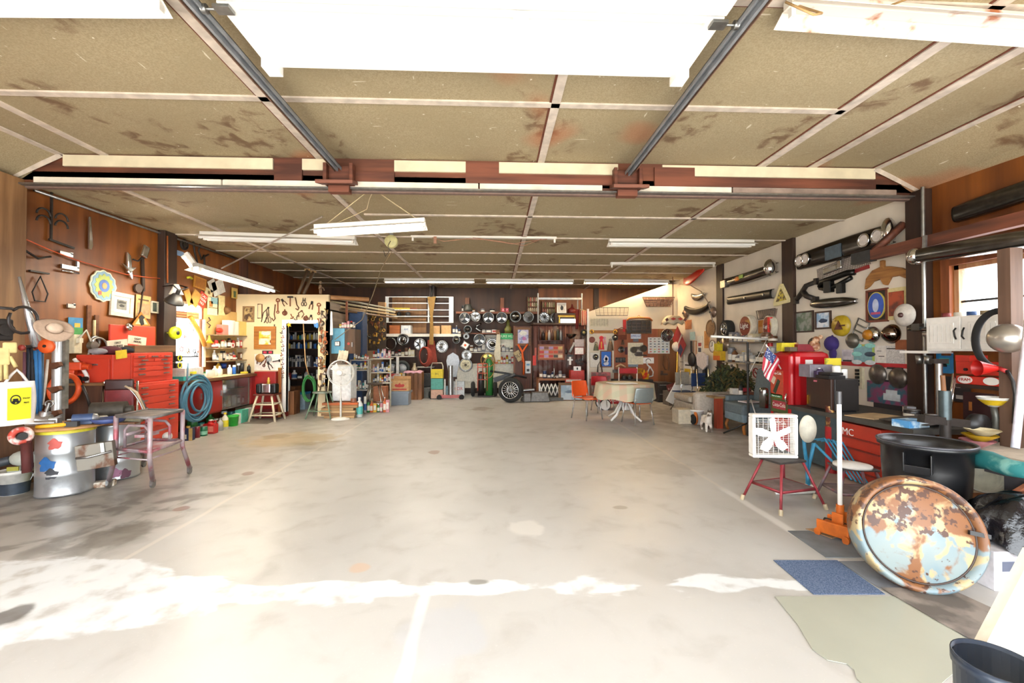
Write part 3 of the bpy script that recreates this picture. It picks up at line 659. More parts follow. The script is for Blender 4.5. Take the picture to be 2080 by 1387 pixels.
for i,(a,b,c,d,hx) in enumerate(STR):
    nm = {'#2a6ea8': 'bright blue','#2d6fae': 'mid blue','#3f5f78': 'slate blue','#5a3440': 'maroon','#c9c2b8': 'pale grey','#1c2430': 'navy','#20242c': 'charcoal','#191c22': 'black','#15181c': 'black slanting'}[hx]
    one('tie_strap','%s strap in the bunch hanging between the bag and the duct' % nm,'strap',G().tube([wp((-4.72,),a,b),wp((-4.7,),(a+c)/2+1,(b+d)/2),wp((-4.68,),c,d)],.012 if i not in (3,4) else .018),mt(hx,.7),group='straps on the left post')
one('strap_hanger','wooden crosspiece hanger with red tips above the straps','hanger',G().m(IRON).tube([wp((-4.72,),44,705),wp((-4.72,),80,703)],.018).m(mt('#8a2f25')).tube([wp((-4.7,),42,706),wp((-4.7,),47,706)],.03).tube([wp((-4.7,),74,704),wp((-4.7,),82,704)],.03))
bp_ = wp((-4.5,),33,815)
t = T('shopping_bag','white and yellow plastic tractor-shop bag hanging by the left edge','bag',bp_,1.15); t.scale = (.8,.8,1)
bw,bt,bb_ = .20,wp((-4.5,),33,775).z-bp_.z,wp((-4.5,),33,862).z-bp_.z
def bag(u,v):
    a = 2*pi*u; ww = .15+.02*sin(v*3); return (ww*cos(a)*(1+.03*sin(9*a)),.055*sin(a)*(1-.5*v),bb_+(bt-bb_)*v)
PT(t,'sack',G().m(mt('#ded9d6',.4,0,.05)).grid(bag,32,8).add([bag(i/32,0) for i in range(32)],[tuple(range(32))]))
PT(t,'handles',G().tube([(-.1,0,bt-.02),(-.04,0,bt+.07),(0,0,bt+.11),(.04,0,bt+.07),(.1,0,bt-.02)],.014),mt('#dcd8d6',.4))
PT(t,'printed_panel',G().bb(-.09,.1,-.067,-.05,bb_+.05,bt-.06),mt('#d8cf1d',.5)); PT(t,'tractor_logo',G().m(BLACK).ring(-.03,-.072,.02,.04,.005).bb(-.05,-.01,-.074,-.068,0,.03).cyl((-.045,-.074,0),(-.045,-.068,0),.014).cyl((-.012,-.074,0),(-.012,-.068,0),.012))
txt('tractor',t,BLACK,.06,.03,.03,-.07,sx=.7); txt('supply',t,BLACK,.06,-.01,.025,-.07,sx=.7)
t = T('work_glove','pair of yellow work gloves hanging above the bag','gloves',wp((-4.5,),3,735))
t.rotation_euler.z = 1.1
PT(t,'palm',G().box(0,0,.05,.1,.035,.16).box(.05,0,.13,.09,.03,.1),mt('#cdbb80',.8),bev=.012); PT(t,'fingers',G().tube([(-.04,0,-.02),(-.045,0,-.14)],.016).tube([(-.01,0,-.02),(-.01,0,-.17)],.017).tube([(.025,0,-.02),(.03,0,-.16)],.016).tube([(.05,0,.05),(.09,0,-.05)],.015),mt('#cdbb80',.8))
one('dark_water_pump','dark pump casting bolted to the wood post above the gloves','pump',G().box(0,0,0,.14,.1,.22).cyl((0,-.1,0),(0,.1,0),.06),IRON,wp((-4.9,),3,670),1.2,bev=.02)
t = T('red_tape_reel','red and white reel of tape hung under the bag','reel',wp((-4.5,),43,885)); t.rotation_euler.z = 1.0
PT(t,'tape',G().ring(0,0,0,.06,.028,'y'),mt('#b54030',.6,0,0,14,h2='#d8c8c0')); PT(t,'hub',G().cyl((0,-.05,0),(0,.05,0),.035),DARK)
one('hanging_chain_bundle','dark bundle of straps hanging under the tape reel','straps',G().tube([wp((-4.45,),52,900),wp((-4.4,),55,960)],.035).tube([wp((-4.45,),60,895),wp((-4.42,),62,950)],.02),mt('#4a1a16',.8))
one('leaning_plywood_sheet','old brown plywood sheet leaning by the post behind the bucket','plywood',G().box(0,0,.4,.6,.02,.8,rx=-.1),wood('#6d4c34','#4a3020',3,2),(-5.2,4.8,0),1.35)
# -- drums
def drum(label,u,vb,vt,r,paint,lid=False,rz=0,nm='steel_drum'):
    f = fl(u,vb); d = (f-Vector((0,0,0))).normalized(); c = f+Vector((d.x,d.y,0))*r; c.z = 0
    h = onY(c.y-.0,u,vt).z
    t = T(nm,label,'drum',c,rz)
    pr = [(0,.01),(r*.96,.01),(r,.0),(r,.02),(r*.985,.03)]
    for k in (1/3,2/3): pr += [(r*.985,h*k-.02),(r*1.02,h*k),(r*.985,h*k+.02)]
    pr += [(r*.985,h-.03),(r*1.01,h-.015),(r*1.0,h),(r*.95,h-.005),(0,h-.015)]
    PT(t,'shell',G().lathe(pr,n=40),mt('#b4b8ba',.32,.75,0,3,h2='#8e8f90',thr=.6))
    for hx,a0,z0,rr in paint:
        P = []
        g = G().m(mt(hx,.5,0,.3,9))
        n = 9; V = []
        for i in range(16):
            a = a0+rr*cos(i*pi/8)*1.0*(1+.3*sin(i*2.1))/r; z = z0*h+rr*1.1*sin(i*pi/8)*(1+.25*cos(i*1.3)); V.append((r*.995*sin(a)*1.002,-r*.995*cos(a)*1.002,z))
        V.append((r*1.0*sin(a0),-r*1.0*cos(a0),z0*h)); g.add([(x*1.008,y*1.008,z) for x,y,z in V],[(i,(i+1) % 16,16) for i in range(16)],True)
        PT(t,'paint_patch',g)
    return t,c,h
va = -atan2(-4.6,4.2)
d1,c1,h1 = drum('silver steel drum nearest the door with red and blue paint patches',133,1009,868,.225,(('#b0473c',.4,.8,.05),('#2f6cae',.12,.5,.065),('#2e3036',.3,.36,.05)),rz=.0)
d2,c2,h2_ = drum('silver steel drum standing behind the tray cart',235,977,858,.215,(('#8a5a72',.7,.14,.05),('#5a3a48',1.1,.1,.05)))
PT(d1,'yellow_rim',G().lathe([(.229,h1-.035),(.233,h1+.004),(.2,h1+.006)],n=40),mt('#cfc437',.5),'yellow painted rim band')
one('round_plywood_top','round plywood board lying on the nearest drum','board',G().lathe([(0,0),(.32,0),(.32,.02),(0,.02)],n=36,sx=1.1),wood('#b98b5c','#8a6038',3,0),(c1.x-.04,c1.y+.02,h1+.006))
one('plywood_offcut','dirty plywood board on top of the rear drum','board',G().box(0,0,.012,.52,.44,.024),wood('#7d5334','#4d321f',3,0),(c2.x,c2.y,h2_+.002),.3)
zt = h1+.03
t = T('bench_grinder_motor','small blue electric motor lying on the round plywood top','motor',(c1.x+.16,c1.y+.02,zt+.055),.5); t.scale = (.72,)*3
PT(t,'motor_body',G().cyl((-.12,0,0),(.1,0,0),.075,n=22).box(0,0,-.05,.2,.14,.04),mt('#35496e',.45),bev=.004); PT(t,'end_bell',G().lathe([(.07,.1),(.06,.14),(.02,.16),(0,.16)],ax='x'),mt('#8f8f93',.4,.6)); PT(t,'shaft',G().cyl((-.18,0,0),(-.1,0,0),.015),STEEL)
t = T('blue_oil_pan','shallow blue tray behind the motor on the drum top','tray',(c1.x+.34,c1.y+.1,zt),.3)
PT(t,'pan',G().lathe([(0,.005),(.12,.005),(.15,.05),(.145,.05),(.115,.012),(0,.012)]),mt('#3c4a7c'))
t = T('carburetor','silver carburetor lying at the left of the drum top','engine part',(c1.x-.12,c1.y-.12,zt),.4)
PT(t,'body',G().cyl((-.08,0,.08),(.06,0,.06),.06).cyl((0,0,0),(.02,0,.15),.045).box(.08,0,.05,.1,.1,.07).cyl((-.1,-.04,.05),(.12,-.05,.04),.03),mt('#b9b9b8',.3,.8,.2),bev=.004); PT(t,'stem',G().cyl((.02,.0,.12),(.05,.0,.24),.018).ring(.05,0,.23,.03,.008),STEEL)
t = T('caulking_gun','yellow handled tool lying on the drum top before the motor','tool',(c1.x+.05,c1.y-.22,zt),.3)
PT(t,'handle',G().tube([(-.1,0,.02),(0,0,.025),(.12,.02,.03)],.02),mt('#d9a51c')); PT(t,'head',G().box(.16,.03,.03,.1,.05,.05),DARK)
one('white_plastic_cap','white plastic lid on the drum top under the duct','lid',G().lathe([(0,0),(.06,0),(.06,.03),(.05,.04),(0,.04)]),WHITE,(c1.x+.08,c1.y+.3,zt+.0))
t = T('iron_grinder','dark cast iron grinder with crank on the rear drum','grinder',(c2.x-.05,c2.y-.05,h2_+.027),.4)
PT(t,'body',G().cyl((-.14,0,.12),(.16,0,.12),.1).box(0,0,.04,.3,.16,.08).cyl((.16,0,.12),(.22,0,.12),.05),mt('#4a443c',.6,.4,.3),bev=.01); PT(t,'crank',G().tube([(-.15,0,.14),(-.18,-.02,.3),(-.22,-.02,.42)],.014),IRON)
one('oily_rag_roll','stained rag lying along the rear drum top','rag',G().tube([(-.15,0,.03),(0,.03,.035),(.17,.01,.03)],.035),mt('#8f8a74',.9,0,.3),(c2.x+.2,c2.y-.15,h2_+.027),.2)
# metal box leaning between drums
p = fl(195,965)
t = T('rusty_metal_box','dented grey rusty metal box with a latch bar wedged against the drums','metal box',onY(c1.y-.28,199,955),0)
t.location = onY(c1.y-.22,199,950); t.rotation_euler = (0,-.1,.35); t.scale = (.72,.72,.95)
W2 = .2; RM = mt('#7f7a70',.6,.4,0,7,h2='#5f4230',thr=.56)
PT(t,'box',G().bb(-.2,.2,-.05,.05,0,.26),RM,bev=.006); PT(t,'latch_bar',G().tube([(-.19,-.07,.14),(-.05,-.08,.135),(.19,-.07,.16)],.012).bb(.08,.12,-.075,-.045,.15,.26),STEEL)
one('worn_wood_block','chipped white painted wood block on the floor by the first drum','wood block',G().box(0,0,.03,.34,.1,.06),mt('#c9c0b0',.8,0,0,12,h2='#7d5a40',thr=.6),fl(192,990),.45,bev=.01)
# bucket group bottom left
p = fl(28,1008); 
def bucket(name,label,c,r,h,m1,m2=None,hand=True,rz=0,cat='bucket',tilt=0):
    t = T(name,label,cat,c,rz)
    if tilt: t.rotation_euler.x = tilt
    PT(t,'pail',G().lathe([(0,.0),(r*.84,0),(r,h),(r*1.04,h),(r*1.04,h-.03),(r*.99,h-.03),(r*.96,h-.01),(r*.8,.012),(0,.012)],n=30),m1)
    if m2: PT(t,'stain_band',G().lathe([(r*.852,h*.02),(r*.925,h*.5)],n=30),m2)
    if hand: PT(t,'bail_handle',G().ring(0,-.02,h-.05,r*1.05,.005,'y',20,a0=pi,a1=2*pi,R2=h*.55).tfpush(Matrix(),lambda: None),STEEL)
    return t
c = p+Vector((-.1,.1,0)); c.z = 0
bucket('paint_bucket','white plastic bucket smeared black at the far left',c,.125,.24,mt('#c9c7bf',.5),mt('#2e3742',.5,0,.6,9),rz=.6)
t = T('grey_vacuum_wand','grey power tool with black barrel resting in the bucket','power tool',(c.x-.02,c.y,.27),.3)
PT(t,'barrel',G().cyl((-.24,-.05,.02),(-.02,0,.07),.045),mt('#33383e')); PT(t,'housing',G().ell(.08,.0,.08,.11,.07,.08).box(.06,-.08,-.01,.1,.03,.05),mt('#a3a69b'),None); PT(t,'trigger',G().box(.06,-.1,-.0,.09,.02,.04),mt('#8f8a2a'))
bottle('tall_clear_jug','clear plastic jug behind the bucket beside the first drum',(c.x+.12,c.y+.32,0),.075,.4,'#b8bfbc',kind='jug')
one('yellow_soap_box','bright yellow small box on the floor between bucket and drum','box',G().box(0,0,.1,.09,.06,.2),mt('#d8d01c'),(c.x+.19,c.y+.1,0),.3)
# -- tray cart
PK = mt('#a8989c',.5,.3,0,5,h2='#a2555f',thr=.56); 
f1,f2,f3,f4 = fl(221,990),fl(310,990),fl(385,962),fl(292,948)
cx = (f1+f2+f3+f4)/4; t = T('tray_cart','pink and grey steel tray cart on casters before the red chest','cart',(cx.x,cx.y,0))
zt = onY(f2.y,300,840).z; tops = [onZ(zt,236,845),onZ(zt,305,849),onZ(zt,371,833),onZ(zt,300,832)]
A = [Vector((q.x-cx.x,q.y-cx.y,0)) for q in tops]
Z = lambda q,z: (q.x,q.y,z)
g = G().add([Z(q,zt) for q in A]+[Z(q,zt-.012) for q in A],[(3,2,1,0),(4,5,6,7)]+[(i,i+4,(i+1) % 4+4,(i+1) % 4) for i in range(4)])
for i in range(4): g.tube([Z(A[i],zt),Z(A[(i+1) % 4],zt)],.02,n=4)
PT(t,'top_tray',g,mt('#7f7a78',.6,.4,.4,6),'dark worn top tray')
F4 = [q-Vector((cx.x,cx.y,0)) for q in (f1,f2,f3,f4)]
for i in range(4):
    a,f = A[i],F4[i]; out = (f-a)*.0
    mid = a.lerp(f,.15)
    o = PT(t,'leg',G().tube([Z(a,zt),Z(a,zt*.5),Z(mid,.34),(f.x,f.y,.07)],.022,n=6),PK)
    PT(o,'caster',G().cyl((f.x-.012,f.y,.03),(f.x+.012,f.y,.03),.03).box(f.x,f.y,.06,.03,.05,.04),STEEL)
zs = zt*.56
PT(t,'shelf',G().add([Z(q*1.0,zs) for q in A]+[Z(q,zs-.01) for q in A],[(3,2,1,0),(4,5,6,7)]+[(i,i+4,(i+1) % 4+4,(i+1) % 4) for i in range(4)]).tube([Z(q,zs+.01) for q in A],.016,4,True),PK)
PT(t,'brace',G().tube([Z(A[0].lerp(F4[0],.1),.36),Z(A[1].lerp(F4[1],.1),.36)],.008).tube([Z(A[1],.38),Z(A[2],.36)],.008).tube([Z(A[0],.38),Z(A[3],.36)],.008),PK)
g = G(); ex = A[1]-A[0]; ey = A[3]-A[0]
def Q(i,j,z): q = A[0]+ex*i+ey*j; return (q.x,q.y,z)
for j in (.12,.8): g.tube([Q(.15,j,zs+.012),Q(.15,j,zs+.2),Q(.28,j,zs+.25),Q(.75,j,zs+.25),Q(.88,j,zs+.2),Q(.88,j,zs+.06)],.014)
g.tube([Q(.2,.12,zs+.15),Q(.2,.8,zs+.15)],.018).tube([Q(.8,.12,zs+.17),Q(.8,.8,zs+.17)],.01).box(*Q(.5,.45,zs+.13),.1,.2,.03)
one('folding_luggage_frame','pinkish tube frame lying on the tray cart shelf','tube frame',g,PK,(cx.x,cx.y,0))
t = T('white_fan_nozzle','white round plastic nozzle at the right end of the cart shelf','nozzle',onY(f3.y-.05,340,886)); PT(t,'cap',G().ell(0,0,0,.05,.05,.05),mt('#d9d3cb'))
# -- red tool chest
def chest(name,label,x0,x1,y0,y1,z0,z1,rows,mat,handle=STEEL,front='x',cols=1,casters=False,group=None):
    """box whose drawers face +x (front='x') or -y"""
    t = T(name,label,'tool chest',((x0+x1)/2,(y0+y1)/2,z0)); a,b,c = (x1-x0)/2,(y1-y0)/2,z1-z0
    PT(t,'cabinet',G().bb(-a,a,-b,b,0,c),mat,bev=.008)
    z = c-.03
    for hgt,n in rows:
        for k in range(n):
            if front == 'x':
                ya,yb = -b+.02+(2*b-.04)*k/n+.006,-b+.02+(2*b-.04)*(k+1)/n-.006
                o = PT(t,'drawer',G().bb(a,a+.014,ya,yb,z-hgt+.006,z-.006),mat,bev=.003)
                for q in (ya+(yb-ya)*.18,yb-(yb-ya)*.18) if n == 1 else ((ya+yb)/2,): PT(o,'handle',G().bb(a+.014,a+.03,q-.05,q+.05,z-hgt*.5-.008,z-hgt*.5+.008),handle)
            else:
                ya,yb = -a+.02+(2*a-.04)*k/n+.004,-a+.02+(2*a-.04)*(k+1)/n-.004
                o = PT(t,'drawer',G().bb(ya,yb,-b-.012,-b,z-hgt+.005,z-.005),mat,bev=.003)
                PT(o,'handle',G().bb((ya+yb)/2-(yb-ya)*.2,(ya+yb)/2+(yb-ya)*.2,-b-.028,-b-.012,z-hgt*.5-.006,z-hgt*.5+.006),handle)
        z -= hgt
    if casters:
        for s in (-1,1):
            for q in (-1,1): PT(t,'caster',G().cyl((s*a*.8-.02,q*b*.8,-.06),(s*a*.8+.02,q*b*.8,-.06),.045).box(s*a*.8,q*b*.8,-.02,.05,.06,.05),RUBBER)
    return t
REDC = mt('#c23a26',.4,0,.08,3)
XT = -4.9
ya,yb = wp((XT,),267,750).y,wp((XT,),351,750).y
zt1,zm,zb1 = wp((XT,),310,716).z,wp((XT,),310,775).z,.11
chest('top_tool_chest','red top tool chest with many slim drawers on the roller cabinet',XT-.42,XT,ya,yb,zm+.004,zt1,((.05,3),(.05,2),(.06,1),(.07,1),(.08,1)),REDC)
chest('roller_cabinet','red roller tool cabinet on casters under the top chest',XT-.5,XT+.05,ya-.03,yb+.06,zb1,zm,((.08,1),(.09,1),(.1,1),(.1,1),(.1,1),(.14,1)),REDC,casters=True)
t = chest('side_tool_locker','red narrow side locker left of the top tool chest',XT-.46,XT,ya-.28,ya-.01,zm-.02,zt1-.02,(),REDC)
PT(t,'locker_door',G().bb(-.2,.2,-.155,-.142,.05,zt1-zm-.05),REDC,bev=.003); PT(t,'latch',G().bb(-.06,.06,-.17,-.155,.28,.3),STEEL)
for q,lb in ((.2,'lower'),): pass
p = wp('L',250,690)
t = T('open_chest_lid','large red chest lid standing open against the wall','lid',Vector((XL+.12,(ya+yb)/2-.1,zt1)))
la,lb_,lz = wp('L',204,690).y,wp('L',298,690).y,wp('L',250,661).z-zt1
PT(t,'lid_panel',G().bb(0,.03,la-t.location.y,lb_-t.location.y,0,lz),REDC,bev=.006); PT(t,'chrome_knob',G().lathe([(0,.07),(.05,.06),(.06,.03),(.03,0)],ax='x',o=(.03,la-t.location.y+.27,lz-.03)),CHROME,'chrome round cap')
for (u0,v0,u1,v1,s,ti,lb2) in ((217,690,258,709,('FIRST','THINGS'),.1,'hand lettered white arrow sign leaning left on the chest'),(259,683,296,700,('EIGHT','HOURS'),-.1,'hand lettered white card leaning right on the chest')):
    flat('hand_lettered_sign',lb2,'sign',(XT-.2,),u0,v0,u1,v1,mt('#d9cdb8'),text=s,tm=mt('#3a2a24'),ts=.7,tilt=-ti)
one('brown_wood_tray','weathered wooden tray on top of the red chest','tray',G().bb(-.15,.15,-.38,.38,0,.1),wood('#7a5b3a','#553a22',3,1),((XT-.2),(ya+yb)/2+.12,zt1+.003),bev=.004)
flat('yellow_sticker','yellow sticker on the front corner of the side locker','sticker',(XT-.0,),234,711,256,728,mt('#d6b92a'),tilt=-.1,off=.005)
one('rag_pile','heap of dark and red rags on top of the side locker','rags',G().m(mt('#55202a',.9)).ell(0,0,.05,.12,.14,.06).m(mt('#2a2c34',.9)).ell(.05,.2,.05,.1,.12,.05).m(mt('#8f8d92',.9)).ell(-.02,-.14,.04,.1,.1,.04),None,(XT-.2,ya-.1,zt1-.015))
# chair by the chest
p = Vector((-4.4,5.5,0))
p = onZ(.0,250,935); p = Vector((-4.45,5.6,0))
p = onY(5.62,243,800); p.z = 0
t = T('red_vinyl_chair','old chair with red and black vinyl back behind the rear drum','chair',p,.35)
zt_,zm_ = onY(5.62,243,770).z,onY(5.62,243,840).z
PT(t,'backrest',G().m(mt('#7d2024',.35)).box(0,0,(zt_+zm_)/2-.05,.3,.05,zt_-zm_-.1).m(mt('#3a1a18',.4)).box(0,-.005,zt_-.07,.29,.06,.14),None,bev=.02)
PT(t,'seat',G().box(0,-.2,zm_-.02,.38,.38,.06),mt('#7d2024',.35),bev=.02)
PT(t,'frame',G().tube([(-.17,.02,0),(-.17,.02,zt_-.03)],.014).tube([(.17,.02,0),(.17,.02,zt_-.03)],.014),CHROME)
for sx in (-1,1): PT(t,'leg',G().tube([(sx*.17,-.36,0),(sx*.17,-.34,zm_-.05)],.013),CHROME)
p = onX(-4.45,282,812)
t = T('chrome_fender','chrome curved motorcycle fender standing before the roller cabinet','fender',p,.3)
PT(t,'shell',G().grid(lambda u,v: (-.02+.22*sin(u*1.5)-.1,.05*(v-.5)*2,.2*cos(u*2.0)-.02-.25*u),12,4),CHROME,solid=.01); PT(t,'edge',G().tube([(-.12,-.05,.18),(0,-.05,.1),(.09,-.05,-.15),(.1,-.05,-.3)],.012),mt('#bfa98c'))
# tools on the shelf behind drums
t = T('wooden_stool_box','brown wooden cabinet behind the drums below the drill','cabinet',(-5.2,5.75,0)); PT(t,'body',G().bb(-.3,.3,-.2,.2,0,1.02),wood('#5a3824','#3d2417',3,2),bev=.005); PT(t,'top_board',G().bb(-.33,.33,-.22,.22,1.02,1.05),wood('#8a6844','#6a4a2c',3,0))
t = T('orange_power_drill','orange and black power drill on the brown cabinet','drill',onY(5.6,150,757),.2)
t.location.z = 1.2; PT(t,'body',G().box(0,0,.06,.2,.09,.1).cyl((.1,0,.06),(.17,0,.05),.035).box(-.02,0,-.06,.07,.07,.16,ry=.15),mt('#d1451c',.4),bev=.012); PT(t,'battery',G().box(0,0,-.12,.14,.09,.06),DARK,bev=.006)
t = T('leaf_blower_guard','orange tool with a white curved guard beside the drill','power tool',onY(5.7,166,765),.1); t.location.z = 1.05
PT(t,'base',G().box(0,0,.06,.2,.12,.12),mt('#c23a1e'),bev=.02); PT(t,'guard',G().tube([(-.05,-.05,.3),(.04,-.05,.2),(.1,-.05,.08),(.1,-.05,.0)],.022),WHITE); PT(t,'knob',G().cyl((.02,-.1,.06),(.02,-.06,.06),.03).cyl((.1,-.1,.05),(.1,-.06,.05),.03),BLACK)
one('blue_tarp','dark blue folded tarp hanging behind the drill','tarp',G().grid(lambda u,v: (.3*(u-.5)+.02*sin(v*6),.02*sin(u*14),.4*(v-.5)),20,8),mt('#26395c',.8,0,.2),onX(-5.3,190,762),pi/2,solid=.01)
one('orange_traffic_ring','orange ring tool standing behind the duct','ring',G().ring(0,0,0,.17,.03,'x'),mt('#d8521f'),wp((-5.1,),132,790))
# -- wood post by window: hanging bits
rodthing('paint_stripe_rod','thin orange rod fixed on the dark pillar','rod',(XL+.13,),[(343,480),(343,575)],.012,mt('#a55a2a'))

# ================================================================ LEFT BENCH, PARTITION, BACK LEFT
USED = set()
def uniq(lb):
    if lb in USED: return None
    USED.add(lb); return lb
PAL = {'red': '#b02a20','blue': '#2a5fa8','white': '#dedbd2','black': '#1b1a1a','yellow': '#d0ac2a','green': '#2f7a3c','orange': '#c9611f','silver': '#a8a8a6','brown': '#6b452a','cream': '#cfc3a0','teal': '#2f8a88','navy': '#1e2f55','pink': '#c98a8f','grey': '#77767a'}
def fill(place,p,q,n,hs=(.1,.2),rs=(.025,.045),kinds=('can','bottle','jug','spray','box'),cols=None,group=None,parts=True,jit=.03):
    p,q = Vector(p),Vector(q); cols = cols or list(PAL); prev = None; d = q-p
    ang = atan2(d.y,d.x); nrm = Vector((-d.y,d.x,0)).normalized()
    KN = {'can': 'can','bottle': 'bottle','jug': 'jug','spray': 'spray can','box': 'carton','jar': 'jar'}
    maxr = d.length/n/2.1
    for i in range(n):
        for k in range(60):
            c = random.choice(cols); kd = random.choice(kinds); sz = random.choice(('tall','small','squat'))
            lb = '%s %s %s on %s' % (sz,c,KN[kd],place)
            if prev and (k > 12): lb += ', right of the %s' % prev
            if uniq(lb): break
        prev = '%s %s' % (c,KN[kd])
        r = min(maxr,random.uniform(*rs)); h = {'tall': hs[1],'small': hs[0],'squat': (hs[0]+hs[1])/2}[sz]*random.uniform(.93,1.05)
        if sz == 'squat': r = min(maxr,r*1.3)
        loc = p+d*((i+.5)/n)+nrm*random.uniform(-jit,jit)
        if kd == 'box':
            t = T('carton',lb,'carton',loc,ang,group); PT(t,'body',G().bb(-r,r,-r*.8,r*.8,0,h),mt(PAL[c]))
            if parts: PT(t,'paper_label',G().bb(-r*.75,r*.75,-r*.8-.003,-r*.8,h*.25,h*.8),mt('#ddd8cc' if c != 'white' else '#b5453a'))
        else: bottle({'spray': 'spray_can','jar': 'glass_jar'}.get(kd,kd),lb,loc,r,h,PAL[c],cap=random.choice(('#e8e8e4','#b02a20','#1b1a1a','#d0ac2a')),lab='#e2ddd0' if c != 'white' else '#3a62a0',kind=kd if kd != 'jar' else 'can',cat={'spray': 'spray can'}.get(kd,kd),group=group,rz=ang,parts=parts)
XC = -5.06; REDB = mt('#8e1c19',.35,0,.15,3)
def yL(u,X=XC): return onX(X,u,700).y
y0,y1,y2,y3 = yL(366),yL(451),yL(508),YP-.02
zb,zt = .31,.9
def basecab(label,ya,yb,doors=1,name='wall_cabinet'):
    t = T(name,label,'cabinet',((XL+XC)/2,(ya+yb)/2,zb)); b = (yb-ya)/2; a = (XC-XL)/2; c = zt-zb
    PT(t,'carcass',G().bb(-a,a,-b,b,0,c),REDB,bev=.004)
    for i in range(doors):
        p0 = -b+2*b*i/doors+.01; p1 = -b+2*b*(i+1)/doors-.01
        o = PT(t,'door',G().bb(a,a+.02,p0,p1,.03,c-.02),REDB,bev=.004); PT(o,'handle',G().bb(a+.02,a+.04,p1-.06,p1-.04,c*.5,c*.5+.1),STEEL)
    return t
basecab('long red cabinet under the bench behind the blue hose coil',y0,y1,2)
basecab('red cabinet under the bench nearest the storeroom partition',y2,y3,1)
t = T('display_case','open glass-fronted case set between the red bench cabinets','display case',((XL+XC)/2,(y1+y2)/2,zb)); b = (y2-y1)/2-.004; a = (XC-XL)/2; c = zt-zb
PT(t,'back_panel',G().bb(-a,-a+.02,-b,b,0,c).bb(-a,a,-b,b,0,.02).bb(-a,a,-b,b,c-.02,c),wood('#6a3c22','#44261a',3,1)); PT(t,'frame',G().bb(a-.02,a,-b,-b+.03,0,c).bb(a-.02,a,b-.03,b,0,c).bb(a-.02,a,-b,b,0,.03),mt('#8a7f74',.5,.4))
PT(t,'glass_door',G().bb(a-.008,a-.004,-b+.03,b-.03,.03,c-.02),GLASS)
bottle('white_paint_can','large white can inside the glass-fronted case',((XL+XC)/2+.1,(y1+y2)/2+.03,zt-.2),.09,.15,'#cfc8b8',kind='can',cat='can'); 
one('case_shelf_board','small wooden shelf board inside the glass-fronted case','shelf',G().bb(-.2,.2,-.35,.35,0,.015),wood('#8a5c34','#5f3c20',3,1),((XL+XC)/2,(y1+y2)/2,zt-.22))
fill('the floor of the glass-fronted case',((XL+XC)/2+.08,y1+.06,zb+.021),((XL+XC)/2+.08,y2-.06,zb+.021),6,(.12,.22),(.03,.06),cols=['silver','yellow','brown','white','orange','cream'])
xr_ = wp('P',572,700).x
t = T('corner_cabinet','red corner cabinet facing the room at the end of the bench','cabinet',((XC+xr_)/2,YP-.13,.2)); a = (xr_-XC)/2-.004
PT(t,'carcass',G().bb(-a,a,-.11,.11,0,zz(Vector((0,YP-.3,0)),556,755)-.2),REDB,bev=.005); PT(t,'base',G().bb(-a,a,-.1,.11,-.2,0),mt('#6a1a16'))
one('workbench_top','brown wooden worktop running over the red cabinets','worktop',G().bb(XL,XC+.06,y0,YP-.02,zt+.002,zt+.05),wood('#7a5230','#4d321e',3,1))
one('paper_sheet','cream sheet of card lying on the worktop edge','paper',G().bb(-.22,.2,-.5,.5,0,.008),mt('#d8c89a'),(XC-.14,y1+.3,zt+.052),.05)
one('yellow_tape_roll','yellow roll of tape on the worktop above the display case','tape',G().ring(0,0,.02,.05,.02,'z'),mt('#c9b52e'),(XC-.02,y1+.75,zt+.065))
WB = 'the left worktop'; zw = zt+.052
def on_bench(u,X=-5.22,dz=0): q = onX(X,u,700); q.z = zw+dz; return q
for (u,nm,lb,r,h,c,cap,kd,X) in ((428,'bottle','white tub with yellow sticker at the near end of the worktop',.07,.13,'#d8d4c8','#2f9a98','can',-5.2),(437,'bottle','white bottle, nearest of the two standing side by side on the worktop',.045,.2,'#e2ded4','#d8d4c8','bottle',-5.2),
      (447,'bottle','white bottle, further of the two standing side by side on the worktop',.045,.19,'#dfdacd','#c8c4b8','bottle',-5.2),(467,'squeeze_bottle','white squeeze bottle with a pale nozzle before the blue spray can',.04,.2,'#e0ddd6','#e8e8e4','bottle',-5.2),
      (476,'spray_can','bright blue spray can with a white cap on the worktop',.035,.19,'#2362b8','#e8e8e4','spray',-5.2),(485,'spray_can','black spray can with a pale cap beside the blue one',.037,.22,'#181718','#d8d8d4','spray',-5.2),
      (492,'spray_can','second black canister just behind the black spray can',.035,.21,'#201f22','#181718','spray',-5.35),(506,'bottle','black bottle with an orange cap at the far end of the worktop',.035,.19,'#171717','#c8602a','bottle',-5.2)):
    q = on_bench(u,X); bottle(nm,lb,q,r,h,c,cap,kind=kd,cat={'can': 'tub','spray': 'spray can'}.get(kd,'bottle'))
bottle('amber_glass_jar','yellow jar of grease standing behind the pair of white bottles',on_bench(444,-5.42),.05,.26,'#a8821f','#2a2422',kind='bottle',cat='jar')
one('red_funnel_cup','red plastic cup behind the black spray cans','cup',G().lathe([(0,0),(.05,0),(.075,.12),(.07,.12),(.045,.01),(0,.01)]),mt('#b3201c',.3),on_bench(470,-5.45))
one('blue_plastic_cup','dark blue plastic cup on the worktop against the wall','cup',G().lathe([(0,0),(.045,0),(.055,.1),(.05,.1),(.04,.01),(0,.01)]),mt('#26449a',.3),on_bench(455,-5.48,.12))
one('wood_riser_block','wooden riser block under the blue cup against the wall','block',G().box(0,0,.06,.12,.3,.118),wood('#7a5a3c','#553a26',3,1),on_bench(455,-5.49))
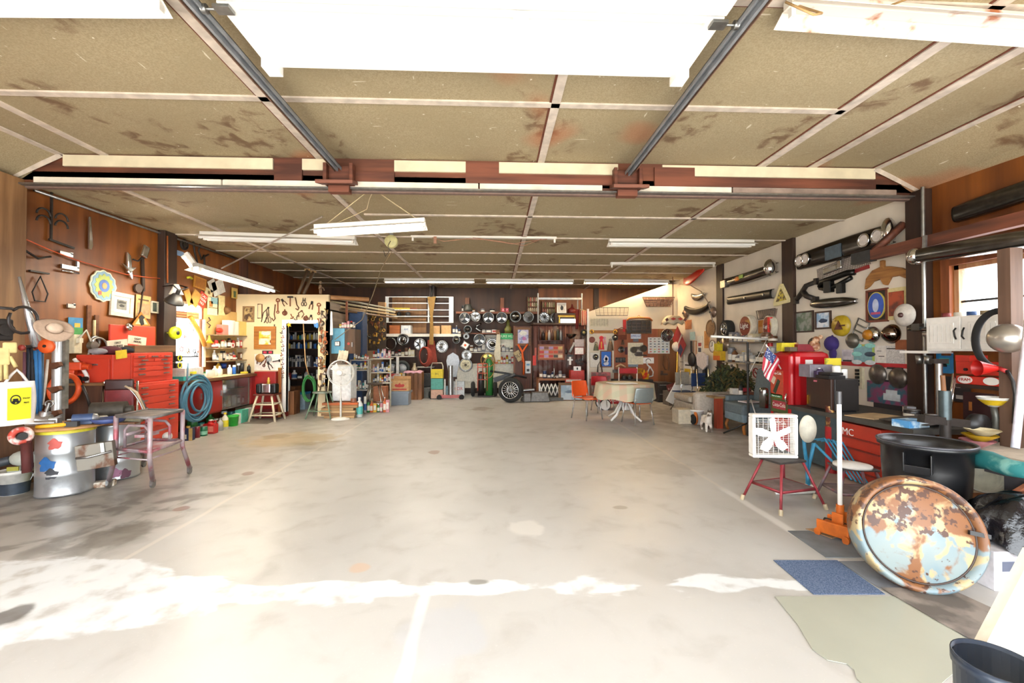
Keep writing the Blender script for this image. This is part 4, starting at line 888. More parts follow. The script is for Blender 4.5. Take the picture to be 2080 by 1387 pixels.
t = T('grey_cloth_cap','grey brown cloth heap at the far end of the worktop','cloth',on_bench(524,-5.25)); PT(t,'cloth',G().lathe([(.17,0),(.15,.06),(.09,.13),(.03,.16),(0,.16)],n=18,sx=.8),mt('#6b5d50',.9,0,.3))
t = T('teal_file_box','teal and clear plastic box at the near end of the bench','box',(XC-.1,y0+.3,zw)); PT(t,'tray',G().bb(-.14,.12,-.25,.25,0,.07),mt('#3aa29a',.4)); PT(t,'upper_box',G().bb(-.14,.12,-.22,.22,.07,.2),mt('#c4c0ba',.4)); PT(t,'yellow_label',G().bb(.121,.124,-.1,.05,.1,.14),mt('#d8cf2a'))
# blue hose coil hanging in front of the cabinet
q = onX(XC+.14,400,812)
t = T('blue_hose_coil','coil of blue grey rubber hose hung before the red cabinet','hose',q,pi/2)
for k in range(7):
    a = .33-.022*k; PT(t,'loop',G().ring(.0+.012*k*(-1)**k,.02*sin(k*2)-.0,.03*cos(k),a*1.12,.02,'y',40,R2=a*1.14),mt('#3f6f86',.55,0,.15))
PT(t,'tail',G().tube([(-.24,0,.2),(-.25,-.02,.5),(-.24,-.02,.62)],.013),mt('#6a8a9a'))
PT(t,'hanger',G().tube([(0,0,.37),(0,.1,.42)],.02),STEEL)
# floor row under the bench
for (u,v,nm,lb,r,h,c,cap,kd,ct,lab) in (
    (382,889,'oil_tin','navy and gold rectangular tin on the floor beside the hose coil',.07,.2,'#1c2a4a','#c9a84a','box','tin','#c8c4b0'),
    (400,883,'can','dark red can on the floor right of the navy tin',.045,.18,'#7c2028','#a8a8a6','can','can',None),
    (413,884,'can','dark green can with a light band on the floor',.06,.15,'#1f6a45','#9aa8a0','can','can','#7fb59a'),
    (428,872,'fuel_jug','red plastic jug on the floor under the hose coil',.1,.24,'#b51f1c','#d8d4cc','jug','jug','#d87a6a'),
    (447,868,'bottle','clear grey bottle right of the red jug on the floor',.05,.22,'#a7a79e','#8a8a84','bottle','bottle',None),
    (457,864,'bottle','cream and yellow bottle left of the green bucket',.055,.3,'#c9c4b0','#d9c520','bottle','bottle','#d9c81f')):
    f = onX(XC+.12,u,v); f.z = 0
    if kd == 'box':
        t = T(nm,lb,ct,f,.2); PT(t,'body',G().bb(-.08,.08,-.05,.05,0,h),mt(c),bev=.004); PT(t,'paper_label',G().bb(.03,.081,-.052,-.05,0,h),mt('#b5985a')); PT(t,'cap',G().cyl((0,0,h),(0,0,h+.03),.03),capmat(cap)); PT(t,'emblem',G().bb(-.07,.0,-.054,-.05,.03,.1),mt(lab))
    else: bottle(nm,lb,f,r,h,c,cap,kind=kd,cat=ct,lab=lab)
f = onX(XC+.06,473,858); f.z = 0; bucket('green_bucket','bright green bucket in the row of things under the bench',f,.1,.2,mt('#2fae3c',.4),hand=False)
for i,(u,a,b,c,hx,lb) in enumerate(((483,.1,.2,.2,'#d5d2cb','white carton between the green bucket and the teal box'),(491,.14,.22,.26,'#4fa58c','teal green patterned carton under the bench'),(501,.1,.2,.26,'#c3c0bb','pale carton right of the teal one under the bench'),(478,.25,.4,.12,'#9c6b42','flat brown carton behind the white ones under the bench'))):
    f = onX(XC+.02-(.3 if i == 3 else 0),u,840); carton('carton',lb,'carton',f.x,f.y+(.3 if i == 3 else 0),0 if i < 3 else 0,a,b,c,mt(hx))
fill('the floor under the display case',(XC-.25,y1-.5,0),(XC-.25,y2-.1,0),6,(.14,.26),(.04,.07))
one('rubber_floor_mat','dark rubber mat on the floor under the white stool','mat',(lambda P: G().add([(p.x,p.y,.008) for p in P]+[(p.x,p.y,.001) for p in P],[(0,1,2,3)]+[(i,i+4,(i+1) % 4+4,(i+1) % 4) for i in range(4)]))([fl(487,860),fl(543,861),fl(582,845),fl(520,838)]),mt('#6b6259',.8,0,.2,6))
# wall above the bench
HW = wp('L',380,560)
for (u0,v0,u1,v1,nm,lb,hx,tl,ex) in (
    (424,568,438,592,'paper_note','white note pinned left of the pair under the bench light','#f0ede2',-.5,()),(431,570,455,598,'paper_note','white note pinned right of the pair under the bench light','#f2efe6',-.4,()),
    (416,586,431,602,'square_card','cream square card with a dark mark by the red notice','#e0cf9c',.2,((0,0,.3,.4,mt('#7a5a2a')),)),(359,510,372,520,'blue_card','small pale blue card at the top of the left wall','#8fb0d8',0,()),
    (421,603,443,640,'calendar_print','calendar picture with blue and brown print','#e6d9b0',0,((.1,.3,.6,.35,mt('#7fa8b0')),(-.2,.1,.3,.3,mt('#a8743a')),(0,-.1,.8,.05,mt('#8a7a50')))),
    (441,600,456,640,'cream_poster','plain cream poster right of the calendar','#e2cf98',0,()),(470,585,482,606,'small_print','small print of a green bottle by the dark post','#d8b45a',0,((0,-.1,.4,.6,mt('#5a6a3a')),)),
    (393,563,418,587,'brass_frame_sheet','amber clear sheet on the orange wall beside the notes','#c98a2a',.1,((0,0,.75,.75,mt('#b87420')),)),(352,632,375,646,'brown_name_board','dark brown slatted board across the window top','#7a4a28',0,((0,.2,.9,.08,mt('#c8a070')),(0,-.2,.9,.08,mt('#c8a070')))),(375,634,400,648,'tan_name_board','tan slatted board across the window top','#c89a68',0,((0,.2,.9,.08,mt('#8a5a30')),(0,-.2,.9,.08,mt('#8a5a30'))))):
    flat(nm,lb,{'paper_note': 'note'}.get(nm,nm.split('_')[-1]),'L',u0,v0,u1,v1,mt(hx),tilt=tl,marks=ex,off=.0 if 'board' not in nm else .03)
flat('red_notice','red notice with white words tilted beside the window','sign','L',401,594,416,624,mt('#c23a26'),tilt=.45,off=.02,text=('CAU','TION','NO'),tm=WHITE,ts=.8)
for k,(u0,v0,u1,v1,tl) in enumerate(((373,588,384,620,-.45),(385,590,400,622,.5))):
    flat('gold_ribbon_board','%s leg of the gold boards forming a V above the window' % ('left','right')[k],'board','L',u0,v0,u1,v1,mt('#b98a3c'),tilt=tl,off=.03,th=.015)
t = T('clamp_lamp','black bell shaped clamp lamp in front of the window top','lamp',onX(XL+.35,356,608)); t.rotation_euler = (.2,.5,0)
PT(t,'shade',G().lathe([(.03,.1),(.06,.09),(.13,-.03),(.14,-.06),(.13,-.06),(.05,.07)]),mt('#2a2826',.4),None); PT(t,'arm',G().tube([(0,0,.17),(-.1,.3,.15),(-.5,.5,.0)],.012),DARK); PT(t,'neck',G().cyl((0,0,.09),(0,0,.17),.03).tube([(0,0,.17),(-.12,0,.2),(-.26,0,.1)],.012),DARK)
one('paper_cone','white paper cone shade above the black lamp','shade',G().lathe([(.1,0),(.03,.17),(.0,.17)]),mt('#f0ece0'),onX(XL+.3,358,598))
for k,(u,v,z) in enumerate(((372,497,0),(393,500,1),(405,505,0),(417,528,1))):
    q = wp('L',u,v)+Vector((.02,0,0)); lb = ('round dark pulley','long dark pry bar','dark hooked iron bar','curved iron clamp')[k]+' high on the orange wall by the bench light'
    g = (G().ring(0,0,0,.08,.02,'x').cyl((-.01,0,0),(.02,0,0),.05),G().tube([(0,-.05,.15),(0,0,-.1),(0,.1,-.35)],.016).ring(0,-.06,.17,.035,.012,'x'),G().tube([(0,0,.12),(0,-.05,-.05),(0,.03,-.2),(0,.1,-.1)],.014),G().tube([(0,.06,.12),(0,-.06,.05),(0,-.05,-.1),(0,.05,-.16)],.018))[k]
    one(('iron_pulley','pry_bar','iron_hook','iron_clamp')[k],lb,'tool',g,IRON,q)
one('yellow_tag','small yellow tag hanging on the orange cord by the pillar','tag',G().tube([(0,-.06,0),(0,0,.02),(0,.06,0)],.02),mt('#c9c82a'),wp('L',382,565)+Vector((.03,0,0)))
one('neon_reel','fluorescent yellow green tape reel hanging beside the window','reel',G().lathe([(0,-.04),(.1,-.04),(.11,0),(.1,.04),(0,.04)],ax='x').cyl((-.26,0,0),(0,0,0),.01).m(DARK).lathe([(0,.041),(.035,.041),(.035,.05),(0,.05)],ax='x'),mt('#cfe01e',.4),onX(XL+.25,356,676))
for k,v in enumerate((727,742)):
    t,w_,h_ = WT('tape_measure','yellow faced black tape measure, %s of the pair beside the chest' % ('upper','lower')[k],'tape measure',(XL+.3,),352,v-5,365,v+5)
    PT(t,'case',G().bb(-w_/2,w_/2,-.05,0,-h_/2,h_/2),DARK,bev=.008); PT(t,'face',G().ring(0,-.052,0,.04,.008),mt('#d8cf2a'))
    one('tool_bracket','black bracket arm holding the %s tape measure' % ('upper','lower')[k],'bracket',G().bb(0,.3,-.02,.16,-.02,.0),DARK,t.location+Vector((-.3,0,-h_/2)))
one('window_sill_shelf','narrow shelf across the bottom of the left window','shelf',G().bb(0,.16,LWIN[0]-.1,LWIN[1],-.03,0),PART,(XL,0,LWIN[2]+.02))
fill('the left window sill',(XL+.09,LWIN[0],LWIN[2]+.021),(XL+.09,LWIN[1]-.05,LWIN[2]+.021),9,(.09,.2),(.025,.045))
# hanging trinkets in the window
for k in range(16):
    u,v = random.uniform(355,408),random.uniform(650,735); q = onX(XL-.05,u,v)
    one('window_trinket','small trinket hung against the bright left window','trinket',G().ring(0,0,0,random.uniform(.02,.04),.008,'x',10,5).tube([(0,0,.03),(0,random.uniform(-.02,.02),.1)],.004),mt(random.choice(('#8a4a2a','#6a5a4a','#b04a2a','#9a8a6a','#3a3a3a'))),q,group='trinkets hung in the left window')
one('orange_belt','orange canvas belt slanting over the window frame','belt',G().tube([(0,-.25,.3),(0,0,.02),(0,.14,-.22)],.04),mt('#c9832a',.7),onX(XL+.12,406,678))
one('yellow_funnel','small yellow funnel hanging below the orange belt','funnel',G().lathe([(.0,.12),(.012,.12),(.02,.05),(.07,-.03),(.065,-.03),(.012,.05)]),mt('#e0b81c',.4),onX(XL+.15,425,694))
one('round_gauge_bell','brown round bell mounted on the yellow panel','bell',G().lathe([(0,.08),(.05,.07),(.09,.0),(0,0)],ax='x'),mt('#8a6440',.5,.4),wp('L',459,630)+Vector((.0,0,0)))
one('iron_scroll','small iron scroll bracket on the yellow panel','bracket',G().tube([(.02,0,.1),(.02,.05,.05),(.02,-.05,0),(.02,.05,-.05),(.02,0,-.1)],.01),IRON,wp('L',422,655))
one('cream_pipe','cream pipe running down the wall beside the window','pipe',G().cyl((0,0,0),(0,0,.9),.03),mt('#c9b8a0'),onX(XL+.05,414,745)); one('brown_pipe','brown pipe beside the cream one near the window','pipe',G().cyl((0,0,0),(0,0,.9),.022),mt('#8a5a44'),onX(XL+.05,406,745))
# shelves between window and partition
for k,v in enumerate((681,706,731)):
    z = onX(XL+.2,478,v).z; ya = yL(438,XL+.2)
    one('wall_shelf','%s wooden shelf on the left wall over the worktop' % ('top','middle','bottom')[k],'shelf',G().bb(0,.24,ya,YP-.03,-.02,0),wood('#a08660','#6f5a40',3,1),(XL+.015,0,z))
    pl = 'the %s bench shelf' % ('top','middle','bottom')[k]
    if k == 0:
        for (ua,a,b,c,hx,lb) in ((452,.12,.2,.2,'#d8867a','red and white printed carton at the near end of the top bench shelf'),(464,.14,.2,.3,'#e8e2d8','big white carton on the top bench shelf'),(473,.14,.22,.28,'#e0dcd0','second white carton, standing right of the big white one'),(486,.14,.3,.3,'#d9c273','yellow and cream carton on the top bench shelf')):
            q = onX(XL+.15,ua,680); carton('carton',lb,'carton',q.x,q.y,z+.002,a,b,c,mt(hx,.6,0,.1,4))
        one('red_helmet','small red and black drum shape in front of the printed carton','helmet',G().ell(0,0,.05,.05,.09,.05),mt('#c8301c',.4),onX(XL+.2,446,676))
    else: fill(pl,(XL+.13,ya+.04,z+.001),(XL+.13,YP-.08,z+.001),12,(.1,.2),(.035,.06),cols=['silver','grey','brown','white','black','red','blue','cream'])
# ---------------- partition wall things
picture('framed_advert','yellow printed sheet in a thick golden wood frame on the partition','picture','P',517,663,561,709,wood('#b0722c','#8a521a',4,0),.1,mt('#ddb62e',.6,0,0,7,h2='#e8dcc0'),blobs=((.2,.6,.6,.25,mt('#e8e0cc')),(-.3,-.7,.4,.2,mt('#d8d0c8')),(0,0,.8,.12,mt('#c89a2a'))))
picture('woven_picture','dark sepia picture at the left edge of the partition top','picture','P',494,622,517,654,mt('#8a6a48'),.03,mt('#b59a68',.7,0,0,9,h2='#4a3423'))
TOOLM = [mt('#6a3a24',.6,.3,.3),mt('#4a3a32',.5,.5,.3),mt('#8a4a2c',.6,.2,.3),mt('#7a6a5a',.4,.7,.2)]
def tool(kind,u,v,L_,a,lb,W='P',mi=0,nm=None,group=None):
    q = wp(W,u,v); r = wr(W); t = T(nm or kind,lb,'tool',q+Vector((sin(r),-cos(r),0))*.015,group=group)
    t.rotation_euler = (Euler((0,0,r)).to_matrix() @ Euler((0,a,0)).to_matrix()).to_euler(); m = TOOLM[mi]; h = L_/2
    if kind == 'wrench': PT(t,'handle',G().box(0,0,0,.022,.012,L_*.8),m); PT(t,'jaw',G().ring(0,0,h*.85,.035,.013,'y',12,6,a0=-.9,a1=4.1).ring(0,0,-h*.85,.025,.01,'y',12,6),m)
    elif kind == 'hammer': PT(t,'handle',G().cyl((0,0,-h),(0,0,h*.8),.012),m); PT(t,'head',G().box(0,0,h*.85,.11,.03,.035).pr([(.04,h*.9),(.1,h*.8),(.04,h*.75)],-.01,.01),IRON)
    elif kind == 'pliers': PT(t,'handle',G().tube([(0,0,h*.4),(-.03,0,0),(-.035,0,-h)],.01).tube([(0,0,h*.4),(.03,0,0),(.035,0,-h)],.01),m); PT(t,'jaw',G().tube([(-.012,0,h*.3),(-.008,0,h)],.014).tube([(.012,0,h*.3),(.008,0,h)],.014),IRON)
    elif kind == 'shears': PT(t,'blade',G().pr([(-.02,h),(.0,h*.1),(-.035,0)],-.01,.01).pr([(.03,h*.95),(.03,0),(.0,h*.1)],-.01,.01),m); PT(t,'handle',G().ring(-.03,0,-h*.55,.025,.008,'y',14,6,R2=h*.45).ring(.03,0,-h*.55,.025,.008,'y',14,6,R2=h*.45),m)
    elif kind == 'bow_saw': PT(t,'frame',G().tube([(-.04,0,h),(.05,0,h),(.05,0,-h),(-.04,0,-h)],.01),m); PT(t,'blade',G().bb(-.045,-.035,-.002,.002,-h,h),STEEL)
    elif kind == 'hook': PT(t,'stem',G().tube([(0,0,h),(0,0,-h*.2),(.03,0,-h*.7),(.0,0,-h),(-.04,0,-h*.7)],.011),m)
    elif kind == 'caliper': PT(t,'arm',G().tube([(0,0,h),(-.06,0,h*.2),(-.03,0,-h)],.009).tube([(0,0,h),(.06,0,h*.2),(.03,0,-h)],.009),m); PT(t,'pivot',G().cyl((0,-.01,h),(0,.01,h),.02),m)
    elif kind == 'pulley': PT(t,'wheel',G().ring(0,0,-.02,.04,.016),m); PT(t,'strap',G().bb(-.01,.01,-.012,.012,-h,h),m)
    return t
for row in (('bow_saw',528,632,.3,0,'rusty bow shaped tool left of the tool row on the partition'),('caliper',540,640,.34,.35,'rusty caliper crossing left of the long shears'),('shears',545,642,.3,-.1,'long rusty shears beside the caliper'),
     ('hook',558,635,.36,.1,'long curved rusty hook hanging left of centre'),('wrench',565,622,.3,0,'dark wrench hung near the partition top'),('pliers',577,614,.16,-.6,'rusty tilted pliers at the partition top'),
     ('pulley',579,634,.12,0,'small round iron pulley under the tilted pliers'),('hammer',590,612,.22,0,'thin T shaped hammer by the partition top'),('hook',603,617,.28,-.2,'slim hook tool hanging over the doorway'),
     ('shears',618,613,.18,0,'small open shears near the right of the tool row'),('pliers',633,620,.18,.2,'fat rusty pliers above the doorway corner'),('wrench',648,628,.22,0,'ladder shaped iron wrench by the partition edge'),
     ('caliper',612,638,.14,.2,'little caliper just over the doorway'),('hook',603,645,.12,.4,'short bent hook just over the doorway'),('pulley',622,645,.1,.2,'tiny pulley just over the doorway'),
     ('hook',593,642,.1,-.4,'short hook left of the little caliper'),('pliers',632,645,.12,.1,'tiny pliers right of the tiny pulley'),('wrench',553,700,.16,.0,'thin wrench right of the golden picture frame'),
     ('hook',558,668,.2,0,'dark hook left of the doorway frame top'),('wrench',540,735,.2,.4,'small wrench low on the partition left of the doorway'),('pliers',548,742,.18,-.5,'open pliers low on the partition'),('caliper',528,733,.16,.3,'thin caliper low on the partition beside the bench')):
    tool(*row,mi=random.randrange(4))
for k in range(12): tool('hook',575+random.uniform(-2,2),665+k*9,.07,random.uniform(-.3,.3),'small hook in the column of bits beside the doorway frame',nm='small_hook',group='bits hung beside the doorway frame',mi=k % 4)
def gadget(W,u,v,lb,grp,pal,nm='brass_fitting',s=1):
    q = wp(W,u,v); r = wr(W); t = q+Vector((sin(r),-cos(r),0))*.03; k = random.randrange(5); g = G(); s *= random.uniform(.8,1.3)
    if k == 0: g.ring(0,0,0,.035*s,.012*s,'y',14,6)
    elif k == 1: g.cyl((0,0,-.05*s),(0,0,.05*s),.018*s,n=10).cyl((0,0,.03*s),(.05*s,0,.03*s),.012*s,n=8)
    elif k == 2: g.tube([(-.03*s,0,.05*s),(0,0,0),(.03*s,0,.03*s),(.01*s,0,-.06*s)],.011*s,6)
    elif k == 3: g.lathe([(0,-.03*s),(.035*s,-.02*s),(.04*s,0),(.015*s,.03*s),(0,.03*s)],n=12)
    else: g.box(0,0,0,.05*s,.03*s,.07*s).cyl((0,-.03,.02*s),(0,.02,.02*s),.02*s,n=10)
    return one(nm,lb,'fitting',g,random.choice(pal),t,r,grp)
PB = [mt('#6b4a32',.5,.5),mt('#8a6a3c',.35,.8),mt('#4a3c34',.5,.5),mt('#9a9086',.35,.8),mt('#a8603a',.4,.6)]
for k in range(46): gadget('P',657+random.uniform(-9,9)*(.8),632+k*3.5,'small metal fitting crowded on the partition edge column','fittings on the partition edge column',PB)
# storeroom seen through the doorway
SH = YP+1.5; sa,sb = onY(SH,574,700).x,onY(SH,655,700).x
t = T('storeroom_shelving','dark wooden shelving full of cans inside the storeroom','shelf unit',((sa+sb)/2,SH+.2,0)); hw = (sb-sa)/2
zs_ = [onY(SH,610,v).z for v in (672,690,708,745,770)]
for z in zs_: PT(t,'shelf',G().bb(-hw,hw,-.2,.2,z-.025,z),wood('#5a3420','#3a2014',3,0))
for s in (-1,1): PT(t,'side_panel',G().bb(s*hw-.02,s*hw+.02,-.2,.2,0,2.5),wood('#4a2c1c','#2c1a12',3,2))
PT(t,'back_panel',G().bb(-hw,hw,.2,.22,0,2.5),wood('#3a2418','#22150e',3,2))
fill('the top storeroom shelf',(sa+.04,SH+.08,zs_[1]+.001),(sb-.04,SH+.08,zs_[1]+.001),16,(.13,.2),(.03,.04),kinds=('spray','bottle','can'),cols=['white','blue','yellow','silver','cream','teal'],parts=False)
fill('the second storeroom shelf',(sa+.04,SH+.08,zs_[2]+.001),(sb-.04,SH+.08,zs_[2]+.001),15,(.12,.18),(.03,.04),kinds=('spray','bottle','can'),cols=['white','blue','yellow','navy','silver'],parts=False)
x = sa+.05; prev = 'shelf side'
for k in range(14):
    c = random.choice(['black','white','navy','grey','silver','black']); w_ = random.uniform(.03,.05); hh = random.uniform(.24,.3)
    lb = '%s %s on the middle storeroom shelf, right of the %s' % (c,'binder' if w_ > .04 else 'manual',prev)
    while not uniq(lb): lb = lb.replace('storeroom shelf','storeroom shelf row',1) if 'row' not in lb else lb+' one'
    t = T('binder',lb,'binder',(x+w_/2,SH+.05,zs_[3]+.001)); PT(t,'cover',G().bb(-w_/2,w_/2,-.1,.1,0,hh),mt(PAL[c])); PT(t,'spine_label',G().bb(-w_*.3,w_*.3,-.103,-.1,hh*.5,hh*.8),mt('#c8c4ba' if c != 'white' else '#555555')); x += w_+.006; prev = '%s one' % c
fill('the middle storeroom shelf beyond the binders',(x+.04,SH+.08,zs_[3]+.001),(sb-.04,SH+.08,zs_[3]+.001),4,(.15,.25),(.05,.08),cols=['red','blue','white','black'])
fill('the lowest storeroom shelf',(sa+.04,SH+.05,zs_[4]+.001),(sb-.04,SH+.05,zs_[4]+.001),6,(.14,.22),(.05,.08),cols=['red','white','black','silver','brown'])
carton('brown_crate','stacked brown wooden crate on the storeroom floor','crate',onY(SH-.4,590,700).x,SH-.3,0,.3,.35,.55,wood('#8a5c34','#5f3c20',3,0))
carton('clear_tub','clear blue lidded plastic tub on the storeroom floor','tub',onY(SH-.35,612,700).x,SH-.32,0,.3,.3,.38,mt('#9fb6c4',.3),lid=mt('#3aa0d8'))
q = onY(YP+.25,628,790)
t = T('green_hose_coil','coil of green garden hose hanging in the storeroom doorway','hose',q)
for k in range(6): PT(t,'loop',G().ring(.02*sin(k*2.3),.015*k-.04,.02*cos(k*1.7),.13+.012*sin(k*3),.012,'y',30,R2=.27+.015*cos(k*2)),mt('#2f7a3a',.5))
PT(t,'hanging_strap',G().tube([(0,0,.25),(-.04,-.1,.6),(-.05,-.2,dz-q.z+.02)],.012),mt('#c8a070'))
bottle('caulk_tube','tall white caulking tube standing inside the doorway',(onY(YP+.35,587,700).x,YP+.35,.52),.03,.35,'#dcdcd8','#2a2a2a')
one('doorway_crate','brown crate with a caulking tube on it inside the doorway','crate',G().box(0,0,.26,.26,.3,.518),wood('#8a5a36','#5a3822',3,2),(onY(YP+.35,590,700).x,YP+.4,0))
one('blue_toy_bird','small blue and white ornament at the doorway top right corner','ornament',G().ell(0,0,0,.04,.02,.06).pr([(-.07,.04),(0,0),(-.05,-.04)],-.01,.01),mt('#4a8ad0'),wp('P',645,661)+Vector((0,-.03,0)))
one('yellow_star_ornament','yellow star ornament at the doorway top left corner','ornament',G().pr([((.06 if i % 2 else .025)*cos(i*pi/5),(.06 if i % 2 else .025)*sin(i*pi/5)) for i in range(10)],-.01,.01),mt('#d9b81c'),wp('P',588,660)+Vector((0,-.02,0)))
# bits low on the partition
flat('red_plate','black and red sticker pair on the partition under the framed advert','sticker','P',533,712,555,719,mt('#1c1212'),marks=((-.25,0,.3,.6,mt('#c8304a')),(.25,0,.3,.6,mt('#c8304a'))))
flat('white_switch_sheet','white sheet with small dark marks beside the doorway','sheet','P',517,719,570,752,mt('#e4ddd2'),th=.004)
for k,(u,v,s,lb) in enumerate(((530,727,.09,'round wooden knob on the white sheet'),(548,728,.08,'silver padlock on the white sheet'),(563,734,.05,'black screw clamp on the white sheet'))):
    q = wp('P',u,v)+Vector((0,-.03,0)); one(('wooden_pull','padlock','screw_clamp')[k],lb,'hardware',(G().lathe([(0,-.03),(s,-.02),(s,.02),(0,.02)],ax='y'),G().box(0,0,-.02,s*1.2,.03,s).ring(0,0,.03,s*.4,.01),G().tube([(-.08,0,0),(.05,0,.02)],.01).ell(.06,0,.02,.02,.02,.03))[k],(mt('#b98a52'),STEEL,IRON)[k],q)
t = T('wood_level','orange brown wooden level leaning beside the corner cabinet','level',(wp('P',574,800).x,YP-.12,0)); PT(t,'body',G().bb(-.03,.03,-.02,.02,0,zz(Vector((0,YP-.1,0)),574,748)),wood('#a8622a','#7a4218',3,2),bev=.004); PT(t,'end_plate',G().bb(-.031,.031,-.021,.021,1.02,1.06),BRASS)
# ---------------- stools and the pedestal fan
def stool(name,label,fc,half,zt,hw,m,seatm,rings,rz=0,legr=.014,round_=True,seat_r=.16,legs_round=True,splay=None):
    t = T(name,label,'stool',fc,rz)
    if round_: PT(t,'seat',G().lathe([(0,zt-.03),(seat_r,zt-.03),(seat_r*1.03,zt-.015),(seat_r,zt),(0,zt-.003)],n=26),seatm)
    else: PT(t,'seat',G().bb(-seat_r,seat_r,-seat_r*.8,seat_r*.8,zt-.03,zt),seatm,bev=.006)
    F = [(sx*half,sy*half*.8) for sx,sy in ((-1,-1),(1,-1),(1,1),(-1,1))]; U = [(sx*hw,sy*hw*.8) for sx,sy in ((-1,-1),(1,-1),(1,1),(-1,1))]
    for (a,b),(c,d) in zip(F,U): PT(t,'leg',G().tube([(a,b,0),(c,d,zt-.03)],legr,8 if legs_round else 4),m)
    for z in rings:
        k = z/zt; P = [(F[i][0]*(1-k)+U[i][0]*k,F[i][1]*(1-k)+U[i][1]*k,z) for i in range(4)]
        for i in range(4): PT(t,'rung',G().tube([P[i],P[(i+1) % 4]],legr*.75,6 if legs_round else 4),m)
    return t
CRM = mt('#dccdb0',.6,0,.08)
p = fl(543,854); zt_ = zz(p,543,799); stool('wooden_step_stool','cream painted four-legged wooden stool on the rubber mat',p,.26,zt_,.14,CRM,wood('#6b2f22','#4a2018',4,0),(.13,zt_*.62),legr=.024,round_=False,seat_r=.2,legs_round=False)
t = T('chrome_toaster','chrome and black toaster on the cream stool','toaster',(p.x,p.y,zt_+.002)); PT(t,'body',G().bb(-.09,.09,-.08,.08,.01,.2),CHROME,bev=.02); PT(t,'end_cap',G().bb(-.2,-.09,-.085,.085,0,.2).bb(.09,.2,-.085,.085,0,.2),BLACK,bev=.03)
t = T('gold_figurine','small gold figurine standing on the toaster','figurine',(p.x+.02,p.y,zt_+.203)); PT(t,'body',G().lathe([(0,0),(.035,0),(.025,.04),(.03,.07),(.015,.09),(.022,.11),(0,.13)],n=12),mt('#d9b04a',.4,.3))
GRS = mt('#7f9a80',.5,.2,.15)
p = fl(654,848); zt_ = zz(p,654,795); stool('metal_shop_stool','pale green metal shop stool left of the pedestal fan',p,.26,zt_,.12,GRS,mt('#8f9a8e',.4,.6,.3),(.16,),legr=.013,seat_r=.19)
t = T('brush_stick','pale stick standing up on the green stool','stick',(p.x+.12,p.y,zt_)); PT(t,'stick',G().tube([(0,0,0),(.02,0,.25)],.014),mt('#d8c8a0'))
p = fl(761,835); zt_ = zz(p,761,778); stool('chrome_bar_stool','chrome bar stool with brown wooden seat before the corner shelves',p,.24,zt_,.1,mt('#c8c4b8',.25,.9),wood('#5a4636','#3b2c22',4,0),(.2,),legr=.011,seat_r=.17)
f = fl(692,851); zc = zz(f,692,757); R_ = (onY(f.y,722,757).x-onY(f.y,670,757).x)/2
t = T('pedestal_fan','white pedestal fan with a cream towel over its head','fan',f)
PT(t,'base',G().lathe([(0,.04),(.05,.04),(.17,.02),(.19,0),(0,0)],n=32),WHITE); PT(t,'pole',G().cyl((0,0,.03),(0,0,zc*.45),.022).cyl((0,0,zc*.45),(0,0,zc-.08),.013),mt('#c9c6c0',.3,.3))
PT(t,'motor',G().cyl((0,-.02,zc),(0,.14,zc),.07),WHITE,bev=.01)
o = PT(t,'grille',G().ring(0,-.04,zc,R_,.007,'y',40).ring(0,.03,zc,R_,.006,'y',40),WHITE)
g = G()
for k in range(48): a = k*2*pi/48; g.tube([(cos(a)*.06,-.09,zc+sin(a)*.06),(cos(a)*R_*.6,-.085,zc+sin(a)*R_*.6),(cos(a)*R_,-.04,zc+sin(a)*R_)],.0022,4)
PT(o,'wire_spokes',g,WHITE); PT(t,'hub_cap',G().lathe([(0,-.11),(.05,-.105),(.065,-.085),(0,-.085)],ax='y',o=(0,0,zc)),WHITE)
g = G()
for k in range(3): a = k*2*pi/3+.3; g.add([(cos(a-.5)*.05,-.03,zc+sin(a-.5)*.05),(cos(a-.45)*R_*.85,-.01,zc+sin(a-.45)*R_*.85),(cos(a+.4)*R_*.85,-.05,zc+sin(a+.4)*R_*.85),(cos(a+.5)*.05,-.05,zc+sin(a+.5)*.05)],[(0,1,2,3)])
PT(t,'blade',g,mt('#d8d8d6'),solid=.004)
za = onY(f.y,692,716).z
one('towel','cream towel draped over the fan head and motor','towel',G().grid(lambda u,v: (.2*(u-.5)*1.0,.06+.1*sin(v*pi),za+.04-.2*abs(v-.5)*2+.01*sin(u*20)),14,14),mt('#d8ccb4',.9),(f.x,f.y,0),solid=.012)
# ---------------- back left: cupboards, keys panel, corner shelving
XS = wp('P',667,700).x
def Xq(Y,u): return onY(Y,u,700).x
def Zq(Y,v): return onY(Y,1000,v).z
Yc = YP+.15
xa,xb,xc = Xq(Yc,673),Xq(Yc,700),Xq(Yc,721); z0,z1 = Zq(Yc,718),Zq(Yc,667)
xa += .0
t = T('blue_wall_cupboard','light blue cupboard with a white clock right of the partition','cupboard',((xa+xb)/2,Yc+.2,z0)); PT(t,'carcass',G().bb(-(xb-xa)/2,(xb-xa)/2,-.2,.2,0,z1-z0),mt('#5a9cb8',.5,0,.08),bev=.005); PT(t,'hinge',G().bb((xb-xa)/2-.02,(xb-xa)/2,-.21,-.2,.1,.15),STEEL)
t = T('wall_clock','small white clock face on the light blue cupboard','clock',(Xq(Yc,686),Yc-.003,Zq(Yc,698))); PT(t,'case',G().bb(-.06,.06,-.03,0,-.055,.055),DARK,bev=.01); PT(t,'face',G().bb(-.045,.045,-.033,-.03,-.042,.042),WHITE); PT(t,'hand',G().bb(-.003,.003,-.036,-.033,0,.035).bb(0,.025,-.036,-.033,-.003,.003),BLACK)
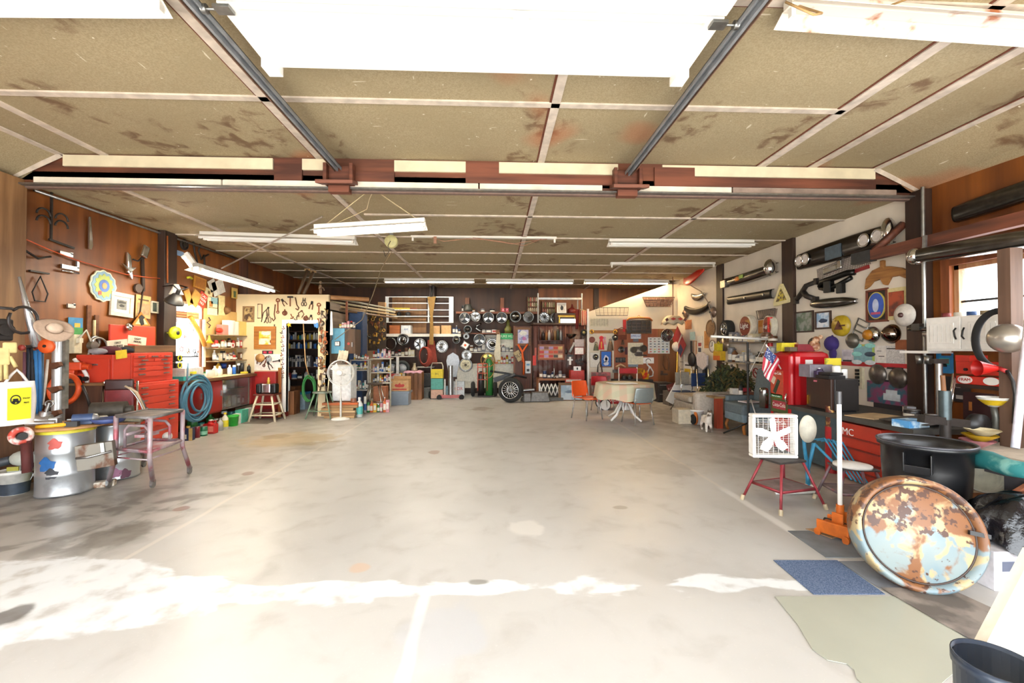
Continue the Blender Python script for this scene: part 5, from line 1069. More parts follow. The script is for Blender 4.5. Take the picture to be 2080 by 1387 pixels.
t = T('brown_side_cupboard','dark brown wooden cupboard beside the blue one','cupboard',((xb+xc)/2+.003,Yc+.2,z0)); PT(t,'carcass',G().bb(-(xc-xb)/2+.004,(xc-xb)/2,-.2,.2,0,z1-z0-.02),wood('#5a3e26','#3c2818',3,2)); PT(t,'sticker',G().cyl((-.03,-.205,.22),(-.03,-.2,.22),.03),mt('#a83a30')); PT(t,'handle',G().bb(.04,.06,-.22,-.2,.15,.25),STEEL)
fill('top of the blue and brown cupboards',(xa+.12,Yc+.12,z1+.002),(xc-.03,Yc+.12,z1+.002),6,(.1,.16),(.03,.05),kinds=('can','spray'),cols=['pink','red','yellow','black','cream','grey'])
q = wp('P',674,690); one('long_saw_blade','long pale pointed saw blade hanging by the partition corner','saw',G().pr([(0,.32),(.012,.28),(.035,-.2),(-.03,-.2),(-.015,.28)],-.01,0).m(DARK).bb(-.02,.02,-.02,.01,-.3,-.2),mt('#c9cdd0',.3,.6),(q.x,YP-.02,zz(q,674,662)))
Yd = YP+1.2
xa2,xb2 = max(Xq(Yd,702),XS+.03),Xq(Yd,736)
t = T('blue_locker','tall dark blue steel locker behind the brown cupboard','locker',((xa2+xb2)/2,Yd+.2,0)); zt_ = Zq(Yd,634); PT(t,'body',G().bb(-(xb2-xa2)/2,(xb2-xa2)/2,-.2,.2,0,zt_),mt('#2c4060',.5,.2),bev=.006); PT(t,'door',G().bb(-(xb2-xa2)/2+.02,(xb2-xa2)/2-.02,-.215,-.2,.1,zt_-.05),mt('#2f4668',.5,.2)); PT(t,'handle',G().bb(.03,.06,-.24,-.215,1.4,1.55),STEEL)
# overhead rack of long tubes and boards along the partition
q0 = onY(YP+.1,671,604); 
t = T('cardboard_tube','thick tan cardboard tube lying on top of the rack','tube',q0); PT(t,'tube',G().cyl((0,0,0),(Xq(YP+.4,746)-q0.x,.4,.0),.05,n=18),wood('#b98a5c','#9a6c42',2,0))
for k in range(4):
    a = onY(YP+.5,668+k*3,604+k*8); b = onY(YP+2.7,800+k*2,628+k*6)
    one('long_board','%s long %s board in the overhead rack beside the storeroom' % (('topmost','second','third','lowest')[k],('grey','cream','tan','brown')[k]),'board',G().tube([(0,0,0),b-a],.03,4),mt(('#8f8a78','#b8ab88','#a68c62','#6f5236')[k]),a)
one('rack_post','thin orange brown rack post beside the blue cupboard','post',G().bb(-.02,.02,-.02,.02,0,Zq(YP+.7,613)),mt('#8a4a26'),(Xq(YP+.7,704),YP+.7,0))
carton('carton','small tan carton on the end of the overhead rack','carton',Xq(12.2,776),12.2,Zq(12.2,638),.2,.2,.32,mt('#a07a50'),rz=.1)
for (u0,v0,u1,v1,tlt,lb) in ((606,548,611,598,.3,'left'),(622,552,627,598,.15,'right')):
    a = onY(YP+.05,u0+ (0 if lb == 'left' else -5),597); b = onY(YP+.4,u1+ (14 if lb == 'left' else 10),v0); one('wooden_pole','%s wooden pole leaning on top of the partition' % lb,'pole',G().tube([(0,0,0),b-a],.035,4).m(mt('#8a6a40')).box(*(b-a),.12,.05,.05),wood('#6a5238','#4a3626',3,2),a)
t = T('wooden_figure','little wooden figure standing on top of the partition','figure',onY(YP+.04,651,597)); PT(t,'body',G().tube([(0,0,0),(0,0,.12)],.03).tube([(-.02,0,.11),(0,0,.2)],.028).tube([(0,0,.17),(.07,0,.12),(.08,0,.08)],.012).ell(0,0,.25,.03,.03,.035),mt('#7a6048'))
# keys and brass panel
Yk = YP+2.9; xk0,xk1 = Xq(Yk,737),Xq(Yk,784)
one('key_board','dark board behind the hanging brass bits','board',G().bb(xk0,xk1,Yk,Yk+.03,Zq(Yk,712),Zq(Yk,632)),wood('#4a3a28','#33261a',3,0),(0,0,0))
PG = [mt('#9a7a34',.35,.7),mt('#b58a3a',.3,.8),mt('#5a4a2c',.5,.5),mt('#c49a4a',.3,.8),mt('#7a4a30',.5,.4)]
for k in range(70): gadget(Yk,random.uniform(740,781),random.uniform(638,706),'small brass fitting among those crowding the dark board','brass fittings on the dark board',PG,s=.95)
one('green_wire_loop','dark hose looped at the left of the brass board','hose',G().tube([(0,0,.6),(-.05,0,.2),(.02,0,-.1),(.1,0,-.3),(.25,0,-.35)],.02),mt('#3a3a30'),onY(Yk-.1,735,660))
# corner shelving with bottles
Ys_ = YP+1.5
def shelves(name,label,Y,u0,u1,vs_,dep,m,vb=None,place=None,n=8,**k):
    a,b = Xq(Y,u0),Xq(Y,u1); t = T(name,label,'shelf unit',((a+b)/2,Y+dep/2,0)); hw = (b-a)/2
    for v in vs_: z = Zq(Y,v); PT(t,'shelf',G().bb(-hw,hw,-dep/2,dep/2,z-.03,z),m)
    for s in (-1,1): PT(t,'upright',G().bb(s*hw-.015,s*hw+.015,-dep/2,-dep/2+.03,0,Zq(Y,vs_[0])),m)
    for i,v in enumerate(vs_):
        fill('%s %s' % (('the top shelf of','the second shelf of','the third shelf of','the lowest shelf of')[i],place),(a+.03,Y+dep*.35,Zq(Y,v)+.001),(b-.03,Y+dep*.35,Zq(Y,v)+.001),n,**k)
    return t
shelves('corner_shelving','cream angled corner shelving crowded with bottles',Ys_,752,793,(727,755,776),.35,mt('#d3cbb5'),place='the corner shelving',n=8,hs=(.12,.24),rs=(.03,.05),cols=['red','white','blue','pink','silver','black','yellow'])
shelves('side_shelving','low grey shelving behind the pedestal fan',YP+.9,712,748,(730,750,790),.4,mt('#9a948a'),place='the side shelving',n=7,hs=(.1,.2),rs=(.03,.05))
# washing machine and lumber
f = onY(YP-.05,700,812); t = T('white_washtub_cabinet','white enamel cabinet behind the pedestal fan','cabinet',(Xq(YP+.15,699),YP+.2,.33)); zt_ = Zq(YP,743)-.33
PT(t,'body',G().bb(-.2,.2,-.2,.2,0,zt_),mt('#d5dadb',.35),bev=.01); PT(t,'lid',G().bb(-.21,.21,-.21,.21,zt_,zt_+.02),mt('#cfc8b8')); PT(t,'door',G().bb(-.17,.17,-.21,-.2,.03,zt_-.1),mt('#dfe2e2',.35),bev=.004)
for k in range(6):
    one('lumber_offcut','%s plank in the pile of offcuts behind the fan' % ('lowest','second','third','fourth','fifth','topmost')[k],'plank',G().box(0,0,.025,random.uniform(.5,.75),.3,.05),wood(('#b59466','#8a6a48','#c4a57a','#a8865a','#9a7a52','#c0602c')[k],'#6a4c30',3,0),(Xq(YP-.25,690)+random.uniform(-.05,.05),YP-.15+.05*k*.3,.002+.053*k),random.uniform(-.1,.1))
for (u,nm,lb,r,h,c,cap,kd) in ((718,'cardboard_cylinder','brown cardboard cylinder standing right of the lumber pile',.06,.4,'#8a5c44','#8a5c44','can'),(730,'bleach_bottle','white and teal bottle beside the brown cylinder',.07,.42,'#d8dcd8','#e8e8e4','bottle')):
    q = onY(YP-.1,u,845); q.z = 0; bottle(nm,lb,q,r,h,c,cap,kind=kd,cat='container',lab='#4fb0a8' if u == 730 else None)
fill('the floor behind the chrome bar stool',(Xq(YP+.5,738),YP+.55,0),(Xq(YP+.5,790),YP+.55,0),8,(.2,.36),(.05,.08))
carton('brown_carton','tall brown carton behind the chrome bar stool','carton',Xq(YP+1,772),YP+1.1,0,.3,.25,.55,mt('#9a5c34'))
q = fl(811,823); q.y += .2
t = carton('grey_storage_bin','grey plastic storage bin under the printed carton','bin',q.x,q.y,0,.46,.36,zz(q,811,793)-.03,mt('#7f8a94',.4,0,.06)); PT(t,'rim',G().bb(-.26,.26,-.21,.21,zz(q,811,793)-.06,zz(q,811,793)),mt('#7f8a94',.4,0,.06),bev=.01)
zb_ = zz(q,811,793)+.002
t = carton('printed_carton','tan carton with a red printed emblem on the grey bin','carton',q.x,q.y,zb_,.46,.34,zz(q,811,771)-zb_,mt('#c49a68',.7),flaps=True); hh = zz(q,811,771)-zb_
PT(t,'red_emblem',G().pr([(-.13,hh*.5),(-.1,hh*.65),(-.04,hh*.6),(0,hh*.75),(.04,hh*.6),(.1,hh*.65),(.13,hh*.5),(.1,hh*.38),(0,hh*.33),(-.1,hh*.38)],-.175,-.169).bb(-.18,.18,-.175,-.169,hh*.1,hh*.22),mt('#b5352a'))

# ================================================================ BACK WALL
def Y_(Y):
    return (lambda u: onY(Y,u,700).x),(lambda v: onY(Y,1000,v).z)
YA = YB-.45
PX,PZ = Y_(YA)
SHW = mt('#d8d3c6',.6,0,.08); SHB = wood('#8a5030','#5f341e',2,0)
def plank(nm,label,u0,u1,v,dep,th,m,Y=YA,cat='shelf',back=YB):
    X_,Z_ = Y_(Y); return one(nm,label,cat,G().bb(X_(u0),X_(u1),Y,back-.005,Z_(v)-th,Z_(v)),m)
plank('long_wall_shelf','long white edged shelf across the back wall left of the hubcaps',783,936,678,.4,.09,SHW)
plank('long_wall_shelf','short white shelf at the back left over the storage bin',783,842,723,.4,.03,SHW)
plank('long_wall_shelf','red brown board shelf running above the top hubcap row',926,1092,633,.4,.06,SHB)
plank('long_wall_shelf','brown shelf just below the top hubcap row',940,1012,676,.4,.035,SHB)
plank('long_wall_shelf','white shelf behind the green gas cylinder, upper of two',950,1046,715,.4,.02,SHW)
plank('long_wall_shelf','white shelf behind the green gas cylinder, lower of two',950,1046,739,.4,.02,SHW)
plank('long_wall_shelf','low narrow white shelf left of the scooter',845,880,745,.4,.02,SHW)
one('white_cabinet_panel','white panelled cabinet front below the back shelves','cabinet',G().bb(PX(928),PX(1046),YA+.1,YB-.01,.2,PZ(741)).bb(PX(985),PX(1046),YA+.3,YB-.01,PZ(739)+.04,PZ(680)),mt('#d9d4c4'))
one('dark_back_board','dark board behind the middle of the back shelves','board',G().bb(PX(842),PX(925),YB-.06,YB-.01,.0,PZ(682)),wood('#4a2a1c','#2c1810',2,2))
one('tan_back_board','tan plywood board behind the white wire rack','board',G().bb(PX(790),PX(862),YB-.05,YB-.005,PZ(676),PZ(600)),wood('#8a6238','#6a4826',2,2))
# white ladder rack
X_,Z_ = Y_(YA-.05)
t = T('louvered_rack','white rail rack with five long bars high on the back wall','rack',(0,YA-.05,0))
for u0,u1 in ((783,789),(912,921),(869,872)): PT(t,'end_plate',G().bb(X_(u0),X_(u1),-.03,.03,Z_(655),Z_(604)),mt('#cfd4d4',.5))
for v in (604,616.5,630,643,655): PT(t,'rail',G().bb(X_(783),X_(921),-.04,-.01,Z_(v)-.012,Z_(v)+.012),mt('#e0e2e0',.5))
one('rack_bracket','short steel arms fixing the white rail rack to the wall','bracket',G().bb(X_(785),X_(788),YA-.02,YB,Z_(630),Z_(628)).bb(X_(914),X_(918),YA-.02,YB,Z_(630),Z_(628)),STEEL)
one('yellow_level','yellow and brown spirit level lying on the rail rack','level',G().bb(X_(790),X_(831),YA+.06,YA+.1,Z_(630)+.013,Z_(627)+.03).m(mt('#8a4a30')).bb(X_(831),X_(845),YA+.06,YA+.1,Z_(630)+.013,Z_(627)+.03),mt('#c9b43a'))
one('level_support','thin steel rod across the rack under the level','rod',G().bb(X_(783),X_(921),YA-.03,YA+.12,Z_(630)-.01,Z_(630)+.01),STEEL)
for k,(u,ww) in enumerate(((795,7),(809,8),(827,10))): one('black_dome','black cap resting in the rail rack, %s of three' % ('left','middle','right')[k],'cap',G().ell(0,0,.06,ww/120,.12,.09),DARK,(X_(u),YA+.06,Z_(643)+.013))
one('rack_tray','thin plank lying in the rail rack under the caps','plank',G().bb(X_(787),X_(860),YA-.02,YA+.2,Z_(643)-.01,Z_(643)+.012),wood('#8a7a5c','#6a5a40',2,0))
# mustard webbing and red hose
YT = YA-.2; X_,Z_ = Y_(YT)
t = T('mustard_webbing','mustard yellow webbing strap hanging from a post down the back wall','strap',(0,YT,0))
PT(t,'strap',G().pr([(X_(868),Z_(604)),(X_(885),Z_(603)),(X_(879),Z_(640)),(X_(881),Z_(700)),(X_(872),Z_(700)),(X_(874),Z_(640))],-.02,.02),mt('#7a5a1c',.7,0,.2)); PT(t,'hook',G().tube([(X_(876),0,Z_(603)),(X_(877),.05,Z_(590)),(X_(875),.1,Z_(583))],.03),DARK)
one('post_stub','dark timber post above the mustard strap','post',G().bb(X_(871),X_(881),YT+.1,YB-.01,Z_(606),ZC-.005),DKWOOD)
t = T('red_hose_bundle','bundle of red brown hose hanging below the mustard strap','hose',(0,YT,0))
for k in range(5): PT(t,'loop',G().ring(X_(862)+.01*k,.02*k-.05,Z_(722)-.01*k,.14+.012*k,.018,'y',24,R2=.26+.01*k),mt('#8a2f1c',.6))
PT(t,'bag',G().pr([(X_(868),Z_(690)),(X_(882),Z_(692)),(X_(888),Z_(740)),(X_(866),Z_(738))],.06,.14),mt('#7a2a1a',.8,0,.3))
# cartons on the white shelf
zsw = PZ(678)
carton('wooden_crate','orange brown bottle crate on the white edged shelf','crate',PX(801),YA+.17,zsw+.002,PX(812)-PX(791),.3,PZ(660)-zsw,wood('#a8602c','#7a4420',3,0))
carton('carton','white carton with blue print on the white edged shelf','carton',PX(824),YA+.17,zsw+.002,PX(834)-PX(814),.3,PZ(661)-zsw,mt('#d5d8d8'),text='AMI',tm=mt('#2a5aa8'))
carton('carton','tan carton, left of the pair by the mustard strap','carton',PX(886),YA+.17,zsw+.002,PX(893)-PX(879),.3,PZ(662)-zsw,mt('#c49a64'))
carton('carton','tan carton, right of the pair by the mustard strap','carton',PX(906),YA+.17,zsw+.002,PX(916)-PX(895)-.02,.3,PZ(661)-zsw,mt('#c89f68'))
fill('the white edged shelf, beyond the tan cartons',(PX(918),YA+.15,zsw+.002),(PX(935),YA+.15,zsw+.002),3,(.16,.26),(.05,.07),cols=['silver','black','navy'])
fill('the short white shelf at the back left',(PX(786),YA+.15,PZ(723)+.002),(PX(840),YA+.15,PZ(723)+.002),8,(.12,.26),(.05,.09),cols=['silver','brown','yellow','black','grey','cream'])
fill('the red brown board shelf',(PX(930),YA+.2,PZ(633)+.002),(PX(1010),YA+.2,PZ(633)+.002),4,(.1,.2),(.05,.08),cols=['black','brown','grey'])
fill('the lower brown hubcap shelf',(PX(975),YA+.2,PZ(676)+.002),(PX(1010),YA+.2,PZ(676)+.002),3,(.1,.16),(.05,.1),cols=['white','silver','grey'])
fill('the upper white shelf behind the gas cylinder',(PX(953),YA+.2,PZ(715)+.002),(PX(1043),YA+.2,PZ(715)+.002),11,(.15,.3),(.05,.09),cols=['black','silver','grey','brown','blue'])
fill('the lower white shelf behind the gas cylinder',(PX(1000),YA+.2,PZ(739)+.002),(PX(1044),YA+.2,PZ(739)+.002),8,(.15,.28),(.04,.07),cols=['black','yellow','red','orange','brown','green'])
for (u,z,lb,hx) in ((948,0,'left','#7a4a26'),(1020,0,'right','#9a5a34')):
    one('shelf_post_stub','%s of two short timber stubs standing above the board shelf' % lb,'post',G().bb(PX(u-4),PX(u+4),YA+.25,YB-.01,PZ(633)+.003,PZ(603)),wood(hx,'#5a3420',3,2))
one('dark_pot','dark ribbed pot in front of the left timber stub','pot',G().lathe([(0,0),(.14,0),(.15,.1),(.1,.2),(.1,.24),(0,.24)]),mt('#4a4a44',.5,.3),(PX(950),YA+.12,PZ(633)+.002))
for k,u in enumerate((1022,1030)): carton('small_red_box','%s of two small pink red boxes on the board shelf' % ('left','right')[k],'box',PX(u),YA+.1,PZ(633)+.002,.1,.08,.12,mt('#c0485a'),text='P' if k else 'A',tm=WHITE,ts=.7)
# hubcaps
HC = mt('#7e7e7c',.2,1,.2,9); HD = mt('#5a5a5a',.3,.9,.2)
def hubcap(u,v,r,style,lb,W=YA-.1,nm='hubcap'):   # YA-.1: just in front of the shelf edges
    if isinstance(W,(int,float)): q = onY(W,u,v)
    else: q = wp(W,u,v)+Vector((sin(wr(W)),-cos(wr(W)),0))*.04
    R = r/depthppm(q); t = T(nm,lb,'hubcap',q,wr(W))
    PT(t,'rim',G().lathe([(R*.8,-.01),(R*.86,-.035),(R*.97,-.03),(R,.0),(R*.98,.01)],ax='y',n=32),HC)
    if isinstance(W,(int,float)) and W < YB-.3 and W > 13: nail(t,0,R*.88,YB-W)
    if style == 'ring': PT(t,'inner_rim',G().ring(0,-.02,0,R*.84,R*.05),HC); return t
    if style == 'disc': PT(t,'dish',G().lathe([(R*.8,-.01),(R*.6,-.02),(R*.55,-.005),(R*.35,-.02),(R*.3,-.05),(0,-.06)],ax='y',n=32),HC)
    elif style == 'dark': PT(t,'dish',G().lathe([(R*.82,-.01),(R*.5,-.02),(R*.2,-.045),(0,-.05)],ax='y',n=32),HD)
    elif style == 'dome': PT(t,'dish',G().lathe([(R*.8,-.01),(R*.65,-.06),(R*.35,-.1),(0,-.12)],ax='y',n=32),HC)
    else: PT(t,'dish',G().lathe([(R*.8,-.01),(R*.5,-.005),(R*.2,-.01),(0,-.01)],ax='y',n=32),HC if style != 'tri' else mt('#2c2c2c',.35,.9,.1))
    n_ = {'tri': 3,'star': 6,'fin': 16,'slots': 12}.get(style,0); g = G()
    for k in range(n_):
        a = 2*pi*k/n_+pi/2; w_ = .3 if n_ == 3 else .09 if n_ == 6 else .05
        g.add([(R*(.12*cos(a-1.3)),-.05,R*.12*sin(a-1.3)),(R*.78*cos(a-w_),-.03,R*.78*sin(a-w_)),(R*.78*cos(a+w_),-.03,R*.78*sin(a+w_)),(R*(.12*cos(a+1.3)),-.05,R*.12*sin(a+1.3))],[(0,1,2,3)])
    if n_: PT(t,'spokes',g,HC if style != 'slots' else HD,solid=.006)
    PT(t,'center_cap',G().lathe([(R*.18,-.03),(R*.16,-.065),(0,-.07)],ax='y',n=18),HC if style != 'dark' else mt('#8a8a8a',.3,.9))
    return t
for a in ((944,646,12,'tri','three-spoke hubcap, first from the left in the top row'),(966,643,10.5,'star','six-spoke hubcap, second in the top row, overlapping the first'),(992,645,12,'tri','three-spoke hubcap, third in the top row'),
          (1019,645,12,'tri','three-spoke hubcap, fourth in the top row'),(1047,643,12,'dome','domed bright hubcap, fifth in the top row'),(1073,644,11.5,'dark','dark faced hubcap, sixth in the top row'),
          (1105,645,11.5,'slots','slotted hubcap, seventh in the top row, behind the rack rail'),(1128,646,11.5,'disc','plain ringed hubcap, last in the top row'),
          (950,669,8.5,'dome','small round domed hubcap under the first top-row hubcaps'),(947,683,6.5,'disc','smallest hubcap hanging over the square badge'),(974,690,12.5,'tri','three-spoke hubcap in the second row over the gas cylinder'),
          (1000,699,14,'disc','large ringed hubcap beside the hanging hand saw'),(819,690,12.5,'disc','plain ringed hubcap in front of the white edged shelf'),(853,699,12.5,'star','starred hubcap left of the mustard strap'),
          (898,704,13,'fin','finned hubcap right of the mustard strap'),(793,698,13,'ring','bare open wheel trim ring left of the hubcaps'),(927,690,8,'dome','small domed hubcap above the grey shovel'),(948,721,11,'fin','finned hubcap right above the lettered one')):
    hubcap(*a,nm='trim_ring' if a[3] == 'ring' else 'hubcap')
t = hubcap(946,741,14,'plainface','hubcap with painted lettering reading like a stop notice'); R = 14/depthppm(t.location)
PT(t,'painted_face',G().lathe([(R*.78,-.02),(R*.7,-.03),(0,-.03)],ax='y',n=28),mt('#cfc8a8',.5)); txt('HELP',t,mt('#4a3a20'),0,.05,.09,-.075); txt('STOP',t,mt('#4a3a20'),0,-.05,.09,-.075)
for (u,v,r,lb) in ((876,718,8,'square chrome wheel trim hanging below the mustard strap'),(945,701,8,'square white and chrome badge with an orange centre')):
    q = onY(YA-.12,u,v); s = r/depthppm(q)*.8; t = T('square_trim',lb,'trim',q); t.rotation_euler = (0,.6,0); PT(t,'rim',G().tube([(-s,0,-s),(s,0,-s),(s,0,s),(-s,0,s)],.02,8,True),HC)
    if u == 945: PT(t,'badge',G().m(WHITE).bb(-s,s,-.01,.01,-s,s).m(mt('#c85a2a')).cyl((0,-.015,0),(0,-.01,0),s*.4),None)
one('curved_horn','curved chrome horn on the brown shelf beside the domed hubcap','horn',G().tube([(.12,0,.14),(-.02,0,.08),(-.05,0,-.02),(.06,0,-.09),(.14,0,-.1)],.03,r2=.06),HC,(PX(970),YA+.1,PZ(676)+.16))
# things standing at the back, left to right
f = fl(840,812); X_,Z_ = Y_(f.y)
t = T('split_log_cabinet','brown plank crate box standing behind the grey bin','crate',(X_(841),f.y+.2,0)); w2 = (X_(857)-X_(825))/2; hh = Z_(756)
for k in range(4): PT(t,'plank',G().bb(-w2+2*w2*k/4+.004,-w2+2*w2*(k+1)/4-.004,-.2,.2,0,hh),wood('#9a6840','#6a4226',3,2),bev=.006)
one('pink_cloth','pink cloth spread on top of the plank crate','cloth',G().grid(lambda u,v: (w2*2.3*(u-.5),.5*(v-.5),hh+.03-.08*max(0,abs(u-.5)*2.4-1)-.04*(v < .05)+.01*sin(u*19)),20,6),mt('#c99aa8',.9),(X_(838),f.y+.2,0),solid=.008)
one('glass_lamp_base','small glass and brass lamp base on the pink cloth','lamp base',G().lathe([(0,0),(.07,0),(.09,.05),(.04,.12),(.03,.2),(.05,.22),(0,.22)]),mt('#c8b89a',.2,.4),(X_(840),f.y+.15,hh+.04))
Xb,Zb = Y_(12.9)
def obj_at(u,v,Y): q = onY(Y,u,v); return q
for (u,v0,r,lb,hx) in ((797,742,.2,'dark tyre rim with a white centre at the back left','#26292c'),(817,745,.2,'dark green tyre behind the white upright','#2a3030')):
    q = onY(13.3,u,748); o = T('small_tyre',lb,'tyre',q); PT(o,'tread',G().ring(0,0,0,.19,.055),mt(hx,.8)); nail(o,0,.16,YB-13.3); PT(o,'disc',G().lathe([(0,-.02),(.14,-.02),(.14,.02),(0,.02)],ax='y'),mt('#b0b8bc'))
one('white_upright','white wooden upright with a loop of cord at the back left','post',G().bb(Xb(805),Xb(810),12.9,12.95,0,Zb(725)),WHITE)
q = onY(12.9,800,768); carton('red_white_carton','red and white carton under the back left tyres','carton',q.x,13.0,zz(q,800,771),.4,.25,.17,mt('#c23028',.5,0,0,4,h2='#d8d4cc'))
one('low_plank_bench','low wooden bench holding cartons at the back left','bench',G().bb(Xb(783),Xb(822),12.85,13.2,zz(q,800,771)-.05,zz(q,800,771)-.002).bb(Xb(784),Xb(787),12.9,13.1,0,zz(q,800,771)-.05).bb(Xb(818),Xb(821),12.9,13.1,0,zz(q,800,771)-.05),wood('#a8845a','#7a5c3c',3,0))
fill('the floor under the low plank bench',(Xb(785),13.05,0),(Xb(792),13.05,0),3,(.2,.3),(.05,.08),cols=['white','grey','silver'])
fill('the low bench beside the red and white carton',(Xb(810),13.05,zz(q,800,771)+.001),(Xb(821),13.05,zz(q,800,771)+.001),2,(.2,.3),(.05,.08),cols=['cream','white','yellow'])
# drum and clutter between log crate and scooter
bucket('grey_pail','grey pail on the floor behind the plank crate',onY(13.0,866,800)*1.0,.16,.3,mt('#8a8a84'),hand=True).location.z = 0
for k,(u,w_,h_,hx,lb) in enumerate(((866,.35,.28,'#b5563c','orange red carton on the floor by the yellow box cart'),(906,.3,.3,'#8aa8b8','pale blue carton behind the red scooter'),(932,.34,.45,'#c9cfd2','white printed carton right of the red scooter'),(858,.25,.2,'#a89c88','grey tan carton at the foot of the plank crate'))):
    X_,Z_ = Y_(13.2); carton('carton',lb,'carton',X_(u),13.3,0,w_,.25,h_,mt(hx),text='FOR' if k == 2 else None,tm=mt('#b03a30'))
# hand truck with yellow and teal boxes
X_,Z_ = Y_(12.7)
t = T('hand_truck','chrome framed hand truck carrying the yellow and teal boxes','hand truck',(X_(888),12.7,0)); a = (X_(900)-X_(876))/2; hh = Z_(737)
PT(t,'frame',G().tube([(-a,0,0),(-a,0,hh-.1),(-a*.8,0,hh),(a*.8,0,hh),(a,0,hh-.1),(a,0,0)],.018),mt('#b8b4a8',.3,.8)); PT(t,'toe_plate',G().bb(-a,a,-.25,0,0.0,.02),IRON)
for s in (-1,1): PT(t,'wheel',G().cyl((s*(a+.03),.03,.1),(s*(a+.07),.03,.1),.1),RUBBER)
zt_ = Z_(788)
for (nm,v0,v1,hx,lb) in (('carton',807,789,'#c9a088','orange white carton at the bottom of the hand truck stack'),('carton',788.5,767,'#4f9a8c','teal carton in the middle of the hand truck stack'),('carton',766.5,749,'#d8c01c','bright yellow carton on top of the hand truck stack')):
    carton(nm,lb,'carton',X_(890),12.55,max(0.022,Z_(v0)),.34,.24,Z_(v1)-max(0.022,Z_(v0))-.004,mt(hx),text='BIG' if hx == '#d8c01c' else None,tm=mt('#7a6a10'))
# red scooter jack with steel tube
f = fl(915,811); X_,Z_ = Y_(f.y)
t = T('floor_crane_base','red wheeled base with upright steel posts on the back floor','lifting jack',f); a = (X_(938)-X_(893))/2
PT(t,'base',G().bb(-a,a,-.03,.03,.04,.13),mt('#b05a56',.5)); PT(t,'column',G().m(STEEL).cyl((0,0,.13),(0,0,Z_(742)),.07).m(mt('#a83a38')).cyl((0,0,.13),(0,0,.4),.05))
for s in (-1,1): PT(t,'post',G().cyl((s*.16,0,.1),(s*.16,0,Z_(770)),.025),mt('#c9c4bc',.4,.5)); PT(t,'wheel',G().cyl((s*(a-.0),-.04,.06),(s*(a-.0),.04,.06),.075),RUBBER)
q = onY(13.1,920,740); one('grey_shovel_blade','grey shovel blade hanging upside down behind the red based jack','shovel',G().pr([(-.11,-.38),(.11,-.38),(.2,.1),(.16,.26),(0,.36),(-.16,.26),(-.2,.1)],-.01,.01).cyl((0,0,-.4),(0,0,-1.1),.02),mt('#8d9094',.4,.4),q)
one('engine_block_part','black engine part lying behind the jack','engine part',G().box(0,0,.2,.35,.3,.4).cyl((-.1,-.2,.3),(-.1,.1,.3),.1),mt('#2a2a28',.6),(X_(862),f.y+.9,.3),bev=.02)
one('dark_tool_trunk','dark trunk under the engine part at the back','trunk',G().bb(-.25,.25,-.2,.2,0,.298),mt('#1f201e'),(X_(862),f.y+.9,0))
# welding cart
f = fl(984,806); X_,Z_ = Y_(f.y)
t = T('welding_cart','two-wheeled welding cart with a red wire frame','cart',f)
for s,u in ((-1,961),(1,1006)): PT(t,'wheel',G().m(RUBBER).tfpush(Matrix.Translation((X_(u)-f.x,0,.24)),lambda: None).ring(X_(u)-f.x,0,.24,.17,.06,'x',24).m(STEEL).cyl((X_(u)-f.x-.03,0,.24),(X_(u)-f.x+.03,0,.24),.11))
PT(t,'axle',G().cyl((X_(961)-f.x,0,.24),(X_(1006)-f.x,0,.24),.015).bb(-.2,.25,-.15,.12,.02,.05),IRON)
a,b = X_(971)-f.x,X_(990)-f.x
g = G()
for z in (770,757,745,738): g.tube([(a,-.16,Z_(z)),(b,-.16,Z_(z))],.014)
g.tube([(a,-.16,Z_(738)),(a,-.16,.2)],.014).tube([(b,-.16,Z_(738)),(b,-.16,.2)],.014).tube([((a+b)/2,-.16,Z_(738)),((a+b)/2,-.16,Z_(770))],.01)
PT(t,'wire_frame',g,mt('#b04a38',.5))
g = G().m(mt('#2f7a3a',.35,0,.1)).lathe([(0,0),(.115,0),(.115,Z_(735)-.05),(.08,Z_(728)-.05),(.03,Z_(722)-.05),(0,Z_(722)-.05)])
one('oxygen_cylinder','tall green gas cylinder on the welding cart','gas cylinder',g,None,(X_(994),f.y+.0,.052))
one('acetylene_cylinder','shorter black gas cylinder on the welding cart','gas cylinder',G().lathe([(0,0),(.1,0),(.1,Z_(765)),(.04,Z_(757)),(0,Z_(757))]),mt('#20201f',.4),(X_(977),f.y,.052))
t = T('regulator_gauges','olive brass regulator with coiled hose on the green cylinder','regulator',(X_(991),f.y,Z_(723)))
PT(t,'gauge',G().cyl((-.08,-.06,0),(-.08,0,0),.06).cyl((.08,-.06,.02),(.08,0,.02),.05),mt('#8a8038',.3,.6)); PT(t,'hose',G().ring(0,-.12,-.12,.2,.016,'y').ring(.02,-.15,-.35,.17,.014,'y',R2=.3),mt('#8a6a2a',.6))
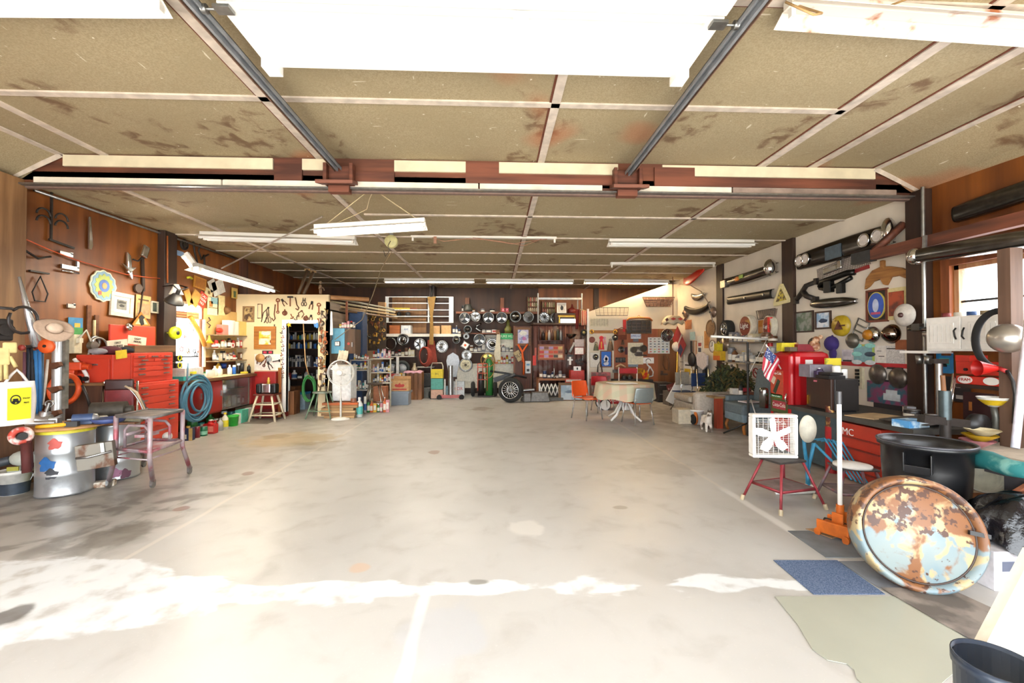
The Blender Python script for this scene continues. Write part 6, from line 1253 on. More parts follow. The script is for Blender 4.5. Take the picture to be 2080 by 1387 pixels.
# big wire wheel and tyre
f = fl(1040,818); q = onY(f.y,1038,792); R = (zz(f,1038,767)-0)/2
def tyre(name,label,loc,R,wd,rim=True,rz=0,spokes=36):
    t = T(name,label,'tyre',loc,rz)
    PT(t,'tread',G().lathe([(R*.66,-wd/2),(R*.85,-wd*.56),(R*.97,-wd*.45),(R,0),(R*.97,wd*.45),(R*.85,wd*.56),(R*.66,wd/2)],ax='y',n=40),mt('#232322',.85,0,.2,30))
    if rim:
        g = G()
        for k in range(spokes):
            a = 2*pi*k/spokes; b = a+.12*(-1)**k
            g.tube([(R*.12*cos(a),-wd*.45,R*.12*sin(a)),(R*.62*cos(b),-wd*.3,R*.62*sin(b))],.008,5)
        PT(t,'rim',G().lathe([(R*.68,-wd/2),(R*.66,-wd*.52),(R*.62,-wd*.3),(R*.6,wd*.2)],ax='y',n=40),CHROME); PT(t,'wire_spokes',g,CHROME); PT(t,'hub',G().lathe([(R*.13,-wd*.3),(R*.13,-wd*.55),(R*.06,-wd*.6),(0,-wd*.6)],ax='y',n=16),HC)
        PT(t,'disc',G().lathe([(0,0),(R*.6,0),(R*.6,.01),(0,.01)],ax='y'),DARK)
    return t
tyre('spoked_car_tyre','large tyre with chrome wire spoked wheel facing the room',(onY(f.y,1038,792).x,f.y+.1,R),R,.24,rz=-.25)
tyre('spare_tyre','plain black tyre leaning behind the wire wheel',(onY(13.3,1064,785).x,13.35,.32),.31,.2,rim=False,rz=.2)
q = onY(12.6,1030,765); one('black_scooter_frame','black beam and blue tube leaning over the wire wheel','beam',G().tube([(-.5,0,.15),(0,0,.08),(.6,0,-.05)],.03).box(-.15,.05,-.05,.5,.14,.14,ry=-.3).cyl((-.05,-.05,-.08),(.25,-.05,.05),.06),mt('#1f2328',.45),(q.x,12.85,q.z))
q = fl(1090,817); t = T('aluminium_transmission','grey aluminium gearbox lying on the floor beside the wire wheel','gearbox',(q.x,q.y+.15,0),0)
PT(t,'case',G().box(.1,0,.14,.55,.3,.26,tp=.8).box(-.25,0,.12,.2,.3,.24),mt('#6d6a66',.5,.5,.3),bev=.02); PT(t,'shaft',G().cyl((-.45,0,.3),(-.05,0,.33),.035).lathe([(.12,0),(.13,.06),(.1,.1)],o=(-.3,0,.02)),STEEL)
# wooden door with picture, orange sling
Yd = 13.2; X_,Z_ = Y_(Yd)
t = T('old_wooden_door','red brown wooden door panel standing behind the wire wheel','door panel',(X_(1062),Yd,0)); a = (X_(1082)-X_(1044))/2
PT(t,'panel',G().bb(-a,a,0,.05,0,Z_(662)),wood('#5f3424','#3c1f16',3,2)); PT(t,'stile',G().bb(-a,-a+.06,-.02,0,0,Z_(662)).bb(a-.06,a,-.02,0,0,Z_(662)),wood('#7a4a30','#54301f',3,2))
picture('flower_print','blue and pink floral print in a wooden frame on the old door','picture',Yd-.03,1047,665,1078,702,wood('#7a5230','#553820',4,0),.07,mt('#b8b4c8',.6,0,0,9,h2='#6d7aa8',thr=.55),blobs=((.2,-.3,.35,.3,mt('#a86a98')),(0,.5,.7,.35,mt('#cfcfc4'))))
X2,Z2 = Y_(Yd-.12)
one('orange_sling','orange Y shaped sling hanging over the old wooden door','sling',G().tube([(X2(1052),0,Z2(699)),(X2(1061),0,Z2(715)),(X2(1064),-.01,Z2(735)),(X2(1064),0,Z2(761))],.03).tube([(X2(1072),0,Z2(699)),(X2(1061),0,Z2(715)),(X2(1062),-.01,Z2(735))],.03),mt('#d85a1a',.6),(0,Yd-.1,0))
flat('wooden_plaque','small tan lettered plaque tilted on the old door','plaque',Yd-.03,1047,712,1059,733,mt('#a89468'),tilt=-.5,text=('OLD',),tm=BLACK,ts=.5)
flat('white_card','white printed card hanging at the right of the old door','card',Yd-.03,1067,733,1078,758,mt('#d3d6d4'),marks=((0,.2,.6,.15,mt('#5a8ab0')),(0,-.25,.5,.2,DARK)))
flat('green_lettered_sign','green lettered sign above the hand saw','sign',YA-.06,1017,677,1041,689,mt('#1f9a58'),text=('DUKE HILL',),tm=mt('#cfe8c8'),ts=.65)
q = onY(YA-.15,1011,708); one('hand_saw','long pale hand saw hanging with its wooden handle up','saw',G().pr([(-.02,.5),(.07,.5),(.1,-.35),(-.14,-.38)],-.008,.008).m(wood('#8a5c34','#5f3c20',4,0)).box(0,0,.52,.12,.03,.14),mt('#c9bfa4',.5),q,bev=.004); one('saw_nail','thin wire nail holding the hand saw','nail',G().cyl(q+Vector((.02,0,.5)),(q.x+.02,YB,q.z+.5),.006),STEEL)
one('olive_bottle','tall olive bottle on the wall above the green sign','bottle',G().lathe([(0,0),(.1,0),(.12,.12),(.06,.25),(.05,.42),(0,.42)]),mt('#6a6a30',.4),(PX(1032),YA+.1,PZ(676)+.0)); one('bottle_ledge','small wooden ledge under the olive bottle','ledge',G().bb(PX(1024),PX(1040),YA-.02,YB-.01,PZ(676)-.03,PZ(676)-.002),SHB)
# corrugated shed front with shelf above
Yc2 = 12.9; X_,Z_ = Y_(Yc2); zc = Z_(659)
t = T('corrugated_shed_front','rusty red corrugated metal shed front at the back','shed wall',(0,Yc2,0)); x0,x1 = X_(1083),X_(1194)
n = 60
PT(t,'sheet',G().grid(lambda u,v: (x0+(x1-x0)*u,.012*sin(u*n*1.2),zc*v),n*4,1),mt('#5d3a34',.6,.3,0,3,h2='#73645f',thr=.55),solid=.006)
PT(t,'corner_post',G().bb(x1-.04,x1+.02,-.05,.05,0,zc),mt('#a89c90')); PT(t,'back_panel',G().bb(x0,x1,.1,.12,0,zc),DKWOOD)
one('shed_roof_shelf','plank deck over the corrugated shed carrying jars','deck',G().bb(x0,x1,Yc2-.04,YB-.01,zc+.002,zc+.05),wood('#6a4a34','#43301f',2,0))
zr = zc+.052
# steel rack over the shed
t = T('steel_tube_rack','grey steel tube rack over the corrugated shed','rack',(0,Yc2,0))
for u in (1093,1182): PT(t,'upright',G().cyl((X_(u),0,zr),(X_(u),0,Z_(595)),.025),STEEL)
PT(t,'crossbar',G().bb(X_(1093),X_(1182),-.02,.02,Z_(608),Z_(604)),STEEL); PT(t,'side_rail',G().cyl((X_(1175),.1,Z_(640)),(X_(1175),.1,Z_(607)),.02),STEEL)
for (u0,u1,v0,v1,nm,lb) in ((1071,1097,602,632,'left','left'),(1101,1129,611,633,'right','right')):
    X3,Z3 = Y_(YA+.1); zz0 = PZ(633)+.003 if nm == 'left' else zr+.12
    a,b = X3(u0),X3(u1); t = T('jar_rack','%s wooden rack filled with rows of small jars above the hubcaps' % nm,'rack',((a+b)/2,YA+.2,zz0)); hw = (b-a)/2; hh = Z3(v0)-zz0
    PT(t,'case',G().bb(-hw,hw,.0,.1,0,hh).bb(-hw,-hw+.02,-.1,0,0,hh).bb(hw-.02,hw,-.1,0,0,hh),wood('#7a4a30','#54301f',3,0))
    for r_ in range(3):
        z = hh*(r_+.02)/3; o = PT(t,'shelf',G().bb(-hw,hw,-.1,0,z,z+.012),wood('#7a4a30','#54301f',3,0))
        for c_ in range(6): PT(o,'jar',G().lathe([(0,0),(.028,0),(.028,hh*.17),(.02,hh*.2),(.02,hh*.25),(0,hh*.25)],n=8),mt(random.choice(('#b5a58a','#a86a5a','#8a8a60','#c9bba0','#7a6a58')),.3),loc=(-hw+.05+(2*hw-.1)*c_/5,-.05,z+.013))
one('rack_support_plinth','wooden plinth under the right jar rack','plinth',G().bb(X_(1099),X_(1135),YA+.05,YA+.35,zr,zr+.118),DKWOOD)
picture('bw_framed_picture','white framed black and white photo standing on the shed shelf','picture',13.2,1131,615,1150,636,WHITE,.03,mt('#cfcac0'),blobs=((.1,0,.4,.6,BLACK),))
one('picture_ledge','ledge under the framed photo on the shed','ledge',G().bb(X_(1129),X_(1178),13.05,YB-.01,zr,onY(13.2,1140,636.5).z),DKWOOD)
one('red_oil_can','dark red can right of the framed photo','can',G().lathe([(0,0),(.14,0),(.14,.14),(.03,.2),(.02,.3),(0,.3)]),mt('#6a1c18',.4),(onY(13.35,1162,636).x,13.35,onY(13.2,1140,636.5).z+.002))
one('brass_tube','long brass tube lying along the shed shelf','tube',G().cyl((X_(1134),Yc2+.1,Z_(641)),(X_(1172),Yc2+.1,Z_(641)),.035).bb(X_(1136),X_(1138),Yc2+.06,Yc2+.14,zr,Z_(641)).bb(X_(1168),X_(1170),Yc2+.06,Yc2+.14,zr,Z_(641)),mt('#a88a3a',.3,.7))
one('white_light_box','bright white rectangular light panel above the corrugated shed','light panel',G().bb(X_(1139),X_(1170),Yc2-.02,Yc2+.03,zr+.001,Z_(647.5)),mt('#f4f2ea',.4,em=1.5))
t = T('folded_flag','dark red cloth banner hanging at the end of the shed shelf','banner',(0,Yc2-.1,0)); PT(t,'cloth',G().grid(lambda u,v: (X_(1168)+(X_(1176)-X_(1168))*u*(1-.4*v),.03*sin(u*12),Z_(628)+(Z_(668)-Z_(628))*v),12,10),mt('#6d1c18',.8),solid=.006)
t = T('striped_flag','small faded striped flag on a stick left of the white wall','flag',(0,Yc2-.15,0)); PT(t,'stick',G().tube([(X_(1176),0,Z_(628)),(X_(1197),0,Z_(634))],.01),mt('#b89a6a'))
for k in range(6): PT(t,'stripe',G().grid(lambda u,v: (X_(1179)+(X_(1189)-X_(1179))*(k+u)/6,.02*sin((k+u)*2),Z_(631)+(Z_(661)-Z_(631))*v),3,8),mt('#b0483c' if k % 2 else '#c9b09a'),solid=.004)
hubcap(1190,642,9,'disc','partly hidden hubcap behind the striped flag',W=Yc2-.02)
# on the shed front
Yw = Yc2-.03
t = T('shed_bottle_shelf','narrow shelf of old bottles and tools on the corrugated shed','shelf',(0,Yw,0)); PT(t,'shelf',G().bb(X_(1093),X_(1141),-.14,0,Z_(691)-.02,Z_(691)),wood('#5a2f26','#3a1c16',3,0)); PT(t,'side_panel',G().bb(X_(1092.5),X_(1094),-.14,0,Z_(691),Z_(662)).bb(X_(1141),X_(1142),-.14,0,Z_(691),Z_(662)),wood('#5a2f26','#3a1c16',3,0))
for k in range(8):
    lb = '%s %s bottle in the row on the shed bottle shelf' % (('first','second','third','fourth','fifth','sixth','seventh','last')[k],('brown','dark','amber','silver','slender brown','bronze','dark green','steel')[k])
    bottle('old_bottle',lb,(X_(1097+k*5.9),Yw-.07,Z_(691)+.001),.035,random.uniform(.28,.38),('#5a3020','#2a2220','#8a5a2a','#b0b0ac','#5a3828','#7a5a30','#2f3a2a','#9a9a98')[k],'#8a7a5a',cat='bottle',parts=k % 2 == 0)
t = picture('shadow_box','wooden shadow box of small coloured squares on the shed','display box',Yw,1092,699,1146,731,wood('#9a5636','#6d3a24',3,0),.05,mt('#b98a6a'),dep=.06)
w_,h_ = X_(1146)-X_(1092)-.1,Z_(699)-Z_(731)-.1
for r_ in range(3):
    for c_ in range(5):
        PT(t,'sample_square',G().bb(-w_*.09,w_*.09,-.032,-.02,-h_*.11,h_*.11),mt(random.choice(('#d8c8a8','#7a4a3a','#3a3a34','#c04a2a','#a88ab0','#cfb46a','#b0322a','#e0dcd0','#c98a5a'))),loc=(-w_/2+w_*(c_+.5)/5,0,h_/2-h_*(r_+.5)/3))
one('mixing_bowl','steel bowl hung on the shed beside the bottle shelf','bowl',G().lathe([(.16,.0),(.13,-.07),(.06,-.13),(0,-.15),(0,-.14),(.055,-.12),(.12,-.065),(.15,0)],n=24),HC,(X_(1158),Yw-.16,Z_(682)+.05))
flat('document_sheet','grey printed sheet on the shed, upper of two','sheet',Yw,1167,689,1186,704,mt('#b8aeb0')); flat('document_sheet','bright white sheet on the shed, lower of two','sheet',Yw,1167,705,1186,720,mt('#f4f2ee'),border=mt('#b05a50'))
one('glass_thermometer','pale slanting glass tube on the shed','tube',G().tube([(-.05,0,-.15),(.09,0,.14)],.04,4),mt('#b5bab5',.3),(X_(1160),Yw-.03,Z_(705)))
flat('red_strip_sign','narrow red upright sign on the shed left of the shadow box','sign',Yw,1082,722,1089,742,mt('#c02a1c'),th=.02); flat('pink_red_tag','small faded red tag above the narrow red sign','tag',Yw,1086,706,1090,722,mt('#a8503c'))
for (u,v,lb,k) in ((1158,732,'white tap fitting with black top hanging on the shed',0),(1178,733,'dark gauge cluster on the shed below the white sheet',1),(1150,714,'small dark knob at the right of the shadow box',2)):
    q = onY(Yw-.05,u,v); one(('tap_fitting','gauge_cluster','dark_dial')[k],lb,'hardware',(G().m(BLACK).box(0,0,.14,.18,.06,.06).m(WHITE).box(0,0,0,.06,.05,.26).box(.0,0,.02,.16,.04,.05),G().m(IRON).cyl((-.1,-.03,0),(-.1,.03,0),.05).cyl((.02,-.03,.03),(.02,.03,.03),.05).box(0,0,-.08,.2,.05,.06),G().m(IRON).ell(0,0,0,.04,.04,.08))[k],None,q)
hubcap(1192,728,10,'ring','thin steel ring hanging by the corner post',W=Yw-.04,nm='trim_ring')
q = onY(Yw-.06,1186,675); t = T('small_rubber_wheel','small black wheel with cream hub on the shed by the white wall','wheel',q); PT(t,'tyre',G().ring(0,0,0,.07,.032),RUBBER); PT(t,'hub',G().lathe([(0,-.03),(.04,-.03),(.045,0),(0,0)],ax='y'),mt('#c9b87a'))
# bench before the shed
Yn = 12.3; X_,Z_ = Y_(Yn); zn = Z_(769)
one('shed_bench_top','brown wooden bench top before the corrugated shed','bench',G().bb(X_(1093),X_(1160),Yn,Yc2-.06,zn-.06,zn).bb(X_(1093),X_(1096),Yn+.05,Yc2-.1,0,zn-.06).bb(X_(1155),X_(1158),Yn+.05,Yc2-.1,0,zn-.06),wood('#9a6038','#6a3e24',3,0))
one('bench_shade_block','dark block added as shade under the bench before the shed','chest',G().bb(X_(1098),X_(1153),Yn+.12,Yc2-.1,0,zn-.2),mt('#3a3430'))  # dark block put in for the shade under the bench
fill('the bench before the corrugated shed',(X_(1096),Yn+.2,zn+.001),(X_(1152),Yn+.2,zn+.001),7,(.1,.2),(.05,.09),cols=['silver','navy','brown','black','grey'],kinds=('box','can','jug'))
one('steel_spike_stand','slim steel spindle standing on the bench before the shed','spindle',G().lathe([(0,0),(.07,0),(.02,.06),(.02,.2),(.012,.38),(0,.4)]),HC,(X_(1126),Yn+.05,zn+.001))
t = T('accordion_gate','white folding accordion gate standing before the bench','gate',(X_(1115),Yn-.1,0)); a = (X_(1135)-X_(1095))/2; z0,z1 = Z_(803),Z_(779)
g = G()
n = 5
for k in range(n):
    xk = -a+2*a*k/n; g.tube([(xk,0,z0),(xk+2*a/n*1.0,0,z1)],.02,4).tube([(xk,.02,z1),(xk+2*a/n*1.0,.02,z0)],.02,4)
PT(t,'lattice',g,WHITE); PT(t,'end_post',G().bb(-a-.02,-a+.02,-.02,.03,0,z1+.02).bb(a-.02,a+.02,-.02,.03,0,z1+.02),WHITE); 
one('grey_floor_case','grey metal case on the floor under the accordion gate','case',G().bb(-.42,.35,-.12,.1,0,z0-.03),mt('#5f5f5c',.5,.4),(X_(1115),Yn-.3,0),bev=.01)
q = (X_(1172),12.35,0); t = T('red_parts_washer','red metal bin with a white notice on top behind the framed painting','bin',q); PT(t,'bin',G().bb(-.2,.2,-.15,.15,.3,Z_(752)),mt('#b82a1c',.4),bev=.01); PT(t,'stand',G().bb(-.18,.18,-.13,.13,0,.3),DARK)
flat('arrow_notice','white notice with a black mark on the red bin','notice',12.18,1165,744,1180,753,mt('#efece6'),marks=((0,0,.2,.5,BLACK),))
picture('framed_painting','pale blue winter painting in a weathered frame leaning on the bench','picture',11.95,1134,777,1187,817,wood('#8a6a4a','#5f4630',4,0),.07,mt('#9ab4c8',.5,0,0,4,h2='#c4d4de'),blobs=((-.1,.1,.5,.2,mt('#7488a0')),(.3,0,.3,.15,mt('#6a80a0'))),tilt=0)
flat('red_white_tray','red bordered tray lying on edge above the painting','tray',12.0,1148,769,1182,777,mt('#d8d0c4'),border=mt('#c23a2a'))
# hanging bits high at the back right
one('orange_tool_box_high','dark small box on the upper shelf bar at the back','box',G().box(0,0,.08,.15,.12,.16),DARK,(Y_(13)[0](1130),13.3,ZC-.9+.02)) if False else None

# ================================================================ WHITE SLANTED WALL AND TABLE
def grille(name,label,W,u0,v0,u1,v1,nx,nz,m,back=None,taper=1.0,off=.0,tilt=0,cat='car grille',bulge=.05):
    t,w_,h_ = WT(name,label,cat,W,u0,v0,u1,v1,off,None,tilt); a,b = w_/2,h_/2
    P = [(-a,b),(a,b),(a*taper,-b),(-a*taper,-b)]
    PT(t,'frame',G().tube([(x,-bulge,z) for x,z in P],b*.09,6,True),m)
    g = G()
    for i in range(1,nx): f = i/nx; g.tube([(-a+2*a*f,-bulge,b),((-a+2*a*f)*taper,-bulge,-b)],b*.045,4)
    for j in range(1,nz): z = b-2*b*j/nz; s = 1-(1-taper)*j/nz; g.tube([(-a*s,-bulge,z),(a*s,-bulge,z)],b*.045,4)
    PT(t,'bars',g,m)
    if back: PT(t,'back_plate',G().pr([(x*.98,z*.98) for x,z in P][::-1],-.02,0),back)
    PT(t,'mount',G().bb(-a*.5,-a*.45,-bulge,0,b*.9,b).bb(a*.45,a*.5,-bulge,0,b*.9,b),IRON)
    return t
grille('car_grille','dark chrome car grille at the low end of the slanted white wall','S',1208,625,1276,641,8,5,mt('#5d5752',.3,.9,.2),taper=.93)
grille('car_grille','boat shaped brown and chrome grille near the top of the white wall','S',1304,604,1369,623,7,4,mt('#6a5a50',.3,.8,.3),back=mt('#8a6a5a',.5,.3),taper=.75)
t = grille('radiator_grille','orange topped chrome radiator grille hung by a wire','S',1272,650,1322,677,5,4,mt('#8a7a70',.3,.8),back=mt('#4a4642',.4,.5)); 
PT(t,'top_shell',G().tube([(-.36,-.06,.17),(-.3,-.07,.24),(0,-.07,.26),(.3,-.07,.24),(.38,-.06,.17)],.03).tube([(-.07,-.03,.26),(0,-.02,.34),(.07,-.03,.26)],.008),mt('#c07a4a',.3,.6),'orange painted top shell'); PT(t,'side_flap',G().bb(-.46,-.38,-.05,0,-.15,.2),mt('#b3201c'),'red side flap')
flat('vent_plate','cream vent plate with upright slots on the white wall','plate','S',1199,646,1236,663,mt('#d9ceb0'),marks=[(-.45+.09*k,0,.012,.8,DARK) for k in range(11)])
t,w_,h_ = WT('coat_hook_rail','brown wooden rail with brass hooks on the white wall','rail','S',1198,671,1252,677); PT(t,'board',G().bb(-w_/2,w_/2,-.03,0,-h_/2,h_/2),wood('#a8743c','#7a5028',3,0))
for s in (-.44,.44): PT(t,'hook',G().ring(s*w_,-.05,0,.05,.018),BRASS,'brass hook')
t,w_,h_ = WT('wire_basket','rust brown wire basket with a tall handle','basket','S',1253,665,1270,690,.02); PT(t,'handle',G().tube([(-w_/2,-.06,-.05),(-w_*.45,-.06,h_*.35),(0,-.06,h_/2),(w_*.45,-.06,h_*.35),(w_/2,-.06,-.05)],.012),RUST); PT(t,'basket',G().bb(-w_/2,w_/2,-.12,0,-h_/2,-h_*.12),mt('#6a3320',.8))
def ribbon(label,u0,v0,u1,v1,hx):
    t,w_,h_ = WT('award_ribbon',label,'ribbon','S',u0,v0,u1,v1,.02); m = mt(hx,.6)
    PT(t,'rosette',G().cyl((0,-.03,h_*.38),(0,0,h_*.38),w_*.33,n=16),m); PT(t,'tails',G().pr([(-w_*.2,h_*.35),(w_*.2,h_*.35),(w_/2,-h_/2),(-w_/2,-h_/2)],-.02,0),m); PT(t,'printed_text',G().bb(-w_*.1,w_*.1,-.024,-.02,-h_*.4,h_*.1),mt('#d8a03c'))
ribbon('large red award ribbon on the white wall',1215,683,1227,710,'#d02430'); ribbon('narrow pink award ribbon beside the red one',1225,684,1231,700,'#d89ab0')
for (u0,v0,u1,v1,nm,lb,hx) in ((1204,695,1215,712,'cast_bell','greenish cast bell left of the red ribbon','#5f5f4c'),(1232,688,1245,712,'cast_bell','brown cast bell right of the pink ribbon','#6a5848'),(1260,688,1267,700,'cast_bell','small bell under the wire basket','#5a4436')):
    t,w_,h_ = WT(nm,lb,'bell','S',u0,v0,u1,v1,.07); PT(t,'bell',G().lathe([(w_/2,-h_/2),(w_*.42,-h_*.2),(w_*.25,h_*.25),(.0,h_*.35)],n=16),mt(hx,.5,.5)); PT(t,'loop',G().ring(0,0,h_*.4,.03,.008),IRON)
one('brown_disc','brown disc peeking from behind the white corner post','disc',G().cyl((0,-.03,0),(0,0,0),.09),mt('#7a3a28'),wp('S',1198,690)+Vector((.06,0,0)))
hubcap(1248,686,6,'dome','small black domed cap on the edge of the panel','S','dome_cap'); hubcap(1261,710,6.5,'dark','small black round speaker cap on the orange panel','S','speaker_cap'); hubcap(1354,681,13.5,'fin','large chrome hubcap over the corner of the vehicle chart','S')
hubcap(1209,725,6,'dome','small chrome ball lamp on the white wall','S','ball_lamp')
flat('maroon_tag','narrow dark maroon tag beside the round speaker cap','tag','S',1269,705,1274,720,mt('#4a141c'),th=.02)
picture('blue_poster','blue and white figure print in a brown frame on the white wall','picture','S',1219,712,1243,746,wood('#8a5a3a','#6a4028',4,0),.03,mt('#2a6ac0'),blobs=((0,0,.5,.5,mt('#d0d4e0')),(0,0,.25,.25,mt('#7a8aa8')),(0,-.6,.5,.3,mt('#c8d0e0'))))
picture('sketch_sheet','pale pencil sketch sheet left of the blue print','picture','S',1198,716,1218,746,mt('#cfc8b8'),.01,mt('#dcd8cc',.7,0,.1,30))
flat('engine_backing_sheet','cream sheet behind the chrome headlamp assembly','sheet','S',1275,696,1306,740,mt('#dfd5b8'),off=.012)
t,w_,h_ = WT('headlamp_assembly','chrome twin headlamp and carburetor piece on the cream sheet','car part','S',1278,699,1310,722,.05)
PT(t,'lamp',G().cyl((-w_*.3,-.1,0),(-w_*.3,0,0),.09),HC); PT(t,'lamp',G().cyl((w_*.3,-.12,.04),(w_*.3,0,.04),.1),HC); PT(t,'bracket',G().box(0,-.05,.05,w_*.6,.06,.08).box(.02,-.04,-.12,.2,.06,.12).cyl((-.1,-.04,-.13),(.25,-.04,-.16),.02),mt('#57504c',.4,.8),bev=.01)
flat('blue_license_plate','white and blue license plate above the headlamps','license plate','S',1281,677,1302,688,mt('#cfd8e6'),text=('EMELI-67',),tm=mt('#2a4a9a'),ts=.5); flat('grey_badge','grey badge shape under the blue license plate','badge','S',1286,688,1297,694,mt('#6a6e74',.5,.4)); flat('striped_license_plate','orange yellow and black license plate low on the panel','license plate','S',1284,748,1306,758,mt('#c98a1c'),text=('MO-5712',),tm=BLACK,ts=.6)
flat('small_dark_picture','small dark square picture below the cream sheet','picture','S',1287,728,1297,738,mt('#2a2624')); flat('vehicle_thumbs_sheet','blue grey checked sheet below the headlamps','sheet','S',1276,736,1296,745,mt('#8a98a4',.6,0,.5,40))
t = flat('vehicle_chart','white chart of many small coloured vehicles on the panel','poster','S',1316,685,1360,718,mt('#d8dcd8')); 
for r_ in range(6):
    for c_ in range(5): PT(t,'vehicle_figure',G().ell(0,0,0,.035,.004,.013),mt(random.choice(('#5a6a78','#8a5a5a','#3a4a5a','#7a7a68') if r_ < 4 else ('#c04030','#3a9a5a','#d8b83a','#3a6ac0'))),loc=(-.24+.12*c_,-.012,.19-.075*r_))
t = flat('glowing_white_notice','white notice with a drawn hook on the orange panel','notice','S',1305,726,1328,738,mt('#f4f4f0')); PT(t,'hook_drawing',G().ring(0,-.012,-.02,.07,.008,a0=0,a1=pi),DARK)
rodthing('carabiner_chain','white looped cable hanging over the orange panel','cable','S',[(1311,733),(1315,742),(1320,745),(1326,755),(1325,763),(1318,765),(1314,757),(1318,748),(1317,743)],.02,mt('#d5d8d4',.4))
rodthing('belt_loop','brown leather belt loop on the right end of the panel','belt','S',[(1347,722),(1346,740),(1350,750),(1357,752),(1358,735),(1354,722)],.02,mt('#5a3a22',.7))
t,w_,h_ = WT('twin_gauge_panel','black panel of round gauges on the orange panel','gauges','S',1250,726,1270,736); PT(t,'panel',G().bb(-w_/2,w_/2,-.04,0,-h_/2,h_/2),BLACK)
for s in (-.3,0,.3): PT(t,'gauge',G().cyl((s*w_,-.05,0),(s*w_,-.04,0),h_*.38),HC)
one('antler_ornament','tan antler shaped ornament under the gauges','ornament',G().tube([(-.14,0,-.05),(-.06,0,.0),(0,0,.03),(.06,0,0),(.14,0,-.05)],.025),mt('#c9a880'),wp('S',1260,742)+Vector((0,-.03,0)))
one('steel_wall_tray','grey steel tray shelf on the orange panel','tray',G().bb(wp('S',1244,755).x,wp('S',1279,755).x,YW-.2,YW-.012,wp('S',1260,755).z-.02,wp('S',1260,752).z+.02),STEEL)
one('rusty_pincers','dark hooked pincers on the right panel end','tool',G().box(0,0,0,.2,.04,.05).box(-.06,0,.06,.06,.04,.08),mt('#5a4a40',.5,.4),wp('S',1348,760)+Vector((0,-.03,0)))
one('green_fishing_rods','bundle of thin green rods leaning in the corner','rods',G().tube([(0,0,0),(.12,.15,1.0)],.015).tube([(.1,0,0),(.16,.15,.95)],.012).tube([(-.06,0,0),(.1,.16,.8)],.012),mt('#3f4a34'),(wp('S',1366,780).x,YW-.25,0.0))
# stained glass lamp
q = onY(11.6,1367,651)
t = T('stained_glass_lamp','stained glass scalloped shade lamp hanging by the corner','hanging lamp',q); n = 16
def sg(u,v): a = 2*pi*u; r = (.13+.19*v); return (r*cos(a),r*sin(a)*.8,.13-.22*v*v+(.03*cos(a*8) if v > .9 else 0))
PT(t,'shade',G().grid(sg,48,6),mt('#b5ac94',.4,0,.15,8),solid=.008); PT(t,'red_diamond',G().m(mt('#b8463a')).pr([(-.17,.03),(-.1,.07),(-.02,.03),(-.1,-.01)],-.262,-.252).pr([(.17,.03),(.1,.07),(.02,.03),(.1,-.01)],-.262,-.252),None); PT(t,'side_panel',G().pr([(-.3,.02),(-.24,.06),(-.2,0),(-.26,-.04)],-.2,-.19).pr([(.3,.02),(.24,.06),(.2,0),(.26,-.04)],-.2,-.19),mt('#6a3a34'))
PT(t,'chain',G().tube([(0,0,.12),(0,0,ZC-q.z)],.012,5),mt('#8a5a44',.5,.4))
# lamp post with globe and pennant
f = Vector((wp('S',1372,780).x,YW-.35,0)); q = onY(f.y,1376,704)
t = T('floor_lamp','brass pole floor lamp with a white glass globe in the corner','floor lamp',(q.x-.05,f.y,0)); PT(t,'pole',G().cyl((0,0,.02),(.05,0,q.z-.1),.03),BRASS); PT(t,'base',G().cyl((0,0,0),(0,0,.03),.14),BRASS); PT(t,'globe',G().ell(.05,0,q.z,.15,.15,.15,22,12),mt('#d5cdc0',.3))
flat('red_pennant','red, white and blue pennant folded behind the globe lamp','pennant',(XR-.2,),1368,676,1392,712,mt('#8f2a2c'),tilt=.78,marks=((.3,-.2,.3,.5,mt('#2a3050')),(0,.1,.08,1,mt('#b8b0a8'))))
# ---- table, cloth, chairs
f = fl(1270,852); X_,Z_ = Y_(f.y); zt_ = Z_(779); R = (X_(1330)-X_(1213))/2
cx_ = X_(1268)
t = T('round_table','round pedestal table under the patterned cloth','table',(cx_,f.y,0)); PT(t,'tabletop',G().cyl((0,0,zt_-.03),(0,0,zt_),R*.93,n=36),WHITE); PT(t,'column',G().cyl((0,0,.2),(0,0,zt_-.03),.05),WHITE)
for k in range(4): a = k*pi/2+.6; PT(t,'leg',G().tube([(.05*cos(a),.05*sin(a),.42),(.25*cos(a),.25*sin(a),.12),(.42*cos(a),.42*sin(a),.02)],.03,6,r2=.02),WHITE)
def cloth(u,v):
    a = 2*pi*u
    if v < .5: r = R*.96*v/.5; return (r*cos(a),r*sin(a),zt_+.008)
    k = (v-.5)/.5; r = R*(.97+.05*k+.03*k*cos(a*11)); return (r*cos(a),r*sin(a),zt_+.004-.3*k-.02*k*cos(a*7))
M,nt,N,L,bs = nodemat('tablecloth_check'); nb = NB(nt); P = N.new('ShaderNodeTexCoord').outputs['Object']; sp = N.new('ShaderNodeSeparateXYZ'); L.new(P,sp.inputs[0])
wx = nb.ss(nb.math('SINE',nb.math('MULTIPLY',sp.outputs[0],24)),-.3,.3); wz = nb.ss(nb.math('SINE',nb.math('MULTIPLY',nb.math('ADD',sp.outputs[2],sp.outputs[1]),24)),-.3,.3)
c = nb.mix(nb.math('MULTIPLY',wx,.7),'#c2b79c','#c49c86'); c = nb.mix(nb.math('MULTIPLY',wz,.45),c,'#aab092'); L.new(c,bs.inputs['Base Color']); bs.inputs['Roughness'].default_value = .8
one('tablecloth','faded pink and green checked cloth over the round table','tablecloth',G().grid(cloth,88,16),M,(cx_,f.y,0))
one('newspaper','white paper sheets spread on the round table','paper',G().bb(-.32,.2,-.2,.15,0,.012),WHITE,(cx_-.05,f.y-.12,zt_+.012),.2)
